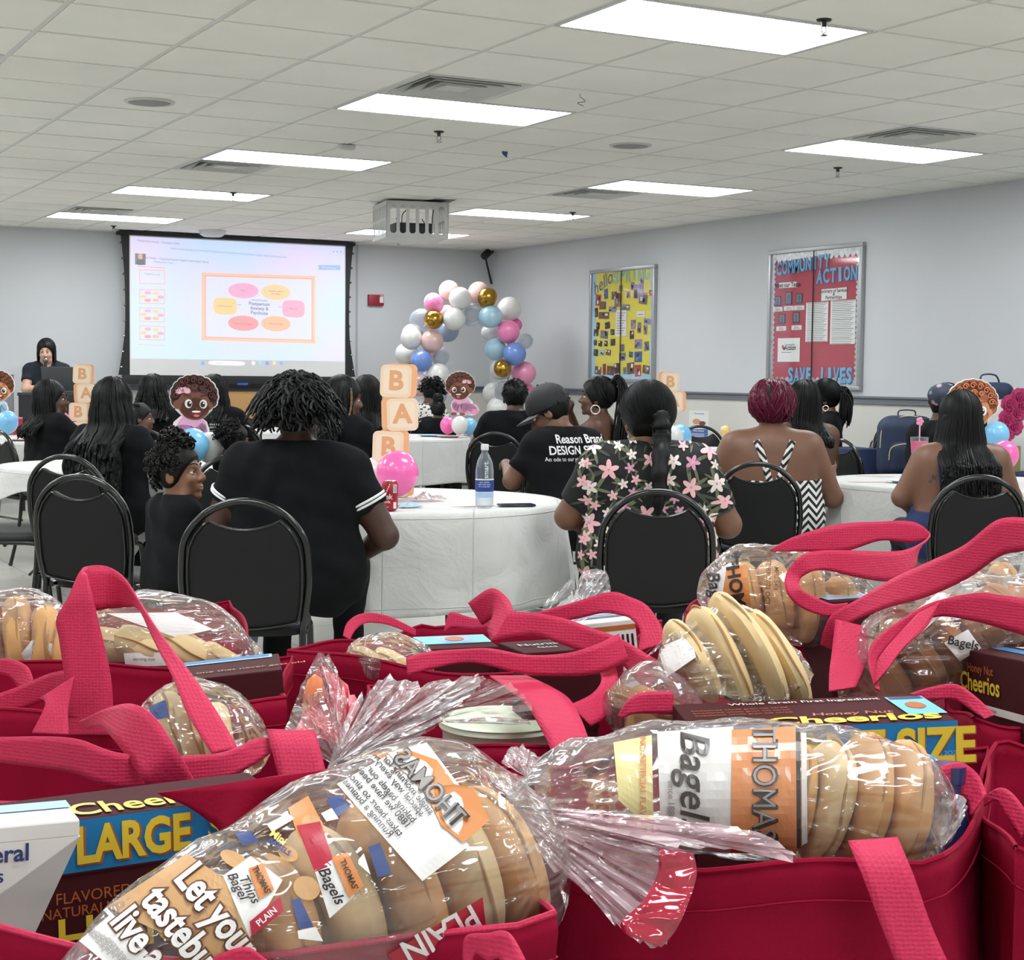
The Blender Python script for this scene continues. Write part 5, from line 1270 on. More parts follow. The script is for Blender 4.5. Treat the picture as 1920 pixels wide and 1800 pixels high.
for (u, v, h_) in ((.105, .635, .07), (.225, .65, .09), (.34, .645, .07), (.155, .505, .07), (.315, .51, .075)):
    f = MB(); w_ = .036; B2.rect(f, u-w_, v-h_/2, u+w_, v+h_/2, .026, 2); B2.rect(f, u-w_+.008, v-h_/2+.006, u+w_-.008, v+h_/2-.006, .0268, 7); B2.rect(f, u-.014, v-h_*.4, u+.014, v+h_*.05, .0276, 5); B2.rect(f, u-.009, v+h_*.05, u+.009, v+h_*.28, .0276, 3); f.build('staff_photo', cm, B2.r, smooth=False)
for (u, v) in ((.105, .575), (.23, .578), (.345, .578), (.15, .435), (.32, .438)): sheet(u-.055, v-.016, u+.055, v+.016, [('Name', u, v+.004, .024, 0), ('Program staff', u, v-.007, .016, 0)], 'name_label')
B2.glass()
# letter block stacks (flat foam-board cutouts with thickness)
m_blkf = mat('block_face', 'f2d6b8', .7); m_blko = mat('block_orange', 'eeb183', .7); m_blkl = mat('block_letter', 'e4a878', .7); m_board_edge = mat('cutout_edge', 'efe9e2', .7)
def rrect(cx, cy, hw, hh, r, rot=0):
    o = []
    for (sx, sy, a0) in ((1, 1, 0), (-1, 1, 90), (-1, -1, 180), (1, -1, 270)):
        for k in range(5): a = math.radians(a0+22.5*k); o.append((sx*(hw-r)+r*math.cos(a), sy*(hh-r)+r*math.sin(a)))
    c, s = math.cos(rot), math.sin(rot); return [(cx+x*c-y*s, cy+x*s+y*c) for x, y in o]
def baby_blocks(x, D, w, label, n_=4, flip=1, hd_=0, tilt=0, z0=.742):
    g = gp(x, D); r = empty('letter_block_stack', (g[0], g[1], z0), head_rot(hd_), label, 'table decoration', 'stacked letter block cutouts')
    yy = w*.5; U, V, N = (1, 0, 0), (0, 0, 1), (0, -1, 0); offs = [(-.05, .02), (-.20, -.03), (.22, .03), (.02, -.04), (0, 0)]
    for i in range(n_):
        ch = 'BABY'[n_-1-i]; ox, ro = offs[i]; ox *= w; cy = yy+i*w*.98; s = 1 if ch in 'A' else -1
        s *= flip; mb = MB()
        mb.prism(rrect(ox-s*w*.16, cy+w*.02, w*.46, w*.5, w*.16, ro), (0, 0, 0), U, V, N, .012, 1, 3)
        mb.prism(rrect(ox, cy, w*.46, w*.48, w*.15, ro), (0, -.0015, 0), U, V, N, .0135, 0, 3)
        mb.prism(rrect(ox, cy, w*.37, w*.385, w*.12, ro), (0, -.0022, 0), U, V, N, .001, 4, 4)
        text_on(mb, ch, (ox, -.0034, cy), (math.cos(ro), 0, math.sin(ro)), (-math.sin(ro), 0, math.cos(ro)), w*.78, 2, .035)
        mb.build('letter_block', [m_blkf, m_blko, m_blkl, m_board_edge, mat('block_face_inner', 'f4dfc6', .7)], r)
    mb = MB(); mb.box((-w*.35, .0, 0), (w*.35, w*.6, .012), 0, .003).box((-.012, .0005, .01), (.012, .012, w*n_*.6)); mb.build('stand', m_board_edge, r)
    return r
baby_blocks(741, 7.25, .153, 'tall stack of peach letter blocks spelling BABY behind the bright pink balloon', 4)
baby_blocks(153, 12.7, .153, 'stack of letter blocks beyond the woman in glasses', 4, hd_=-10)
baby_blocks(1256, 12.1, .150, 'stack of letter blocks between the yellow board and the brochure', 4, -1)
# baby cutouts : generic smiling cartoon babies on foam board
def baby(x, D, H, label, skin_c, hair_c, suit, bow=True, flip=1, hd_=0, z0=.742, lift=0):
    g = gp(x, D); r = empty('baby_cutout', (g[0], g[1], z0), head_rot(hd_), label, 'table decoration')
    N = (0, -1, 0); V = (0, 0, 1); U = (flip, 0, 0); k = H/10.
    def E(nm, shapes, m, y, th=.002):
        mb = MB()
        for sh in shapes: mb.prism(sh if flip > 0 else sh[::-1], (0, -y, lift), U, V, N, th, 0)
        return mb.build(nm, m, r, smooth=False)
    e = lambda cx, cy, a, b, rot=0, n_=28: ell2(cx*k, cy*k, a*k, b*k, rot, n_)
    sk = mat('cutout_skin_'+skin_c, skin_c, .6); hr_ = mat('cutout_hair_'+hair_c, hair_c, .6); hr2 = mat('cutout_curl_'+hair_c, [min(1, int(hair_c[i:i+2], 16)/255*1.45+.06) for i in (0, 2, 4)], .6)
    su = mat('cutout_suit_'+suit, suit, .6); dkl = mat('cutout_line', '2a1a18', .6); wh = mat('cutout_white', 'eeeae6', .6)
    curls = [e(3.1*math.cos(t)+.15, 7.0+2.75*math.sin(t), .95, .9) for t in np.linspace(-.35, pi+.35, 13)]
    back = [ell2(q*k, w_*k, a*k, b*k) for q, w_, a, b in ((.1, 6.4, 3.55, 3.45), (-.5, 1.3, 3.2, 2.75), (-3.0, .4, 2.1, 1.7))]
    E('backing_board', back+[ell2((3.1*math.cos(t)+.15)*k, (7.0+2.75*math.sin(t))*k, 1.12*k, 1.07*k) for t in np.linspace(-.35, pi+.35, 13)], m_board_edge, .0, .010)
    E('hair', curls+[e(.1, 7.2, 3.1, 2.7)], hr_, .002)
    E('ear', [e(-2.55, 5.6, .75, .8)], sk, .0035); E('ear', [e(2.7, 5.4, .6, .7)], sk, .0035)
    E('head', [e(.15, 5.7, 2.75, 2.45), e(.3, 4.9, 2.4, 1.9)], sk, .0045)
    mb = MB(); 
    for cx, cy, rr in [(3.0*math.cos(t)+.15, 7.1+2.6*math.sin(t), .5) for t in np.linspace(0, pi, 9)]+[(.3, 8.6, .5), (1.5, 8.4, .42), (-.9, 8.6, .42)]:
        P_ = [np.array([flip*(cx+rr*(1-.09*t)*math.cos(t))*k, -.0065, (cy+rr*(1-.09*t)*math.sin(t))*k+lift]) for t in np.linspace(0, 8, 26)]; mb.tube(P_, .07*k, 5, cap=False)
    mb.build('curl_lines', hr2, r)
    E('hair_front', [e(-1.5, 8.0, 1.0, .6, .4), e(.2, 8.3, 1.3, .65, -.1), e(1.7, 8.0, 1.0, .55, -.5)], hr_, .0055)
    E('body', [e(-.2, 1.7, 2.5, 2.3), e(-1.6, .6, 2.6, 1.6), e(1.5, .6, .95, 1.9), e(-3.4, .7, 1.4, 1.3)], su, .003)
    E('hand', [e(1.8, -.85, .8, .45), e(-.5, -.9, .75, .42)], sk, .0045); E('foot', [e(-3.9, -.2, 1.0, .75)], mat('cutout_foot', 'e59ab8' if bow else 'b8d8ee', .6), .0045)
    E('eye', [e(-.75, 5.75, .62, .75)], wh, .006); E('eye', [e(1.75, 5.7, .62, .75)], wh, .006)
    E('pupil', [e(-.6, 5.7, .40, .50)], dkl, .0068); E('pupil', [e(1.65, 5.65, .40, .50)], dkl, .0068)
    E('eye_glint', [e(-.45, 5.9, .14, .16)], wh, .0076); E('eye_glint', [e(1.8, 5.85, .14, .16)], wh, .0076)
    for cx, sg in ((-.9, 1), (1.9, -1)):
        mb = MB(); mb.tube([np.array([flip*(cx+q)*k, -.0066, (6.95+.25*math.cos(q*1.8)-sg*q*.12)*k+lift]) for q in np.linspace(-.6, .6, 8)], .11*k, 6, flat=.6); mb.build('eyebrow', hr_, r)
    mo = [((.55+1.0*math.cos(t))*k, (4.35+(.25 if t < pi else .95)*math.sin(t)*1.0)*k) for t in np.linspace(0, 2*pi, 24, endpoint=False)]
    E('mouth', [mo], mat('cutout_mouth', '6a1f24', .6), .006); E('teeth', [e(.55, 4.42, .75, .18)], wh, .0068); E('tongue', [e(.6, 3.75, .5, .22)], mat('cutout_tongue', 'd76a70', .6), .0066)
    E('nose', [e(.65, 4.95, .28, .16)], mat('cutout_nose_'+skin_c, [max(0, int(skin_c[i:i+2], 16)/255*.8) for i in (0, 2, 4)], .6), .006)
    mb = MB()
    for a, b_ in (((-.3, 2.0), (-.2, .5)), ((.6, 1.9), (.8, .4)), ((1.1, 1.9), (1.9, .7)), ((-1.6, 1.4), (-1.4, .2))): mb.tube([(flip*a[0]*k, -.0045, a[1]*k+lift), (flip*(a[0]+b_[0])/2*k+.1*k, -.0045, (a[1]+b_[1])/2*k+lift), (flip*b_[0]*k, -.0045, b_[1]*k+lift)], .04*k, 5)
    mb.build('suit_lines', dkl, r)
    if bow: E('bow', [e(-2.2, 7.9, .75, .5, .5), e(-1.1, 8.0, .75, .5, -.4), e(-1.7, 7.85, .3, .3)], mat('cutout_bow', 'f0b9c4', .6), .0072)
    MB().box((-.03, .0, 0), (.03, .06, .008), 0, .002).box((-.008, .0, .004), (.008, .014, lift+H*.4)).build('stand', m_board_edge, r)
    return r
baby(362, 9.3, .345, 'cartoon baby girl cutout in a pink suit with curly hair, larger and nearer one', '774a36', '452620', 'dba6c9', True, 1, 0, lift=.175)
baby(864, 14.6, .335, 'cartoon baby girl cutout in a pink suit on the far middle table', '8a5238', '5a3628', 'e4a9c8', True, -1, 0, lift=.225)
baby(-6, 12.9, .33, 'cartoon baby in a blue suit at the left edge of the photo', 'd08a5a', '6a3a22', 'a9cfe6', False, 1, lift=.20)
baby(1823, 8.9, .355, 'cartoon baby cutout with auburn curls behind the straight haired woman', 'c98a60', '9a5a3a', 'a9c4e2', False, 1, lift=.185)
def tb(x, y, D, r, k, lb, g='table balloons'): balloon(px(x, y, D), r*D/FPX, k, lb, g, (0, .2, -1))
tb(745, 887, 7.05, 40, 'hot', 'large bright pink balloon behind the cola can'); tb(688, 893, 7.2, 32, 'white', 'white balloon half hidden by the black polo sleeve'); tb(704, 884, 7.45, 26, 'sky', 'sky blue balloon behind the letter block stack')
tb(361, 835, 8.85, 31, 'sky', 'sky blue balloon under the curly baby cutout'); tb(392, 838, 8.98, 27, 'white', 'white balloon beside the sky blue one at the left table'); tb(318, 838, 9.02, 24, 'pink', 'pink balloon at the feet of the nearer baby cutout')
tb(840, 797, 14.25, 15, 'hot', 'bright pink balloon in front of the far baby cutout'); tb(862, 797, 14.1, 16, 'white', 'white balloon in front of the far baby cutout'); tb(880, 799, 14.25, 15, 'sky', 'sky blue balloon in front of the far baby cutout')
tb(14, 791, 12.5, 20, 'sky', 'sky blue balloon below the blue baby at the left edge'); tb(118, 787, 12.65, 13, 'hot', 'pink balloon by the letter blocks behind the woman in glasses')
tb(1274, 819, 11.85, 23, 'sky', 'sky blue balloon right of the flowered shirt woman'); tb(1262, 821, 11.72, 20, 'white', 'white balloon against the sky blue one right of the flowered shirt'); tb(1360, 808, 12.3, 10, 'yellow', 'small yellow balloon right of the brochure')
tb(1884, 853, 8.6, 26, 'hot', 'bright pink balloon behind the shoulder at the right edge'); tb(1868, 815, 8.9, 24, 'sky', 'pale blue balloon behind the straight haired woman')
# on the front table
def tz(x, y, z=.7435): return pz(x, y, z)
m_can = mat('can_red', 'a5202c', .3, .3); m_canw = mat('can_print_white', 'e4e0dc', .4); m_al = mat('can_aluminium', 'c9c9c8', .25, .9)
p = tz(731, 957); can = empty('soda_can', p, head_rot(8), 'red cola can on the white cloth', 'soda can'); R_ = .033; Hc = .122
MB().lathe([(0, .004), (.02, .003), (.024, 0), (.031, .008), (R_, .012), (R_, Hc-.014), (.0275, Hc-.003), (.027, Hc)], 40).build('can_body', m_can, can)
MB().lathe([(.027, Hc), (.0262, Hc+.001), (.025, Hc-.003), (0, Hc-.003)], 40).tube([(-.006, -.004, Hc-.001), (.0, -.014, Hc-.0005), (.006, -.004, Hc-.001)], .0016, 6).build('lid', m_al, can)
def wrap(mb, s_, ang, z, size, mi=0, bold=.01, vert=False, rad=R_+.0004):
    v, f_ = text2d(s_, size, bold)
    if vert: v = np.stack([-v[:, 1], v[:, 0]], 1)
    a = ang+v[:, 0]/rad; mb.add(np.stack([rad*np.sin(a), -rad*np.cos(a), z+v[:, 1]], 1), f_, mi)
def patch(mb, a0, a1, z0, z1, mi=0, rad=R_+.0003):
    n_ = 10; V = []
    for i in range(n_+1): a = a0+(a1-a0)*i/n_; V += [(rad*math.sin(a), -rad*math.cos(a), z0), (rad*math.sin(a), -rad*math.cos(a), z1)]
    mb.add(V, [(2*i, 2*i+2, 2*i+3, 2*i+1) for i in range(n_)], mi)
f = MB(); wrap(f, 'Chek', -.45, .058, .030, 0, .02); wrap(f, 'cola', -.15, .038, .017, 0, .01); wrap(f, '12 FL OZ', -.3, .006+.01, .006)
for i in range(5): f.ball((R_*math.sin(-.25+.1*i), -R_*math.cos(-.25+.1*i), .075+.008*i), .0028+.0006*(i % 2), 8)
patch(f, .62, 1.2, .074, .108); patch(f, .66, 1.1, .010, .036)
for k in range(7): patch(f, .65, 1.15, .078+.004*k, .0795+.004*k, 1, R_+.0006)
f.build('printed_label', [m_canw, mat('print_dark', '2b2a2c')], can)
def clear_mat(nm, tint='f4f6f8', k=.5, rough=.04, base='ffffff', haze=.1):
    if nm in MC: return MC[nm]
    m = mat(nm, base, rough); n, l, b = nodes(m); out = [x for x in n if x.type == 'OUTPUT_MATERIAL'][0]
    t = n.new('ShaderNodeBsdfTransparent'); t.inputs[0].default_value = lin(tint); fr = n.new('ShaderNodeLayerWeight'); fr.inputs[0].default_value = .3
    b.inputs['Specular IOR Level'].default_value = .8; b.inputs['Coat Weight'].default_value = .6
    mx = n.new('ShaderNodeMixShader'); a = mth(n, l, 'MULTIPLY_ADD', fr.outputs['Facing'], k, haze); l.new(a, mx.inputs[0]); l.new(t.outputs[0], mx.inputs[1]); l.new(b.outputs[0], mx.inputs[2]); l.new(mx.outputs[0], out.inputs[0]); return m
p = tz(908, 952); bt = empty('water_bottle', p, head_rot(0), 'clear plastic water bottle with a blue and white label', 'water bottle')
rb = .0385
MB().lathe([(0, .006), (.03, .0), (rb-.003, .006), (rb, .02), (rb-.001, .09), (rb, .15), (rb-.002, .172), (.032, .195), (.022, .218), (.014, .232), (.0135, .246)], 40).build('bottle_body', clear_mat('bottle_plastic', 'eef2f6', .55, .03, 'cdd6dc', .12), bt)
MB().lathe([(0, .268), (.0155, .268), (.0165, .262), (.0165, .245), (.0155, .243)], 32).build('cap', mat('cap_white', 'e6e6e6', .4), bt)
f = MB(); patch(f, -1.5, 1.5, .070, .118, 0, rb+.0006); patch(f, -1.5, 1.5, .118, .124, 1, rb+.0006); patch(f, -1.5, 1.5, .045, .068, 2, rb+.0004)
v, f_ = text2d('smart', .030, .012); v = np.stack([-v[:, 1], v[:, 0]], 1); a = .18+v[:, 0]/rb; f.add(np.stack([(rb+.001)*np.sin(a), -(rb+.001)*np.cos(a), .160+v[:, 1]], 1), f_, 1)
v, f_ = text2d('water', .022, .008); v = np.stack([-v[:, 1], v[:, 0]], 1); a = -.75+v[:, 0]/rb; f.add(np.stack([(rb+.001)*np.sin(a), -(rb+.001)*np.cos(a), .148+v[:, 1]], 1), f_, 0)
for i, s_ in enumerate(('vapor distilled', 'water electrolytes', 'for a crisp taste')): wrap(f, s_, .0, .110-.009*i, .0078, 1, .01, rad=rb+.0012)
f.build('printed_label', [mat('label_blue', '24408c', .4), mat('label_white', 'e2e6ea', .4), mat('label_pale_blue', 'a9c4de', .4)], bt)
p = tz(968, 949); ph = empty('smartphone', p, head_rot(75), 'dark smartphone lying on the front table', 'phone'); MB().box((-.037, -.078, .0005), (.037, .078, .0095), 0, .004).build('phone_body', mat('phone_dark', '2a2e3c', .2), ph); MB().box((-.034, -.075, .0096), (.034, .075, .0100)).build('screen', mat('phone_screen', '3b4054', .08), ph, smooth=False)
p = tz(885, 949, .7438); tag(MB().add([p+[-.1, .0, 0], p+[.12, .03, 0], p+[.10, -.02, 0], p+[-.10, .0, .0012], p+[.12, .03, .0012], p+[.1, -.02, .0012]], [(0,1,2),(5,4,3),(0,3,4,1),(1,4,5,2),(2,5,3,0)]).build('paper_scrap', mat('peach_paper', 'd9b9a0', .8)), 'thin peach paper strip beside the water bottle', 'paper')
def crumple(p, sz, m, nm, lb, cat, seed=0, n_=14):
    rng = np.random.default_rng(seed); mb = MB(); k = 20; V = []; F = []
    for j in range(k):
        for i in range(k):
            u, v = i/(k-1)-.5, j/(k-1)-.5; V.append(np.array([u*sz[0], v*sz[1], sz[2]*(.5+.5*math.sin(9*u+seed)*math.sin(8*v+2*seed))*(1-1.6*max(abs(u), abs(v)))+rng.uniform(0, .12)*sz[2]+.001]))
    V = np.array(V); F = [(j*k+i, j*k+i+1, (j+1)*k+i+1, (j+1)*k+i) for j in range(k-1) for i in range(k-1)]
    o = mb.add(V, F).build(nm, m, None, angle=25); o.location = Vector(p); s_ = o.modifiers.new('t', 'SOLIDIFY'); s_.thickness = .0006; return tag(o, lb, cat)
crumple(tz(768, 951), (.10, .06, .032), mat('wrapper_blue', '9cc3da', .4), 'candy_wrapper', 'crumpled pale blue wrapper right of the cola can', 'wrapper', 2)
crumple(tz(800, 938), (.15, .12, .045), clear_mat('cellophane', 'f6f2f2', .6, .08, 'e6d8d8', .2), 'cellophane_wrap', 'crumpled clear cellophane with red print on the front table', 'wrapper', 5)
# plates on the far table
def plate(x, y, r, c, lb, grp='paper plates', z=.743, k=0):
    p = pz(x, y, z); e = empty('paper_plate', p, 0, lb, 'plate', grp); MB().lathe([(0, .0015), (r*.66, .0015), (r*.74, .008), (r, .013), (r, .0145), (r*.73, .0105), (r*.64, .004), (0, .004)], 32, 0).build('plate_body', mat('plate_'+c, c, .6), e); return e
plate(806, 818, .115, 'a9cbe0', 'pale blue paper plate on the far middle table'); plate(842, 820, .115, 'e3b7c4', 'pale pink paper plate on the far middle table')
plate(33, 826, .11, 'e9c6cc', 'pink paper plate at the left edge table'); plate(1700, 905, .11, 'cfd9e4', 'pale plate on the right table'); plate(1290, 851, .11, 'a9cbe0', 'pale blue plate beside the sky blue balloon')
for (x, y, lb, zr) in ((1640, 892, 'thin paper strip on the right table, far one', .3), (1628, 903, 'thin paper strip on the right table, near one', -.1)):
    p = pz(x, y, .7445); o = MB().box((-.11, -.012, 0), (.11, .012, .0015)).build('paper_strip', mat('peach_paper', 'd9b9a0')); o.location = Vector(p); o.rotation_euler = (0, 0, head_rot(zr*60)); tag(o, lb, 'paper')
# lectern table and laptop before the speaker
ltg = gp(118, 14.9); lt = empty('lectern_table', (ltg[0], ltg[1], 0), head_rot(0), 'tall narrow table under the laptop', 'table')
zt_ = 1.09; MB().box((-.36, -.22, zt_-.03), (.36, .22, zt_), 0, .005).build('tabletop', mat('dark_laminate', '2c2c30', .4), lt)
for a in (-.32, .32):
    for b_ in (-.18, .18): MB().tube([(a, b_, 0), (a, b_, zt_-.03)], .014, 8).build('leg', m_tleg, lt)
MB().box((-.35, -.215, .35), (.35, -.2, zt_-.03)).build('front_panel', mat('dark_panel', '1c1c20', .6), lt)
lp = empty('laptop', (*gp(117, 14.88), zt_+.001), head_rot(0)+.0, 'open dark grey laptop seen from behind its lid', 'laptop')
MB().box((-.18, .0, 0), (.18, .24, .016), 0, .004).build('base', mat('laptop_grey', '5a5b5e', .35, .3), lp)
MB().add([(-.18, -.0, .014), (.18, -.0, .014), (.18, -.075, .235), (-.18, -.075, .235), (-.18, .006, .016), (.18, .006, .016), (.18, -.069, .238), (-.18, -.069, .238)], [(0,1,2,3),(7,6,5,4),(0,4,5,1),(1,5,6,2),(2,6,7,3),(3,7,4,0)]).build('lid', mat('laptop_lid', '55565a', .35, .3), lp, smooth=False)
# framed opening at far left of the back wall
p0 = pY(-60, 700, YB); p1 = pY(41, 686, YB)
MB_ = MB().box((p1[0]-.09, YB-.05, 0), (p1[0], YB-.001, p1[2])).box((p1[0]-1.1, YB-.05, p1[2]-.09), (p1[0]-.09, YB-.001, p1[2])).box((p1[0]-1.1, YB-.05, 0), (p1[0]-1.01, YB-.001, p1[2]-.09))
r = struct(MB_, 'door_1', mat('white_frame', 'c6c7c8', .5), smooth=False)
struct(MB().box((p1[0]-1.01, YB-.03, 0), (p1[0]-.09, YB-.004, p1[2]-.09)), 'door_2', mat('door_grey', '8c8e92', .6), smooth=False)
# pink tumbler on the left edge table
p = pz(33, 815, .743); r = empty('tumbler', p, 0, 'raspberry red tumbler on the left edge table', 'cup'); MB().lathe([(0, 0), (.036, 0), (.043, .13), (.043, .135), (0, .135)], 24).build('cup_body', mat('tumbler_red', 'a82848', .3), r); MB().lathe([(0, .137), (.044, .137), (.044, .148), (0, .15)], 24).build('lid', mat('tumbler_lid', 'd98aa0', .3), r)
# brochure
g = gp(1312, 14.0); r = empty('brochure', (g[0], g[1], .744), head_rot(12), 'upright blue and white brochure in a stand by the wall', 'brochure')
f = MB(); f.box((-.085, -.002, .0), (.085, .002, .26), 0); f.box((-.08, -.0035, .005), (.08, -.002, .10), 1); f.box((-.08, -.0035, .225), (.08, -.002, .245), 0); f.prism(ell2(-.02, .165, .035, .025), (0, -.0035, 0), (1,0,0), (0,0,1), (0,-1,0), .001, 2); f.prism(ell2(.03, .15, .03, .02), (0, -.0035, 0), (1,0,0), (0,0,1), (0,-1,0), .001, 3)
text_on(f, 'Warmline', (0, -.0042, .235), (1,0,0), (0,0,1), .022, 1, .01); text_on(f, 'We listen', (0, -.0042, .085), (1,0,0), (0,0,1), .024, 0, .01)
for k in range(4): f.box((-.07, -.0042, .02+.012*k), (.05, -.0036, .024+.012*k), 0)
f.build('cover', [mat('paper_white', 'dcdcd8'), mat('brochure_blue', '3c62a0', .5), mat('brochure_skin', 'c9916a', .6), mat('print_brown', '6b4a38')], r, smooth=False)
MB().box((-.09, .003, 0), (.09, .05, .006)).box((-.09, .0025, 0), (.09, .005, .12)).build('stand', clear_mat('acrylic', 'f0f4f6', .4, .03, 'dfe6ea', .1), r, smooth=False)
# right side : navy tables, backpack, display board with flowers
m_nvc = mat('navy_cloth', '1e2c52', .8, bump=.2, bscale=20, bdist=.003)
def cloth_table(x, D, w, d, h_, lb, hd_=0, flare=.05):
    g = gp(x, D); r = empty('covered_table', (g[0], g[1], 0), head_rot(hd_), lb, 'table'); n_ = 40; V = []
    per = []
    for i in range(n_):
        t = 2*pi*i/n_; per.append((w/2*np.sign(math.cos(t))*abs(math.cos(t))**.25, d/2*np.sign(math.sin(t))*abs(math.sin(t))**.25))
    for z, k in ((h_, 1), (h_-.005, 1.01), (h_*.5, .94), (.02, 1.02)):
        for i, (a, b_) in enumerate(per): q = k+(.02*math.sin(i*2.2) if z < h_*.6 else 0); V.append((a*q, b_*q, z))
    F = [tuple(range(n_))]+[(j*n_+i, (j+1)*n_+i, (j+1)*n_+(i+1) % n_, j*n_+(i+1) % n_) for j in range(3) for i in range(n_)]
    MB().add(V, F).build('stretch_cover', m_nvc, r, angle=50); return r
cloth_table(1598, 11.55, .30, .4, .80, 'navy covered table beside the woman in the dark polo', -20)
cloth_table(1700, 11.25, .50, .5, .62, 'navy covered table under the backpack', 0)
cloth_table(1930, 9.9, .7, .5, .74, 'navy covered table at the right edge below the flowers', 0)
bpk = empty('backpack', (*gp(1702, 11.2), .6205), head_rot(0), 'navy backpack with a teddy bear patch on the table', 'backpack')
m_nb = mat('backpack_navy', '1f2c48', .7, bump=.3, bscale=120); m_trim = mat('backpack_piping', 'c9b88a', .6)
def fb(P):
    q = P; d = elld(np.stack([np.sign(q[:, 0])*np.maximum(abs(q[:, 0])-.09, 0), np.sign(q[:, 1])*np.maximum(abs(q[:, 1])-.04, 0), np.sign(q[:, 2]-.2)*np.maximum(abs(q[:, 2]-.2)-.13, 0)], 1), (0, 0, 0), (.105, .09, .095)); return d
imesh('main_body', fb, (-.25, -.2, -.05), (.25, .2, .5), .012, m_nb, bpk)
def fb2(P): q = P-np.array([.0, -.115, .13]); return elld(np.stack([np.sign(q[:, 0])*np.maximum(abs(q[:, 0])-.09, 0), q[:, 1], np.sign(q[:, 2])*np.maximum(abs(q[:, 2])-.06, 0)], 1), (0, 0, 0), (.055, .05, .06))
imesh('front_pocket', fb2, (-.2, -.22, -.02), (.2, .0, .3), .01, m_nb, bpk)
MB().tube(smooth_path([(-.15, -.14, .12), (-.13, -.15, .21), (0, -.158, .235), (.13, -.15, .21), (.15, -.14, .12)], 30), .004, 6).tube(smooth_path([(-.195, -.06, .2), (-.17, -.07, .36), (0, -.075, .425), (.17, -.07, .36), (.195, -.06, .2)], 30), .004, 6).build('piping', m_trim, bpk)
MB().tube(smooth_path([(-.06, .0, .42), (-.05, 0, .46), (.05, 0, .46), (.06, 0, .42)], 16), .01, 8, flat=.5).build('handle', m_nb, bpk)
mbp = MB()
for (a, b_, r1, r2) in ((0, .33, .034, .03), (0, .285, .036, .038), (-.03, .355, .012, .012), (.03, .355, .012, .012), (-.035, .295, .014, .022), (.035, .295, .014, .022), (-.022, .25, .016, .016), (.022, .25, .016, .016)): mbp.ball((a-.04, -.118+.2*abs(b_-.3), b_), (r1, .008, r2), 14)
mbp.build('bear_patch', mat('bear_tan', 'caa27c', .8), bpk)
f2 = MB()
for a in (-.052, -.030): f2.ball((a, -.125, .335), .004, 8)
f2.ball((-.041, -.127, .325), (.006, .004, .004), 8); f2.build('bear_face', mat('print_dark', '2b2a2c'), bpk)
# tumbler with a pink straw topper
p = px(1724, 822, 9.3); r = empty('tumbler', (p[0], p[1], .742), 0, 'clear tumbler with pink flower straw by the tattooed shoulder', 'cup')
MB().lathe([(0, 0), (.032, 0), (.05, .20), (0, .20)], 24).build('cup_body', mat('tumbler_pink', 'd8688c', .3), r)
MB().lathe([(.051, .20), (.052, .225), (0, .228)], 24).build('lid', clear_mat('acrylic', 'f0f4f6'), r); MB().tube([(0, 0, .2), (0, 0, .31)], .004, 8).build('straw', mat('straw_pink', 'eab8cc', .4), r)
f = MB(); [f.ball((.016*math.cos(t), 0, .315+.016*math.sin(t)), .011, 8) for t in np.linspace(0, 6.28, 6)[:-1]]; f.ball((0, -.006, .315), .008, 8); f.build('flower_topper', mat('topper_pink', 'efa0c0', .5), r)
# white display board with magenta flowers
g = gp(1905, 9.75); r = empty('display_board', (g[0], g[1], .742), head_rot(0), 'white display board at the right edge behind the magenta flowers', 'display board')
MB().box((-.13, .10, 0), (.25, .13, .44), 0, .004).build('panel', mat('display_white', 'd0d0cf', .6), r)
MB().box((-.02, .0, -.0), (.045, .05, .16), 0, .006).build('wooden_post', mat('olive_wood', '8a8050', .6), r)
rnd2 = np.random.default_rng(9)
for i, (x, y) in enumerate(((1910, 745), (1893, 758), (1905, 775), (1888, 785), (1900, 800), (1885, 812), (1915, 760))):
    p = px(x, y, 9.6); e = empty('paper_flower', p, 0, ('magenta paper flower, %s of the garland at the right edge' % ('topmost', 'second from the top', 'third from the top', 'fourth from the top', 'fifth from the top', 'lowest', 'rightmost')[i]), 'flower', 'magenta flower garland')
    mb = MB()
    for ring_, (nr, rr, tl_) in enumerate(((11, .05, .15), (9, .036, .55), (6, .022, .95), (4, .011, 1.3))):
        for k in range(nr):
            t = 2*pi*k/nr+ring_*.3+rnd2.uniform(-.15, .15); d = R0*math.cos(t)+np.array([0, 0, 1])*math.sin(t); nrm = -np.array([FW[0], FW[1], 0])
            c = d*rr*.6+nrm*.012*ring_; ax = np.cross(d, nrm); dd = d*math.cos(tl_)+nrm*math.sin(tl_); n3 = np.cross(dd, ax)
            mb.ball(c+nrm*.008, (rr*.62, rr*.42+.004, .004), 10, R=np.stack([dd, ax, n3], 1))
    mb.build('petals', mat('flower_magenta', 'a8285e', .6, var=.25, vscale=40), e)
bg = empty('travel_bag', (*gp(1858, 10.6), 0), head_rot(0), 'navy bag with a looped handle standing behind the display board', 'bag')
zb_ = px(1858, 728, 10.6)[2]
imesh('bag_body', lambda P: elld(np.stack([np.sign(P[:, 0])*np.maximum(abs(P[:, 0])-.08, 0), P[:, 1], np.sign(P[:, 2]-zb_+.12)*np.maximum(abs(P[:, 2]-zb_+.12)-.1, 0)], 1), (0, 0, 0), (.07, .09, .06)), (-.2, -.15, zb_-.35), (.2, .15, zb_+.1), .012, m_nb, bg)
MB().tube(smooth_path([(-.07, 0, zb_+.02), (-.06, 0, zb_+.085), (.03, 0, zb_+.085), (.06, 0, zb_+.02)], 20), .011, 8, flat=.5).build('handle', m_nb, bg)
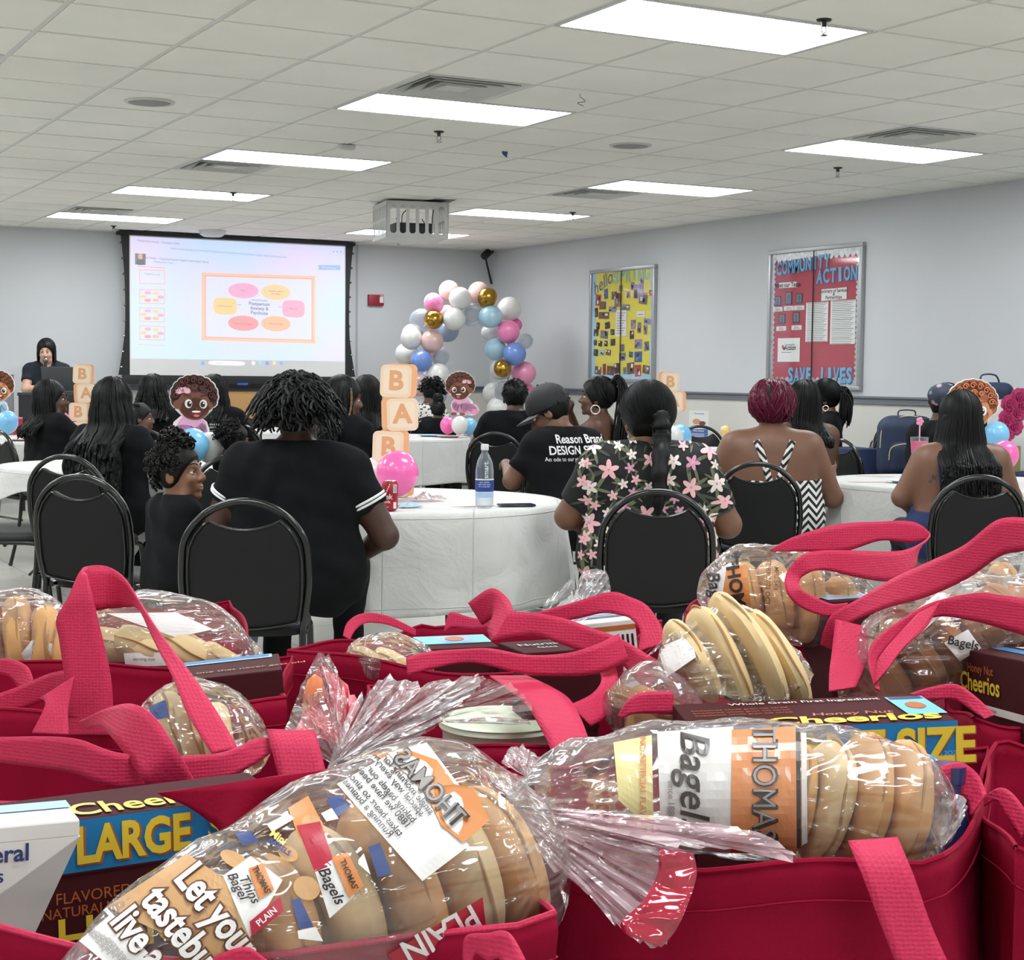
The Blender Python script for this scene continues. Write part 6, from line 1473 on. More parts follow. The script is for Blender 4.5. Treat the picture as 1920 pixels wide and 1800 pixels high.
cloth_table(1852, 10.6, .48, .36, zb_-.285, 'navy covered table under the looped handle bag', 0)
# pink gift tag papers behind the man in the cap
r = empty('gift_bag', (*gp(1148, 7.55), .488), head_rot(-10), 'small pink printed gift bag between the cap man and the flowered shirt', 'gift bag')
MB().box((-.06, 0, 0), (.06, .09, .45)).build('bag_body', mat('card_pink', 'e8a8c4', .6), r, smooth=False); f = MB(); text_on(f, 'Baby', (0, -.001, .415), (1,0,0), (0,0,1), .03, 0, .01); text_on(f, 'shower', (0, -.001, .39), (1,0,0), (0,0,1), .02, 0, .01); f.build('lettering', mat('card_ink', '7a5a86', .6), r, smooth=False)
# ---------------- the red tote bags of groceries in front ----------------
m_bag = mat('crimson_nonwoven', '8e062c', .7, var=.05, vscale=6, bump=.5, bscale=420, bdist=.0006, spec=.12)
m_strap = mat('crimson_webbing', 'c42850', .6, spec=.35)
n, l, b = nodes(m_strap); tc = n.new('ShaderNodeTexCoord'); vo = n.new('ShaderNodeTexVoronoi'); vo.inputs['Scale'].default_value = 330; vo.inputs['Randomness'].default_value = .25
l.new(tc.outputs['Object'], vo.inputs['Vector']); bp = n.new('ShaderNodeBump'); bp.inputs['Strength'].default_value = .55; bp.inputs['Distance'].default_value = .0012; l.new(vo.outputs['Distance'], bp.inputs['Height']); l.new(bp.outputs[0], b.inputs['Normal'])
ZR, ZT = .97, .60
def zr(x, y, z=ZR): return pz(x, y, z)
tg = gp(960, 1.75); r = empty('folding_table', (tg[0], tg[1], 0), head_rot(0), 'low folding table carrying all the red grocery bags', 'table')
MB().box((-1.15, -.95, ZT-.03), (1.15, .95, ZT-.002), 0, .006).build('tabletop', mat('table_grey_plastic', '9a9a98', .5), r)
for a in (-.95, .95):
    for b_ in (-.7, .7): MB().tube([(a, b_, 0), (a, b_, ZT-.03)], .014, 8).build('leg', m_tleg, r)
def tote(FL, FR, BR, BL, label, z=ZR, sag=.012, bulge=.02, seed=0, side=.5, lip=0, flare=0.):
    """open bag: rim corners given where the photo shows them; walls drop to a flat base"""
    c = [zr(*q[:2], q[2] if len(q) > 2 else z) for q in (FL, FR, BR, BL)]
    cen = sum(c)/4; root = empty('tote_bag', (cen[0], cen[1], ZT), 0, label, 'tote bag', 'red grocery tote bags'); rng = np.random.default_rng(seed)
    n_ = 18; ring = []; nrm = []
    for k in range(4):
        a, b_ = c[k], c[(k+1) % 4]; e = b_-a; o = np.array([e[1], -e[0], 0]); o /= np.linalg.norm(o); L = np.linalg.norm(e[:2])
        if (a+b_-2*cen)[:2]@o[:2] < 0: o = -o
        for i in range(n_):
            t = i/n_; w = math.sin(pi*t); long = L > .24
            ring.append(a+e*t+o*(bulge if long else -bulge*side)*w+np.array([0, 0, -sag*w+.004*math.sin(9*t+seed+k)])); nrm.append(o)
    ring = np.array(ring); N = len(ring)
    def base(k_):  # base footprint: shrink to the centre
        q = cen+(ring-cen)*k_; return q
    V = []; lv = [(0, 1.0), (.012, 1.006), (.03, 1.0), (.034, .992), (.10, .985), (.2, .965), (.3, .95), (1, .93)]
    for dz, k_ in lv:
        k_ = k_+flare*min(1, max(0, dz-.03)/.2)
        q = base(k_).copy(); zz = ring[:, 2]-dz if dz < .31 else np.full(N, ZT+.003)
        wob = .004*np.sin(np.arange(N)*.55+seed*1.3+dz*14)+.003*np.sin(np.arange(N)*1.3+dz*30); q += np.array(nrm)*(wob*(dz > .05))[:, None]; q[:, 2] = zz; V.append(q)
    F = []
    for j in range(len(lv)-1):
        for i in range(N): F.append((j*N+i, (j+1)*N+i, (j+1)*N+(i+1) % N, j*N+(i+1) % N))
    F.append(tuple((len(lv)-1)*N+i for i in range(N)))
    o = MB().add(np.vstack(V), F).build('bag_body', m_bag, root, local=False, angle=70)
    s_ = o.modifiers.new('t', 'SOLIDIFY'); s_.thickness = .0022; s_.offset = 0
    hem = MB(); hem.tube([p for p in ring]+[ring[0]], .0022, 6, cap=False); hem.tube([p-[0, 0, .028] + n_2*.0015 for p, n_2 in zip(base(1.002), nrm)]+[base(1.002)[0]-[0, 0, .028]+nrm[0]*.0015], .0008, 4, cap=False)
    hem.build('hem', m_strap if lip else m_bag, root, local=False); return root
def strap(root, rows, nm='handle', m=None, nseg=10):
    """flat webbing; every row gives its two edges as measured (x,y,depth)"""
    A = []; B_ = []
    for q in rows:
        if len(q) == 5: x1, y1, x2, y2, D = q; D2 = D
        else: x1, y1, x2, y2, D, D2 = q
        A.append(px(x1, y1, D)); B_.append(px(x2, y2, D2))
    n_ = (len(rows)-1)*nseg+1; A = smooth_path(A, n_); B_ = smooth_path(B_, n_); V = []; F = []; K = 5
    for i in range(n_):
        for k in range(K+1):
            t = k/K; V.append(A[i]*(1-t)+B_[i]*t)
    for i in range(n_-1):
        for k in range(K): a = i*(K+1)+k; F.append((a, a+1, a+K+2, a+K+1))
    o = MB().add(V, F).build(nm, m or m_strap, root, local=False, angle=180); s_ = o.modifiers.new('t', 'SOLIDIFY'); s_.thickness = .0019; s_.offset = 0; return o
def film_mat(nm, tint, haze, k, base='f2f0f0', bsc=38, col2=None):
    if nm in MC: return MC[nm]
    m = clear_mat(nm, tint, k, .12, base, haze); n, l, b = nodes(m); tc = n.new('ShaderNodeTexCoord')
    a1 = n.new('ShaderNodeTexNoise'); a1.inputs['Scale'].default_value = bsc*.42; a1.inputs['Detail'].default_value = 1.5; a1.inputs['Distortion'].default_value = 1.2; l.new(tc.outputs['Object'], a1.inputs['Vector'])
    bp = n.new('ShaderNodeBump'); bp.inputs['Strength'].default_value = 1; bp.inputs['Distance'].default_value = .017
    wv = n.new('ShaderNodeTexNoise'); wv.inputs['Scale'].default_value = 7; wv.inputs['Detail'].default_value = 2; wv.inputs['Distortion'].default_value = .6; mpp = n.new('ShaderNodeMapping'); mpp.inputs['Scale'].default_value = (1, 3, 6); mpp.inputs['Rotation'].default_value = (.4, .3, .6); l.new(tc.outputs['Object'], mpp.inputs[0]); l.new(mpp.outputs[0], wv.inputs['Vector'])
    sm_ = mth(n, l, 'MULTIPLY_ADD', wv.outputs['Fac'], 1.2, a1.outputs['Fac']); l.new(sm_, bp.inputs['Height']); l.new(bp.outputs[0], b.inputs['Normal'])
    lw_ = [x for x in n if x.type == 'LAYER_WEIGHT'][0]; l.new(bp.outputs[0], lw_.inputs['Normal'])
    gl = n.new('ShaderNodeBsdfGlossy'); gl.inputs['Roughness'].default_value = .07; gl.inputs[0].default_value = (1, 1, 1, 1); l.new(bp.outputs[0], gl.inputs['Normal'])
    out = [x for x in n if x.type == 'OUTPUT_MATERIAL'][0]; prev = out.inputs[0].links[0].from_socket; m2 = n.new('ShaderNodeMixShader'); g2 = mth(n, l, 'MULTIPLY_ADD', lw_.outputs['Fresnel'], .62, .03)
    l.new(g2, m2.inputs[0]); l.new(prev, m2.inputs[1]); l.new(gl.outputs[0], m2.inputs[2]); l.new(m2.outputs[0], out.inputs[0]); return m
m_film = film_mat('clear_film', 'ffffff', .05, .22); m_film2 = film_mat('cloudy_film', 'fffcfc', .24, .25, 'e8e2e4', 55)
m_filmp = film_mat('pink_tinted_film', 'fdeef2', .45, .2, 'f8e6eb', 50); m_filmr = film_mat('red_printed_film', 'e0506e', .6, .3, 'cf1f48', 45)
m_bgl = mat('bagel_crust', 'cf9e66', .55, var=.22, vscale=14, bump=.25, bscale=60, bdist=.002, spec=.35); m_bgp = mat('bun_pale', 'dec392', .6, var=.08, vscale=16, bump=.25, bscale=60, bdist=.002); m_bgb = mat('bagel_brown', 'a56c38', .5, var=.22, vscale=16, bump=.25, bscale=60, bdist=.002)
def basis(ax):
    ax = np.array(ax, float); ax /= np.linalg.norm(ax); u = np.cross(ax, [0, 0, 1.]); u /= np.linalg.norm(u)+1e-9; return np.stack([u, np.cross(ax, u), ax], 1)
def bagel(p, ax, R, t, m, label, group='bagels in clear bags', hole=.20, nm='bagel', cat='bagel'):
    e = empty(nm, p, 0); tag(e, label, cat, group); prof = []; ro = R; ri = R*hole; mid = (ro+ri)/2; a = (ro-ri)/2
    for k in range(17): th = 2*pi*k/16; prof.append((mid+a*math.cos(th), t/2*np.sign(math.sin(th))*abs(math.sin(th))**.8))
    mb = MB(); mb.lathe(prof, 36, 0, (0, 0, 0), basis(ax)); 
    V = mb.v[0]; L = np.linalg.norm(V, axis=1)[:, None]; ang = np.arctan2(V[:, 1], V[:, 0]+V[:, 2]); mb.v[0] = V*(1+.03*np.sin(3*ang+R*900)[:, None])
    mb.build('crust' if nm == 'bagel' else 'bread', m, e); 
    sl = MB(); Bx = basis(ax); sl.tube([Bx@np.array([ro*1.0*math.cos(q), ro*1.0*math.sin(q), .001*math.sin(5*q)]) for q in np.linspace(0, 2*pi, 40)], .0012, 5, cap=False); sl.build('slice_line', mat('crumb_line', 'a98355', .8), e)
    return e
ORD = ['first', 'second', 'third', 'fourth', 'fifth', 'sixth', 'seventh']
def film(root, axis, seed=0, amp=.003, m=None, h=.006, nm='film', sq=0):
    P_ = [px(x, y, D) for x, y, D, r in axis]; R_2 = [q[3] for q in axis]; loc = np.array(root.location)
    rng = np.random.default_rng(seed); dirs = rng.normal(size=(7, 3))*[60]; ph = rng.uniform(0, 6, 7)
    def f(P):
        Q_ = P+loc; d = None
        for i in range(len(P_)-1):
            e = capsd(Q_, P_[i], P_[i+1], R_2[i], R_2[i+1]); d = e if d is None else smin(d, e, .03)
        w = np.zeros(len(P))
        for k in range(7): w += np.abs(np.sin(P@dirs[k]+ph[k]+2*np.sin(P@dirs[(k+2) % 7]*.5)))
        return d+amp*(w/3.5-1.3)
    pts = np.array(P_)-loc; rr = max(R_2)+.02
    return imesh(nm, f, pts.min(0)-rr, pts.max(0)+rr, h, m or m_film, root)
def fan(root, K, outline, m, nm='film_tail', amp=.012, rings=10, seed=0, sub=6):
    """gathered film: pleats run from the knot K to the outline points (x,y,D)"""
    rng = np.random.default_rng(seed); O = smooth_path([px(*q) for q in outline], len(outline)*sub); k0 = px(*K); V = []; F = []; N = len(O)
    nrm = -FW
    for j in range(rings+1):
        t = j/rings
        for i in range(N):
            a = amp*t**.7*(math.sin(i*2.1+seed)+.5*math.sin(i*4.7+3*t))+.25*amp*math.sin(9*t+i*.8); V.append(k0+(O[i]-k0)*t+nrm*a+UP*a*.3*math.sin(i))
    for j in range(rings):
        for i in range(N-1): F.append((j*N+i, j*N+i+1, (j+1)*N+i+1, (j+1)*N+i))
    return MB().add(V, F).build(nm, m, root, local=False, angle=50)
def bvhw(o, root):
    loc = Vector(root.location); return BVHTree.FromPolygons([v.co+loc for v in o.data.vertices], [tuple(p.vertices) for p in o.data.polygons])
def pdec(mb, bv, pts, faces, mi, off=.0018):
    """press a printed shape onto a surface at its measured place"""
    out = []; ok = []
    for (x, y) in pts:
        d = FW+(x-960)/FPX*RT+(900-y)/FPX*UP; h_ = bv.ray_cast(Vector(CAM), Vector(d/np.linalg.norm(d)), 6)
        if h_[0] is None: out.append(CAM); ok.append(False)
        else: out.append(np.array(h_[0])-d/np.linalg.norm(d)*off); ok.append(True)
    mb.add(out, [f for f in faces if all(ok[i] for i in f)], mi)
def ptext(mb, bv, s_, cx, cy, size, ang, mi, bold=.01, off=.0024, sx=1, shear=0, mirror=1, align='CENTER'):
    v, f = text2d(s_, size, bold, align); v = v.copy(); v[:, 0] = v[:, 0]*sx*mirror+v[:, 1]*shear; a = math.radians(ang)
    pdec(mb, bv, [(cx+p[0]*math.cos(a)+p[1]*math.sin(a), cy+p[0]*math.sin(a)-p[1]*math.cos(a)) for p in v], f, mi, off)
def pquad(mb, bv, q, mi, off=.0016, nu=10, nv=10):
    q = np.array(q, float); v, f = grid2(lambda u, w: tuple((q[0]*(1-u)+q[1]*u)*(1-w)+(q[3]*(1-u)+q[2]*u)*w), nu, nv); pdec(mb, bv, v, f, mi, off)
PM = [mat('film_print_white', 'e9e6e4', .4), mat('film_print_orange', 'd08448', .4), mat('film_print_dark', '2c2422', .4), mat('film_print_red', 'b01f38', .4), mat('film_print_blue', '36497e', .4), mat('film_print_tan', 'c79a6a', .45), mat('film_print_yellow', 'e2cf6e', .45), mat('film_print_grey', '8d8682', .45), mat('film_print_brown', '6e4630', .45)]
PMF = [mat('hazy_white_print', 'd6d2cf', .3, coat=.4), mat('hazy_orange_print', 'd08a5c', .3, coat=.4), mat('hazy_dark_print', '4b4442', .3), PM[3], PM[4], PM[5], mat('hazy_yellow_print', 'dccf94', .3, coat=.4), mat('hazy_grey_print', '97918e', .3), PM[8]]
# ---- the totes
A = tote((-200, 1700), (1040, 1722), (800, 1440), (-150, 1490), 'front left red tote bag holding the large cereal box and printed bagel bag', sag=.02, seed=1, lip=1)
B = tote((1045, 1606), (1768, 1606), (1852, 1397), (905, 1440), 'front right red tote bag with a bagel bag and cereal box', sag=.004, bulge=.012, seed=2, flare=.16)
Cb = tote((1905, 1590), (2300, 1600), (2250, 1390), (1868, 1392), 'red tote bag cut off by the right edge of the photo', seed=3)
D2 = tote((712, 1385), (1240, 1368), (1262, 1292), (690, 1292), 'red tote bag in the middle, nearer one with a strap over its front rim', seed=4, sag=.012, bulge=.01)
D1 = tote((540, 1214), (1010, 1270), (1240, 1168), (790, 1178), 'red tote bag in the middle, farther one with a boxy left corner', seed=5, sag=.004, bulge=.008)
Eb = tote((-60, 1325), (535, 1312), (548, 1238), (-60, 1235), 'red tote bag at the left behind the large cereal box', seed=6)
E2 = tote((-90, 1195), (440, 1200), (430, 1130), (-90, 1128), 'farthest red tote bag at the left, under the bread bags', seed=7)
Fb = tote((1288, 1150), (1690, 1232), (1790, 1140), (1340, 1108), 'red tote bag at the back right with brown bagels', seed=8)
Gb = tote((1826, 1350), (2150, 1336), (2150, 1242), (1800, 1250), 'red tote bag at the right holding the small cereal box', seed=9)
# ---- straps
strap(Eb, [(128,1378,212,1378,1.60),(125,1300,210,1292,1.60),(112,1205,200,1230,1.60),(106,1160,184,1162,1.60),(128,1120,172,1110,1.60),(150,1072,163,1078,1.61),(168,1061,174,1140,1.63),(200,1062,205,1141,1.64),(232,1083,236,1139,1.63),(262,1128,260,1142,1.60),(292,1175,284,1190,1.56),(322,1215,302,1228,1.52),(362,1268,326,1275,1.48),(404,1330,352,1340,1.44),(447,1403,397,1413,1.40)])
strap(Eb, [(-30,1310,-30,1350,1.66),(40,1285,45,1328,1.66),(95,1262,100,1308,1.64),(140,1255,140,1305,1.62)])
strap(Eb, [(-20,1236,-20,1262,1.72),(20,1236,15,1268,1.71),(50,1250,35,1290,1.70),(62,1275,40,1300,1.69)])
strap(Eb, [(140,1268,75,1310,1.58),(128,1330,85,1322,1.57),(130,1378,60,1374,1.56)])
strap(A, [(-30,1384,-30,1426,1.36),(70,1381,70,1438,1.34),(143,1386,143,1450,1.32),(215,1410,200,1474,1.31),(300,1420,290,1486,1.32),(360,1416,362,1480,1.33),(420,1410,424,1462,1.34),(478,1386,500,1418,1.36),(505,1384,512,1400,1.37)])
strap(A, [(500,1368,590,1371,1.37),(508,1400,600,1402,1.355),(522,1457,613,1456,1.345)])
strap(A, [(150,1352,165,1366,1.40),(200,1329,190,1362,1.37),(250,1320,215,1388,1.33),(290,1345,245,1428,1.31),(328,1400,268,1462,1.30),(366,1466,290,1492,1.31)])
strap(A, [(296, 1486, 306, 1492, 1.155), (360, 1478, 352, 1512, 1.15), (430, 1468, 400, 1545, 1.14), (500, 1458, 436, 1572, 1.13), (575, 1448, 520, 1560, 1.15), (660, 1436, 640, 1520, 1.19)], 'side_flap', m_bag)
strap(A, [(366,1830,420,1850,.93),(400,1796,440,1830,.93),(459,1776,462,1815,.93),(500,1800,500,1835,.93)])
strap(A, [(868,1800,880,1850,.95),(872,1757,890,1790,.95),(912,1750,915,1800,.945),(953,1749,940,1800,.94),(985,1800,950,1850,.93)])
strap(B, [(1590,1578,1683,1571,1.112),(1604,1612,1697,1604,1.098),(1622,1655,1716,1650,1.09),(1650,1730,1748,1740,1.085),(1685,1820,1792,1835,1.08)])
strap(B, [(1728,1462,1742,1528,1.24),(1760,1440,1770,1486,1.24),(1800,1430,1786,1486,1.25),(1832,1450,1812,1502,1.25),(1850,1490,1820,1530,1.24)])
strap(Cb, [(1846,1494,1846,1512,1.27),(1875,1477,1868,1502,1.26),(1900,1490,1888,1532,1.25),(1930,1530,1915,1575,1.24)])
strap(D2, [(762,1234,764,1268,1.56),(800,1222,812,1254,1.57),(870,1217,868,1243,1.58),(920,1216,905,1246,1.58),(990,1228,975,1262,1.58),(1060,1225,1060,1268,1.58),(1115,1210,1122,1262,1.58),(1160,1188,1180,1238,1.59)])
strap(D2, [(918,1268,988,1268,1.60),(950,1292,1032,1288,1.56),(985,1320,1068,1312,1.53),(1012,1362,1090,1350,1.49),(1034,1408,1104,1386,1.46)])
strap(D1, [(878,1130,905,1172,1.80),(921,1103,925,1160,1.78),(952,1122,915,1180,1.76),(962,1148,922,1204,1.74)])
strap(D1, [(1000,1150,1012,1172,1.74),(1070,1131,1082,1160,1.73),(1143,1110,1128,1150,1.72),(1183,1120,1158,1152,1.71),(1215,1137,1182,1160,1.70),(1240,1175,1200,1184,1.69),(1248,1205,1196,1222,1.68)])
strap(D1, [(955,1146,925,1200,1.70),(1005,1150,1000,1190,1.69),(1060,1160,1045,1205,1.68),(1110,1178,1110,1228,1.67),(1160,1196,1160,1240,1.66),(1222,1232,1208,1288,1.62),(1300,1276,1285,1326,1.58),(1378,1322,1345,1340,1.54)])
strap(D1, [(643,1192,656,1200,1.93),(652,1166,668,1180,1.94),(680,1150,688,1168,1.95),(725,1154,728,1172,1.96),(780,1180,779,1192,1.97)])
strap(D1, [(835,1170,832,1185,2.02),(845,1148,848,1176,2.02),(885,1158,884,1178,2.02),(930,1165,925,1176,2.02)])
strap(D2, [(1118,1246,1152,1238,1.60),(1128,1275,1160,1290,1.58),(1108,1302,1146,1335,1.56),(1068,1322,1108,1362,1.53)])
strap(Fb, [(1443,1031,1448,1034,1.98),(1490,1006,1510,1034,1.98),(1570,983,1580,1035,1.98),(1645,978,1650,1014,1.99),(1710,978,1706,1018,2.0),(1742,998,1738,1012,2.0),(1735,1014,1722,1030,1.97),(1700,1030,1712,1070,1.93),(1660,1034,1668,1090,1.90),(1600,1032,1605,1082,1.87),(1545,1032,1552,1070,1.86),(1505,1040,1522,1072,1.85),(1476,1072,1500,1086,1.85),(1474,1108,1502,1104,1.84),(1500,1138,1526,1118,1.84),(1548,1155,1560,1132,1.84),(1582,1144,1590,1130,1.84)])
strap(Gb, [(1935,972,1935,1032,1.60),(1872,974,1878,1042,1.63),(1808,1022,1812,1086,1.66),(1745,1052,1735,1120,1.70),(1680,1082,1662,1140,1.74),(1612,1122,1600,1165,1.78),(1562,1150,1570,1192,1.80),(1545,1180,1580,1210,1.81),(1538,1208,1576,1225,1.82)])
strap(Fb, [(1567,1162,1627,1176,1.76),(1560,1220,1626,1232,1.74),(1555,1260,1616,1262,1.72),(1554,1297,1604,1289,1.70)])
strap(Gb, [(1642,1292,1650,1296,1.64),(1628,1240,1642,1250,1.66),(1640,1200,1660,1218,1.67),(1700,1155,1712,1176,1.68),(1752,1128,1762,1156,1.68),(1830,1112,1832,1166,1.66),(1880,1116,1882,1180,1.64),(1935,1124,1935,1196,1.62)])
strap(Gb, [(1762,1130,1722,1150,1.67),(1738,1174,1684,1190,1.66),(1696,1214,1648,1235,1.65),(1664,1254,1640,1284,1.64)])
strap(Gb, [(1707,1300,1722,1312,1.60),(1748,1288,1752,1312,1.60),(1792,1283,1790,1312,1.60),(1832,1308,1822,1332,1.585),(1866,1341,1846,1348,1.575)])
strap(D2, [(1158,1342,1166,1346,1.50),(1178,1312,1184,1340,1.50),(1205,1298,1208,1338,1.505),(1262,1296,1264,1340,1.51)])
# ---- cereal boxes
CM = [mat('carton_brown', '43191d', .7, spec=.12), mat('carton_blue', '2579b0', .45, spec=.3), mat('carton_yellow', 'e3c53a', .4), mat('carton_orange', 'b0602f', .4), mat('carton_white', 'dcd8d4', .4), mat('carton_navy', '2a3a6a', .4), mat('carton_teal', '6cc0cc', .4), mat('carton_light_edge', '8fb4dc', .4)]
def carton(P0, P1, depth, h_, label, cat='cereal box', group=None, base_mi=0, tilt=0):
    """P0/P1: world positions of the left and right ends of the top front edge"""
    e = P1-P0; W_ = np.linalg.norm(e); U = e/W_; Bk = np.cross(np.array([0, 0, 1.]), U); Bk /= np.linalg.norm(Bk); Dn = np.cross(U, Bk); 
    if Dn[2] > 0: Dn = -Dn
    rt = empty('cereal_box', P0, 0, label, cat, group)
    mb = MB(); v = [P0+U*a+Bk*b_*depth+Dn*c*h_ for c in (0, 1) for b_ in (0, 1) for a in (0, W_)]
    v = [q-P0 for q in v]; mb.add(v, [(0,1,3,2),(4,6,7,5),(0,4,5,1),(2,3,7,6),(0,2,6,4),(1,5,7,3)], base_mi)
    o = mb.build('carton', CM, rt, smooth=False); bvm = o.modifiers.new('b', 'BEVEL'); bvm.width = .0015; bvm.segments = 2
    class K: pass
    k = K(); k.r, k.U, k.B, k.D, k.W, k.h, k.d = rt, U, Bk, Dn, W_, h_, depth; k.mb = MB(); k.Nf = -Bk; k.Nt = -Dn
    def face(kind, u, v_): return (U*u+Dn*v_+k.Nf*.0008) if kind == 'f' else (U*u+Bk*v_+k.Nt*.0008) 
    def fq(kind, u0, v0, u1, v1, mi, off=0): 
        n_ = k.Nf if kind == 'f' else k.Nt; k.mb.add([face(kind, u0, v1)+n_*off, face(kind, u1, v1)+n_*off, face(kind, u1, v0)+n_*off, face(kind, u0, v0)+n_*off], [(0, 1, 2, 3)], mi)
    def ft(kind, s_, u, v_, size, mi, bold=.02, sx=1, off=.0006, shear=0, ang=0):
        V = -Dn if kind == 'f' else Bk; n_ = k.Nf if kind == 'f' else k.Nt; a = math.radians(ang)
        text_on(k.mb, s_, face(kind, u, v_)+n_*off, U*math.cos(a)+V*math.sin(a), V*math.cos(a)-U*math.sin(a), size, mi, bold, sx=sx, shear=shear)
    k.q, k.t = fq, ft; k.done = lambda: k.mb.build('printed_art', CM, rt, smooth=False)
    return k
def cheer(k, s=1.):
    k.q('f', 0, 0, k.W, .037*s, 1); k.q('f', 0, .037*s, k.W, .0385*s, 0)
# box in the front left bag
P0, P1 = px(-70, 1566, 1.09), px(520, 1488, 1.19)
k = carton(P0, P1, .072, .34, 'large brown and blue cereal box in the front left bag')
def uat(x, y, kk, Pa): # distance along the top edge for a pixel
    d = FW+(x-960)/FPX*RT+(900-y)/FPX*UP; n_ = kk.Nf; t = ((Pa-CAM)@n_)/(d@n_); p = CAM+d*t-Pa; return p@kk.U, p@kk.D
cheer(k); u0, v0 = uat(250, 1574, k, P0); u1, _ = uat(398, 1555, k, P0)
k.t('f', 'LARGE', u0+.0015, v0+.0012, .036, 3, .045, sx=.76, off=.0004); k.t('f', 'LARGE', u0, v0, .036, 2, .035, sx=.76, off=.0010)
k.t('f', 'SIZE', u1+.023, v0-.001, .036, 2, .035, sx=.8, off=.0010)
for s_, x, y, sz in (('NATURALLY FLAVORED', 88, 1690, .0115), ('SABORIZADO NATURALMENTE', 92, 1716, .0105)): a, b_ = uat(x, y, k, P0); k.t('f', s_, a, b_, sz, 3, .0, sx=.95)
a, b_ = uat(228, 1735, k, P0); k.t('f', 'Honey Nut', a+.045, b_+.004, .04, 2, .01); k.t('f', 'Cheerios', a+.04, b_+.05, .06, 2, .03)
k.t('t', 'Cheerios', u1-.040, .020, .042, 2, .02, sx=.75); k.q('t', u0-.085, .02, u0-.035, .022, 3); k.done()
# white carton leaning at the far left
Pw0, Pw1 = px(-120, 1560, 1.02), px(150, 1536, 1.06)
kw = carton(Pw0, Pw1, .05, .012, 'white cereal carton leaning at the bottom left corner', base_mi=4)
W_ = kw.W; MB().prism([(0, -.0115), (W_, -.0115), (W_-.118, -.088), (0, -.20)], kw.B*.0+kw.Nf*.0, kw.U, np.array([0, 0, 1.]), kw.Nf, .012, 4).build('open_flap', CM, kw.r, smooth=False)
kw.q('t', 0, .030, kw.W, .049, 7); kw.t('t', 'MADE TO BE KEPT IN A BOWL', kw.W*.42, .018, .006, 7, 0); kw.t('t', 'OF THE GRAIN', kw.W*.40, .008, .008, 7, 0)
a, b_ = uat(8, 1602, kw, Pw0); kw.t('f', 'General', a-.010, b_, .016, 5, .02); kw.t('f', 'Mills', a-.012, b_+.014, .013, 5, .01); kw.done()
kw.r['category'] = 'carton'
# box in the front right bag
P0, P1 = px(1302, 1372, 1.385), px(1795, 1350, 1.40)
k2 = carton(P0, P1, .115, .32, 'large brown and blue cereal box standing behind the right bagel bag')
k2.q('f', 0, 0, k2.W, .045, 1); k2.q('f', 0, .045, k2.W, .30, 0); k2.q('t', 0, 0, .075, .010, 1)
a, b_ = uat(1672, 1404, k2, P0); k2.t('f', 'GIANT SIZE', a-.024+.001, b_+.001, .043, 3, .04, sx=.88); k2.t('f', 'GIANT SIZE', a-.024, b_, .043, 2, .035, sx=.88, off=.0012); a, b_ = uat(1770, 1412, k2, P0); k2.t('f', '1LB 2OZ', a, b_, .006, 7, .0)
k2.t('t', 'Honey Nut', .150, .040, .016, 3, .01, shear=.2); k2.t('t', 'Cheerios', .145, .018, .040, 2, .03, sx=1.05, shear=.15); k2.t('t', 'Whole Grain First Ingredient', .12, .096, .012, 4, .01)
k2.q('t', .197, .025, .232, .10, 6, .0004); k2.q('t', .199, .088, .230, .098, 5, .0008); k2.mb.prism(ell2(0, 0, .009, .014), P0*0+k2.U*.214+k2.B*.06+k2.Nt*.0018, k2.U, k2.B, k2.Nt, .0004, 3)
for i in range(3): k2.t('t', 'Sweetened whole grain oat cereal', .055, .075-.010*i, .0065, 3, 0)
k2.done()
# box at the right edge, turned so that its narrow end faces the viewer
P0, P1 = px(1803, 1216, 1.74), px(1921, 1240, 1.60)
k3 = carton(P0, P1, .20, .25, 'small brown cereal box at the right edge of the photo')
k3.t('f', 'Honey Nut', .046, .018, .013, 3, .01); k3.t('f', 'Cheerios', .045, .034, .026, 2, .02, sx=.95); k3.q('f', .03, .054, k3.W, .062, 4, .0003); k3.t('f', 'cereal de Nutricion', .06, .058, .006, 0, 0, off=.0009); k3.q('t', .004, .03, k3.W, .05, 1); k3.q('t', .004, .06, k3.W, .08, 4); k3.done()
# box in the left bag
P0, P1 = px(322, 1278, 1.70), px(529, 1255, 1.72)
k4 = carton(P0, P1, .10, .30, 'brown cereal box in the left bag behind the big looped strap')
k4.q('t', 0, .078, k4.W*.93, .099, 7); k4.q('t', 0, .086, k4.W*.9, .099, 1, .0003); k4.t('t', 'the one that never gets old', .074, .025, .0125, 3, .01); k4.t('f', 'for your', .015, .036, .022, 2, .02); k4.done()
# boxes in the far middle bag
P0, P1 = px(792, 1218, 1.93), px(935, 1212, 1.95)
k5 = carton(P0, P1, .09, .30, 'flat topped blue and white cereal box in the far middle bag', base_mi=0)
k5.q('t', .002, .03, k5.W-.002, .088, 6); k5.q('t', .03, .04, .07, .08, 7, .0003); k5.mb.prism(ell2(0, 0, .012, .016), P0*0+k5.U*.05+k5.B*.06+k5.Nt*.0018, k5.U, k5.B, k5.Nt, .0004, 3); k5.done()
P0, P1 = px(985, 1225, 1.86), px(1128, 1215, 1.90)
k6 = carton(P0, P1, .08, .30, 'brown cereal box under the crossing straps of the middle bags'); k6.t('t', 'Nutrition', .045, .045, .018, 4, 0); k6.t('t', 'facts', .04, .025, .014, 4, 0); k6.done()
P0, P1 = px(985, 1266, 1.62), px(1125, 1262, 1.64)
k7 = carton(P0, P1, .05, .30, 'dark brown cereal box inside the ring of straps in the middle'); k7.t('f', 'Cheerios', .04, .05, .022, 0, 0); k7.done()
P0, P1 = px(1078, 1172, 2.02), px(1190, 1160, 2.02)
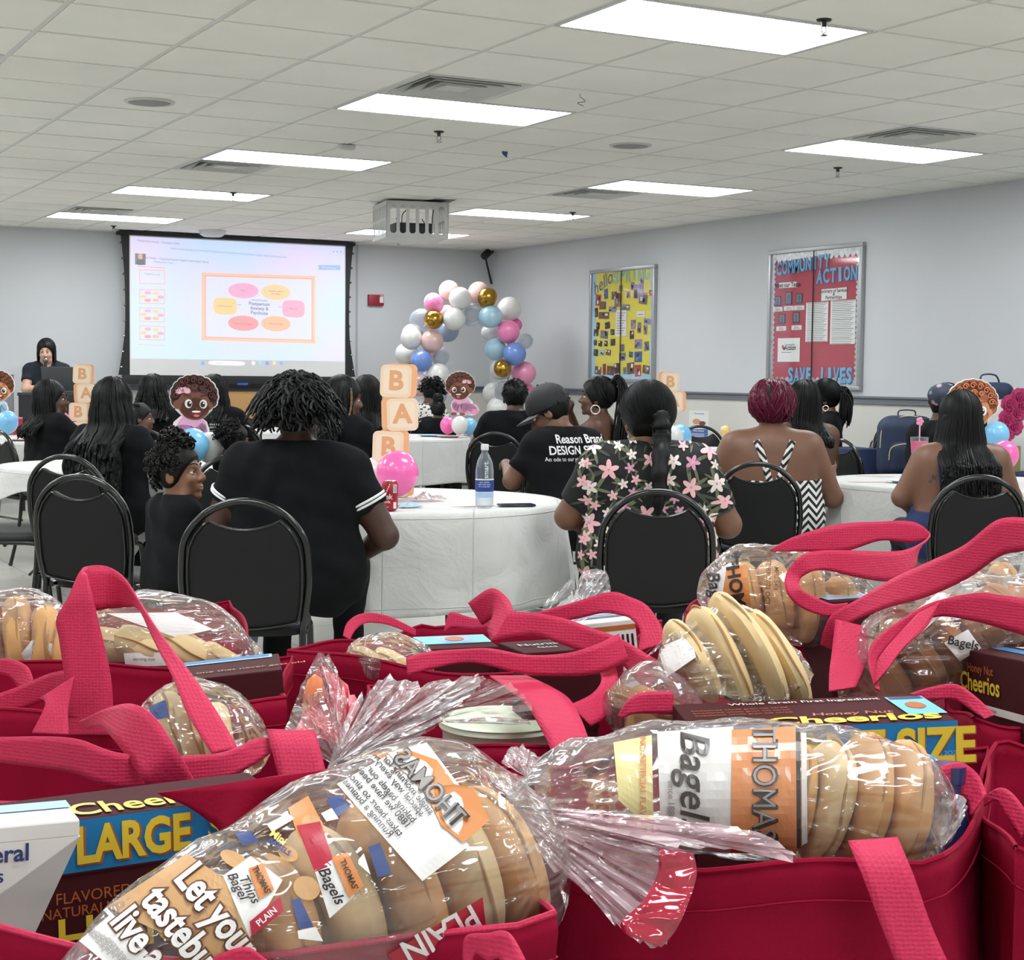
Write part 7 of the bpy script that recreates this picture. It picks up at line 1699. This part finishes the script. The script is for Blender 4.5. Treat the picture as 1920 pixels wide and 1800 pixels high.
k8 = carton(P0, P1, .09, .2, 'small striped carton under the middle strap loop', 'carton', base_mi=4); k8.q('t', 0, .03, k8.W, .045, 5); k8.q('t', 0, .055, k8.W, .075, 7); k8.q('f', 0, .006, k8.W, .012, 3); 
for i in range(12): k8.q('f', .003+.006*i, .018, .006+.006*i, .04, 0)
k8.done()
P0, P1 = px(1560, 1128, 1.98), px(1650, 1122, 2.0)
k9 = carton(P0, P1, .08, .2, 'blue and white carton end between the right straps', 'carton', base_mi=0); k9.q('t', 0, .01, k9.W, .07, 7); k9.q('t', .01, .03, k9.W-.01, .05, 4, .0003); k9.done()
# ---- bagel bag in the front left tote
r = empty('bagel_bag', px(640, 1700, 1.02), 0, 'printed clear bagel bag lying across the front left tote', 'bagel bag'); BA = r
ax = [(175, 1850, .95, .026), (320, 1800, .975, .044), (480, 1735, 1.0, .056), (640, 1670, 1.035, .068), (795, 1622, 1.075, .078), (905, 1635, 1.10, .062)]
fo = film(r, ax, 1, .0035, h=.0045); bv = bvhw(fo, r)
a0, a1 = px(400, 1760, 1.0), px(925, 1625, 1.11)
axd = (a1-a0)/np.linalg.norm(a1-a0)
for i in range(6):
    t = i/5; p = a0+(a1-a0)*(t*1.0); bagel(p, axd+np.array([0, 0, .12]), [.036, .046, .055, .063, .067, .056][i], [.033, .034, .034, .035, .035, .033][i], m_bgl if i % 2 else m_bgp, '%s bagel from the printed end in the front left bag' % ORD[i], 'bagels in the front left bag')
f = MB()
pquad(f, bv, [(632, 1470), (728, 1415), (880, 1585), (792, 1652)], 0); pquad(f, bv, [(728, 1412), (800, 1392), (905, 1530), (868, 1585)], 0, .0014)
pts = [(700, 1412), (772, 1408), (820, 1425), (852, 1470), (888, 1478), (918, 1538), (868, 1580), (828, 1548), (800, 1490), (762, 1450), (722, 1428)]
cxy = np.mean(pts, 0); V = [tuple(cxy)]+pts; pdec(f, bv, V, [(0, i+1, (i+1) % 11+1) for i in range(11)], 1, .0030)
f2_ = [(x_*.96+cxy[0]*.04, y_*.96+cxy[1]*.04) for x_, y_ in pts]
ptext(f, bv, 'THOMAS', 806, 1478, 52, 48, 2, .03, .0042, sx=.85, mirror=-1); ptext(f, bv, 'THOMAS', 805, 1477, 49, 48, 7, .005, .0046, sx=.86, mirror=-1)
rows_ = ['Running a business', 'takes heart so since', '1880 we have been', 'baking bagels our', 'special way every', 'single morning for', 'families all over']
for i, s_ in enumerate(rows_): ptext(f, bv, s_, 688+15.5*i, 1512-9*i+4*(i % 2), 19, 50, 2, .012, .0034, mirror=-1)
# picture patches
pquad(f, bv, [(540, 1515), (578, 1492), (605, 1545), (560, 1570)], 1); pquad(f, bv, [(556, 1548), (600, 1540), (628, 1620), (590, 1635)], 3, .0022)
ptext(f, bv, 'Mini', 522, 1570, 20, 35, 6, .03, .004); ptext(f, bv, 'BAGELS', 524, 1588, 14, 35, 4, .03, .004)
pquad(f, bv, [(418, 1642), (470, 1605), (530, 1650), (468, 1758)], 0, .0022); pquad(f, bv, [(466, 1628), (494, 1618), (514, 1668), (486, 1686)], 1, .0034); ptext(f, bv, "THOMAS'", 490, 1650, 17, 62, 2, .02, .0044, sx=.8)
for i, s_ in enumerate(('Bagel', 'Thins')): ptext(f, bv, s_, 446+22*i, 1662+6*i, 26, 62, 2, .01, .004, shear=.25)
pquad(f, bv, [(468, 1728), (526, 1680), (532, 1708), (472, 1756)], 3, .0036); ptext(f, bv, 'PLAIN', 500, 1719, 17, -40, 0, .02, .0046)
pquad(f, bv, [(590, 1632), (632, 1606), (665, 1680), (618, 1722)], 0, .0022); pquad(f, bv, [(622, 1608), (652, 1598), (682, 1660), (655, 1684)], 1, .0034); ptext(f, bv, 'Bagels', 622, 1662, 30, 62, 2, .015, .004, shear=.25); ptext(f, bv, "THOMAS'", 654, 1640, 16, 65, 2, .02, .0044, sx=.9)
for (q, mi) in (([(612, 1495), (640, 1492), (656, 1515), (628, 1535)], 4), ([(440, 1562), (470, 1558), (485, 1578), (455, 1585)], 4), ([(690, 1588), (712, 1580), (735, 1638), (708, 1645)], 4), ([(545, 1690), (562, 1682), (588, 1738), (562, 1742)], 4), ([(602, 1525), (622, 1515), (635, 1535), (612, 1540)], 0), ([(682, 1600), (695, 1640), (672, 1620), (672, 1612)], 0), ([(558, 1745), (592, 1738), (606, 1765), (560, 1760)], 0), ([(500, 1545), (540, 1525), (552, 1535), (510, 1560)], 0)): pquad(f, bv, q, mi, .0026, 5, 5)
for (cx_, cy_, a_, b_) in ((586, 1545, 22, 16), (440, 1612, 30, 14), (575, 1665, 26, 22), (540, 1600, 20, 14)):
    e_ = ell2(cx_, cy_, a_, b_, .5, 16); pdec(f, bv, [(cx_, cy_)]+e_, [(0, i+1, (i+1) % 16+1) for i in range(16)], 5, .0020)
# slogan in outlined letters, running down to the right
pquad(f, bv, [(350, 1600), (425, 1650), (470, 1830), (200, 1700)], 5, .0016)
for s_, cx_, cy_, sz in (('Let your', 408, 1712, 84), ('tastebuds', 352, 1762, 84), ('live a little', 298, 1806, 82)):
    for bo, mi, of in ((.075, 8, .0030), (.028, 0, .0042)): ptext(f, bv, s_, cx_, cy_, sz, 52, mi, bo, of, sx=.70)
pquad(f, bv, [(125, 1745), (190, 1690), (290, 1800), (240, 1840)], 0, .0022)
for i in range(7): ptext(f, bv, 'nutrition facts serving', 170+10*i, 1752+6*i, 9, 50, 7, 0, .0034)
# red band with reversed PLAIN lettering
pquad(f, bv, [(728, 1790), (905, 1682), (912, 1745), (760, 1830)], 3, .0022); ptext(f, bv, 'PLAIN', 825, 1750, 62, 151, 0, .02, .0036, sx=.95)
f.build('printed_label', PM, r, local=False, smooth=False)
hl = MB()
fan(r, (985, 1455, 1.16), [(940, 1430, 1.15), (960, 1400, 1.2), (1000, 1410, 1.22), (1030, 1450, 1.2), (1020, 1500, 1.17)], m_film2, amp=.004, rings=5)
# ---- bagel bag in the front right tote
r = empty('bagel_bag', px(1450, 1520, 1.2), 0, 'clear bagel bag tied at its left end on the front right tote', 'bagel bag'); BB = r
ax = [(975, 1505, 1.14, .010), (1090, 1480, 1.17, .030), (1230, 1475, 1.20, .042), (1400, 1478, 1.215, .046), (1560, 1490, 1.215, .046), (1680, 1515, 1.20, .046)]
fo = film(r, ax, 2, .003, h=.0045); bv = bvhw(fo, r)
for i, (x, y, R_, t_) in enumerate(((1478, 1500, .044, .024), (1545, 1500, .047, .025), (1612, 1498, .050, .025), (1682, 1512, .050, .028))):
    ax_ = RT*1+UP*(-.25)+FW*.1; bagel(px(x, y, 1.215), ax_, R_, t_, m_bgl if i != 1 else m_bgp, '%s bagel from the left in the front right bag' % ORD[i], 'bagels in the front right bag')
f = MB()
pquad(f, bv, [(1232, 1372), (1375, 1362), (1375, 1600), (1240, 1590)], 0, nu=14, nv=14); pquad(f, bv, [(1372, 1368), (1492, 1362), (1494, 1600), (1370, 1600)], 1, .0022, 12, 16); pquad(f, bv, [(1492, 1372), (1500, 1372), (1502, 1590), (1494, 1590)], 2, .0022, 2, 12); pquad(f, bv, [(1502, 1374), (1512, 1374), (1514, 1580), (1504, 1585)], 0, .0022, 2, 12)
pquad(f, bv, [(1150, 1392), (1222, 1378), (1226, 1560), (1160, 1500)], 6, .0018)
ptext(f, bv, "THOMAS'", 1432, 1475, 66, 90, 2, .03, .0034, sx=.85); ptext(f, bv, "THOMAS'", 1431, 1474, 62, 90, 7, -.005, .004, sx=.855)
ptext(f, bv, 'Bagels', 1300, 1470, 78, 90, 2, .01, .0034, shear=.25); ptext(f, bv, 'since 1880', 1258, 1500, 17, 90, 7, .02, .0034); ptext(f, bv, 'NO ARTIFICIAL FLAVORS', 1205, 1470, 16, 90, 1, .02, .0032)
f.build('printed_label', PMF, r, local=False, smooth=False)
fan(r, (962, 1512, 1.135), [(1030, 1520, 1.12), (1190, 1535, 1.09), (1340, 1545, 1.08), (1440, 1570, 1.08), (1492, 1606, 1.085), (1430, 1598, 1.07), (1320, 1588, 1.06), (1240, 1585, 1.06)], m_filmp, 'film_tail', .006, 14, 3)
fan(r, (960, 1520, 1.13), [(1240, 1590, 1.07), (1285, 1600, 1.07), (1300, 1650, 1.06), (1270, 1720, 1.05), (1240, 1772, 1.045), (1180, 1755, 1.05), (1130, 1700, 1.05), (1070, 1650, 1.07), (1000, 1600, 1.10)], m_filmp, 'film_tail', .006, 14, 5)
strap(r, [(1236, 1592, 1300, 1600, 1.058), (1232, 1640, 1306, 1640, 1.050), (1205, 1690, 1290, 1694, 1.043), (1165, 1728, 1268, 1742, 1.038), (1172, 1752, 1240, 1776, 1.036)], 'red_printed_tail', m_filmr)
fan(r, (962, 1505, 1.14), [(935, 1470, 1.17), (905, 1440, 1.2), (960, 1450, 1.2), (1010, 1460, 1.19)], m_film2, 'film_neck', .004, 6, 2)
# ---- crumpled film with a red pack in the middle
r = empty('plastic_pack', px(700, 1350, 1.42), 0, 'crumpled clear film with a red pack between the middle and front left totes', 'plastic bag')
fan(r, (640, 1440, 1.36), [(528, 1385, 1.42), (560, 1300, 1.46), (598, 1226, 1.5), (628, 1248, 1.5), (660, 1330, 1.47), (690, 1360, 1.45)], m_film, 'clear_flap', .006, 10, 4)
fan(r, (650, 1400, 1.40), [(556, 1365, 1.44), (585, 1290, 1.47), (600, 1250, 1.5), (640, 1275, 1.5), (676, 1325, 1.47), (668, 1355, 1.45)], mat('red_pack_film', 'c01f3c', .25, coat=.6, var=.25, vscale=14), 'red_pack', .008, 8, 8)
fan(r, (615, 1440, 1.36), [(650, 1330, 1.46), (720, 1275, 1.5), (800, 1282, 1.5), (880, 1268, 1.52), (900, 1280, 1.5), (862, 1320, 1.46), (800, 1375, 1.42), (740, 1410, 1.38)], m_film2, 'clear_flap', .014, 16, 9, 8)
fan(r, (790, 1350, 1.45), [(820, 1300, 1.5), (870, 1270, 1.52), (920, 1275, 1.52), (980, 1300, 1.52), (1000, 1350, 1.5), (950, 1358, 1.5)], m_film, 'clear_flap', .008, 10, 11)
q = px(590, 1320, 1.46); MB().ball(q, (.012, .006, .028), 10).build('orange_print', mat('pack_orange', 'd97a4a', .3), r, local=False)
r = empty('plastic_flap', px(1100, 1110, 1.9), 0, 'grey clear film flap standing up behind the middle straps', 'plastic bag')
fan(r, (1060, 1180, 1.9), [(1085, 1120, 1.95), (1086, 1085, 1.98), (1105, 1068, 2.0), (1135, 1072, 2.0), (1145, 1105, 1.98), (1140, 1140, 1.95)], m_film2, 'film', .004, 8, 1)
fan(r, (1010, 1170, 1.86), [(1020, 1130, 1.88), (1060, 1095, 1.9), (1075, 1090, 1.9), (1090, 1130, 1.9)], m_film, 'film', .004, 8, 2)
# ---- other bread bags
def breadbag(label, ax, items, m, seed, prints=None, kind='bagel', fm=None, h=.006, amp=.004, nm='bagel_bag', cat='bagel bag', grp=None, desc=''):
    c = ax[len(ax)//2]; r = empty(nm, px(c[0], c[1], c[2]), 0, label, cat); fo = film(r, ax, seed, amp, fm, h)
    for i, (x, y, D, R_, t_, a_, el) in enumerate(items):
        a = math.radians(a_); d = RT*math.cos(a)+UP*math.sin(a)+FW*el
        if kind == 'bagel': bagel(px(x, y, D), d, R_, t_, m, '%s bagel %s' % (ORD[i], desc), 'bagels '+desc)
        else: bagel(px(x, y, D), d, R_, t_, m, '%s bun %s' % (ORD[i], desc), 'buns '+desc, hole=.0, nm='bread_bun', cat='bun')
    if prints:
        f = MB(); prints(f, bvhw(fo, r)); f.build('printed_label', PM, r, local=False, smooth=False)
    return r
r = breadbag('clear bag of pale oval buns standing in the middle right', [(1290, 1330, 1.60, .040), (1340, 1265, 1.60, .052), (1385, 1225, 1.60, .040), (1370, 1165, 1.60, .014)],
    [(1298, 1262, 1.60, .056, .023, 20, .25), (1350, 1250, 1.60, .066, .024, 22, .2), (1402, 1232, 1.60, .070, .024, 25, .2), (1452, 1240, 1.60, .058, .024, 28, .2)], m_bgp, 21, None, 'bun', nm='bread_bag', cat='bread bag', desc='from the left in the middle right bread bag')
fan(r, (1365, 1122, 1.62), [(1210, 1232, 1.58), (1260, 1190, 1.57), (1300, 1230, 1.55), (1345, 1300, 1.54), (1440, 1318, 1.54), (1500, 1290, 1.55), (1525, 1262, 1.57), (1490, 1215, 1.58), (1440, 1165, 1.6)], m_film, 'film_front', .006, 12, 14)
f = MB(); bv = bvhw([o for o in bpy.data.objects if o.parent == r and o.name.startswith('film')][0], r); pquad(f, bv, [(1232, 1215), (1295, 1190), (1305, 1232), (1250, 1270)], 0, .004); f.build('printed_label', PM, r, local=False, smooth=False)
def pr1(f, bv):
    pquad(f, bv, [(1330, 1085), (1372, 1050), (1372, 1180), (1325, 1150)], 0); pquad(f, bv, [(1362, 1068), (1400, 1058), (1408, 1140), (1352, 1130)], 1, .003)
    ptext(f, bv, 'THOMAS', 1380, 1108, 34, 80, 2, .03, .0045); ptext(f, bv, 'Bagels', 1342, 1115, 34, 80, 2, .015, .004, shear=.2)
    ptext(f, bv, 'BEST BY 2023 OCT', 1440, 1085, 12, 92, 8, .01, .003); ptext(f, bv, 'MFG 54 3', 1455, 1085, 11, 92, 8, .01, .003)
breadbag('bagel bag with brown bagels at the back, under the top strap loop', [(1350, 1110, 2.08, .030), (1400, 1100, 2.06, .048), (1480, 1115, 2.05, .055), (1560, 1140, 2.05, .050), (1600, 1150, 2.05, .04)],
    [(1400, 1118, 2.08, .044, .03, 8, .1), (1450, 1125, 2.06, .052, .036, 6, .1), (1510, 1130, 2.06, .052, .036, 2, .1), (1572, 1145, 2.06, .046, .034, -2, .1)], m_bgl, 31, pr1, desc='from the left in the back right bag')
def pr2(f, bv):
    pquad(f, bv, [(1640, 1205), (1760, 1110), (1790, 1130), (1668, 1240)], 0); 
    for i in range(6): ptext(f, bv, 'ingredients enriched flour water sugar yeast', 1690+8*i, 1160+9*i, 9, -38, 7, 0, .0035)
    pquad(f, bv, [(1770, 1205), (1815, 1180), (1840, 1215), (1800, 1240)], 0, .002); ptext(f, bv, 'Bagels', 1806, 1206, 24, 12, 2, .015, .004); pquad(f, bv, [(1840, 1185), (1870, 1170), (1890, 1195), (1862, 1215)], 8, .002)
breadbag('bagel bag with ingredient text left of the small cereal box', [(1620, 1290, 1.76, .03), (1690, 1235, 1.76, .05), (1770, 1190, 1.78, .052), (1850, 1165, 1.80, .046), (1930, 1140, 1.82, .04)],
    [(1655, 1262, 1.78, .042, .03, 35, .1), (1710, 1232, 1.78, .048, .034, 35, .1), (1765, 1205, 1.79, .050, .034, 32, .1), (1825, 1182, 1.80, .046, .034, 28, .1), (1885, 1160, 1.81, .042, .032, 28, .1)], m_bgb, 41, pr2, desc='from the left beside the small cereal box')
def pr3(f, bv): pquad(f, bv, [(1735, 1105), (1800, 1070), (1850, 1100), (1760, 1140)], 0); pquad(f, bv, [(1880, 1105), (1925, 1085), (1925, 1130), (1890, 1135)], 1, .002); ptext(f, bv, 'Bagel', 1850, 1090, 20, -15, 2, .02, .003)
breadbag('white and orange bagel bag at the far right edge under the strap', [(1760, 1130, 2.05, .03), (1840, 1115, 2.05, .045), (1940, 1105, 2.05, .05)], [(1830, 1125, 2.06, .04, .03, 10, .1), (1885, 1118, 2.06, .044, .03, 10, .1)], m_bgl, 51, pr3, desc='from the left at the far right edge')
def pr4(f, bv):
    pquad(f, bv, [(30, 1238), (60, 1200), (125, 1212), (128, 1262)], 0)
    for i in range(5): ptext(f, bv, 'ENRICHED UNBLEACHED', 62+13*i, 1225, 8, 92, 7, .0, .0034)
breadbag('clear bag of brown rolls at the left edge behind the looped strap', [(-60, 1190, 1.98, .05), (40, 1185, 1.98, .048), (110, 1200, 1.96, .04)], [(-20, 1200, 1.98, .05, .034, 10, .3), (35, 1195, 1.97, .05, .034, 5, .3), (85, 1202, 1.96, .046, .034, 0, .3), (120, 1212, 1.95, .038, .03, 0, .3)], m_bgl, 61, pr4, desc='from the left in the left edge bag')
def pr5(f, bv): pquad(f, bv, [(200, 1150), (330, 1148), (400, 1180), (330, 1195)], 0); pquad(f, bv, [(232, 1225), (300, 1222), (320, 1248), (235, 1250)], 0); ptext(f, bv, 'serving size', 270, 1236, 9, 0, 2, 0, .0034)
breadbag('large clear bag of pale rolls behind the looped strap', [(190, 1215, 2.02, .05), (280, 1200, 2.02, .056), (370, 1210, 2.02, .05), (440, 1238, 2.0, .028), (485, 1248, 1.98, .008)],
    [(215, 1215, 2.02, .046, .04, 80, .3), (280, 1215, 2.0, .046, .04, 70, .2), (355, 1222, 2.0, .046, .04, 60, .2), (420, 1240, 2.0, .034, .03, 60, .2)], m_bgp, 71, pr5, 'bun', nm='bread_bag', cat='bread bag', desc='from the left in the large clear left bag')
def pr6(f, bv): pquad(f, bv, [(278, 1325), (310, 1312), (318, 1345), (290, 1350)], 4)
breadbag('small bagel bag framed by the legs of the looped strap', [(300, 1360, 1.52, .022), (350, 1365, 1.5, .040), (410, 1385, 1.49, .038), (460, 1405, 1.48, .02)], [(325, 1362, 1.52, .034, .028, 15, .2), (365, 1372, 1.51, .038, .028, 15, .2), (410, 1390, 1.50, .036, .028, 10, .2)], m_bgp, 81, pr6, desc='from the left inside the looped strap')
breadbag('small clear bag of pale rolls in the far middle tote', [(680, 1235, 1.93, .022), (730, 1240, 1.92, .030), (790, 1240, 1.92, .02)], [(700, 1242, 1.93, .030, .022, 60, .2), (745, 1246, 1.93, .032, .022, 60, .2)], m_bgp, 91, None, 'bun', nm='bread_bag', cat='bread bag', desc='from the left in the far middle tote')
breadbag('bag of brown bagels under the strap end beside the right box', [(1180, 1330, 1.56, .02), (1215, 1320, 1.56, .034), (1260, 1335, 1.56, .03)], [(1195, 1328, 1.57, .034, .026, 60, .2), (1235, 1330, 1.57, .034, .026, 60, .2)], m_bgb, 101, None, desc='from the left beside the right box')
# tub lid, bottle and cap details
r = empty('food_tub', zr(940, 1348, .955), 0, 'pale green lidded tub in the nearer middle tote', 'food tub'); MB().lathe([(0, 0), (.062, 0), (.064, -.006), (.06, -.012), (.055, -.34)], 40).build('tub', mat('tub_pale_green', 'd3dcc4', .4), r); MB().lathe([(0, .003), (.05, .002), (.06, .0015), (.064, 0)], 40).build('lid', mat('tub_lid_green', 'c9d6b8', .4), r)
r = empty('drink_bottle', px(1778, 1492, 1.26), 0, 'dark blue capped bottle wrapped in film at the right corner', 'bottle'); MB().lathe([(0, -.2), (.019, -.2), (.019, -.03), (.012, .0), (.012, .012), (.014, .012), (.014, .025), (0, .025)], 24).build('bottle_body', mat('bottle_navy', '2c3568', .2, coat=.5), r)
fan(r, (1765, 1590, 1.16), [(1748, 1585, 1.17), (1745, 1540, 1.19), (1765, 1500, 1.2), (1800, 1490, 1.22), (1812, 1510, 1.22), (1800, 1550, 1.18)], m_film2, 'film', .004, 6, 5)
r = empty('blue_pouch', px(1712, 1452, 1.28), 0, 'glossy blue pouch corner behind the right bagels', 'pouch'); MB().ball((0, 0, 0), (.03, .02, .018), 16).build('pouch', mat('pouch_blue', '3f8fd0', .2, coat=.5), r)
r = empty('snack_pouch', px(1180, 1420, 1.4), 0, 'tan paper pouch corner under the small strap end', 'pouch'); MB().box((-.018, -.006, -.05), (.018, .006, .018), 0, .003).build('pouch', mat('pouch_tan', 'b08a5a', .6), r)
r.location = Vector(px(1205, 1352, 1.54))

# ---- details that belong to a part hang under that part (thing > part > sub-part)
UNDER = {'piping': ('backrest', 'main_body'), 'cap_button': ('cap',), 'cap_brim': ('cap',), 'cap_strap_arch': ('cap',), 'sleeve_stripe': ('shirt',), 'collar': ('shirt',),
         'printed_label': ('film', 'bottle_body', 'can_body'), 'hem': ('bag_body',), 'screen': ('phone_body',), 'bear_face': ('bear_patch',),
         'blue_badge': ('bottom_bar',), 'strobe_lens': ('housing',), 'projected_slide': ('screen_fabric',), 'leg_brace': ('tabletop',), 'hair_beads': ('hair',), 'gold_plait': ('hair',), 'hair_clip': ('hair',)}
base = lambda o: o.name.split('.')[0]
kids = {}
for o in bpy.data.objects:
    if o.parent is not None: kids.setdefault(o.parent.name, []).append(o)
for root in [o for o in bpy.data.objects if o.parent is None]:
    ch = kids.get(root.name, [])
    for c in ch:
        for want in UNDER.get(base(c), ()):
            t = [q for q in ch if base(q) == want]
            if t:
                c.parent = t[0]; break
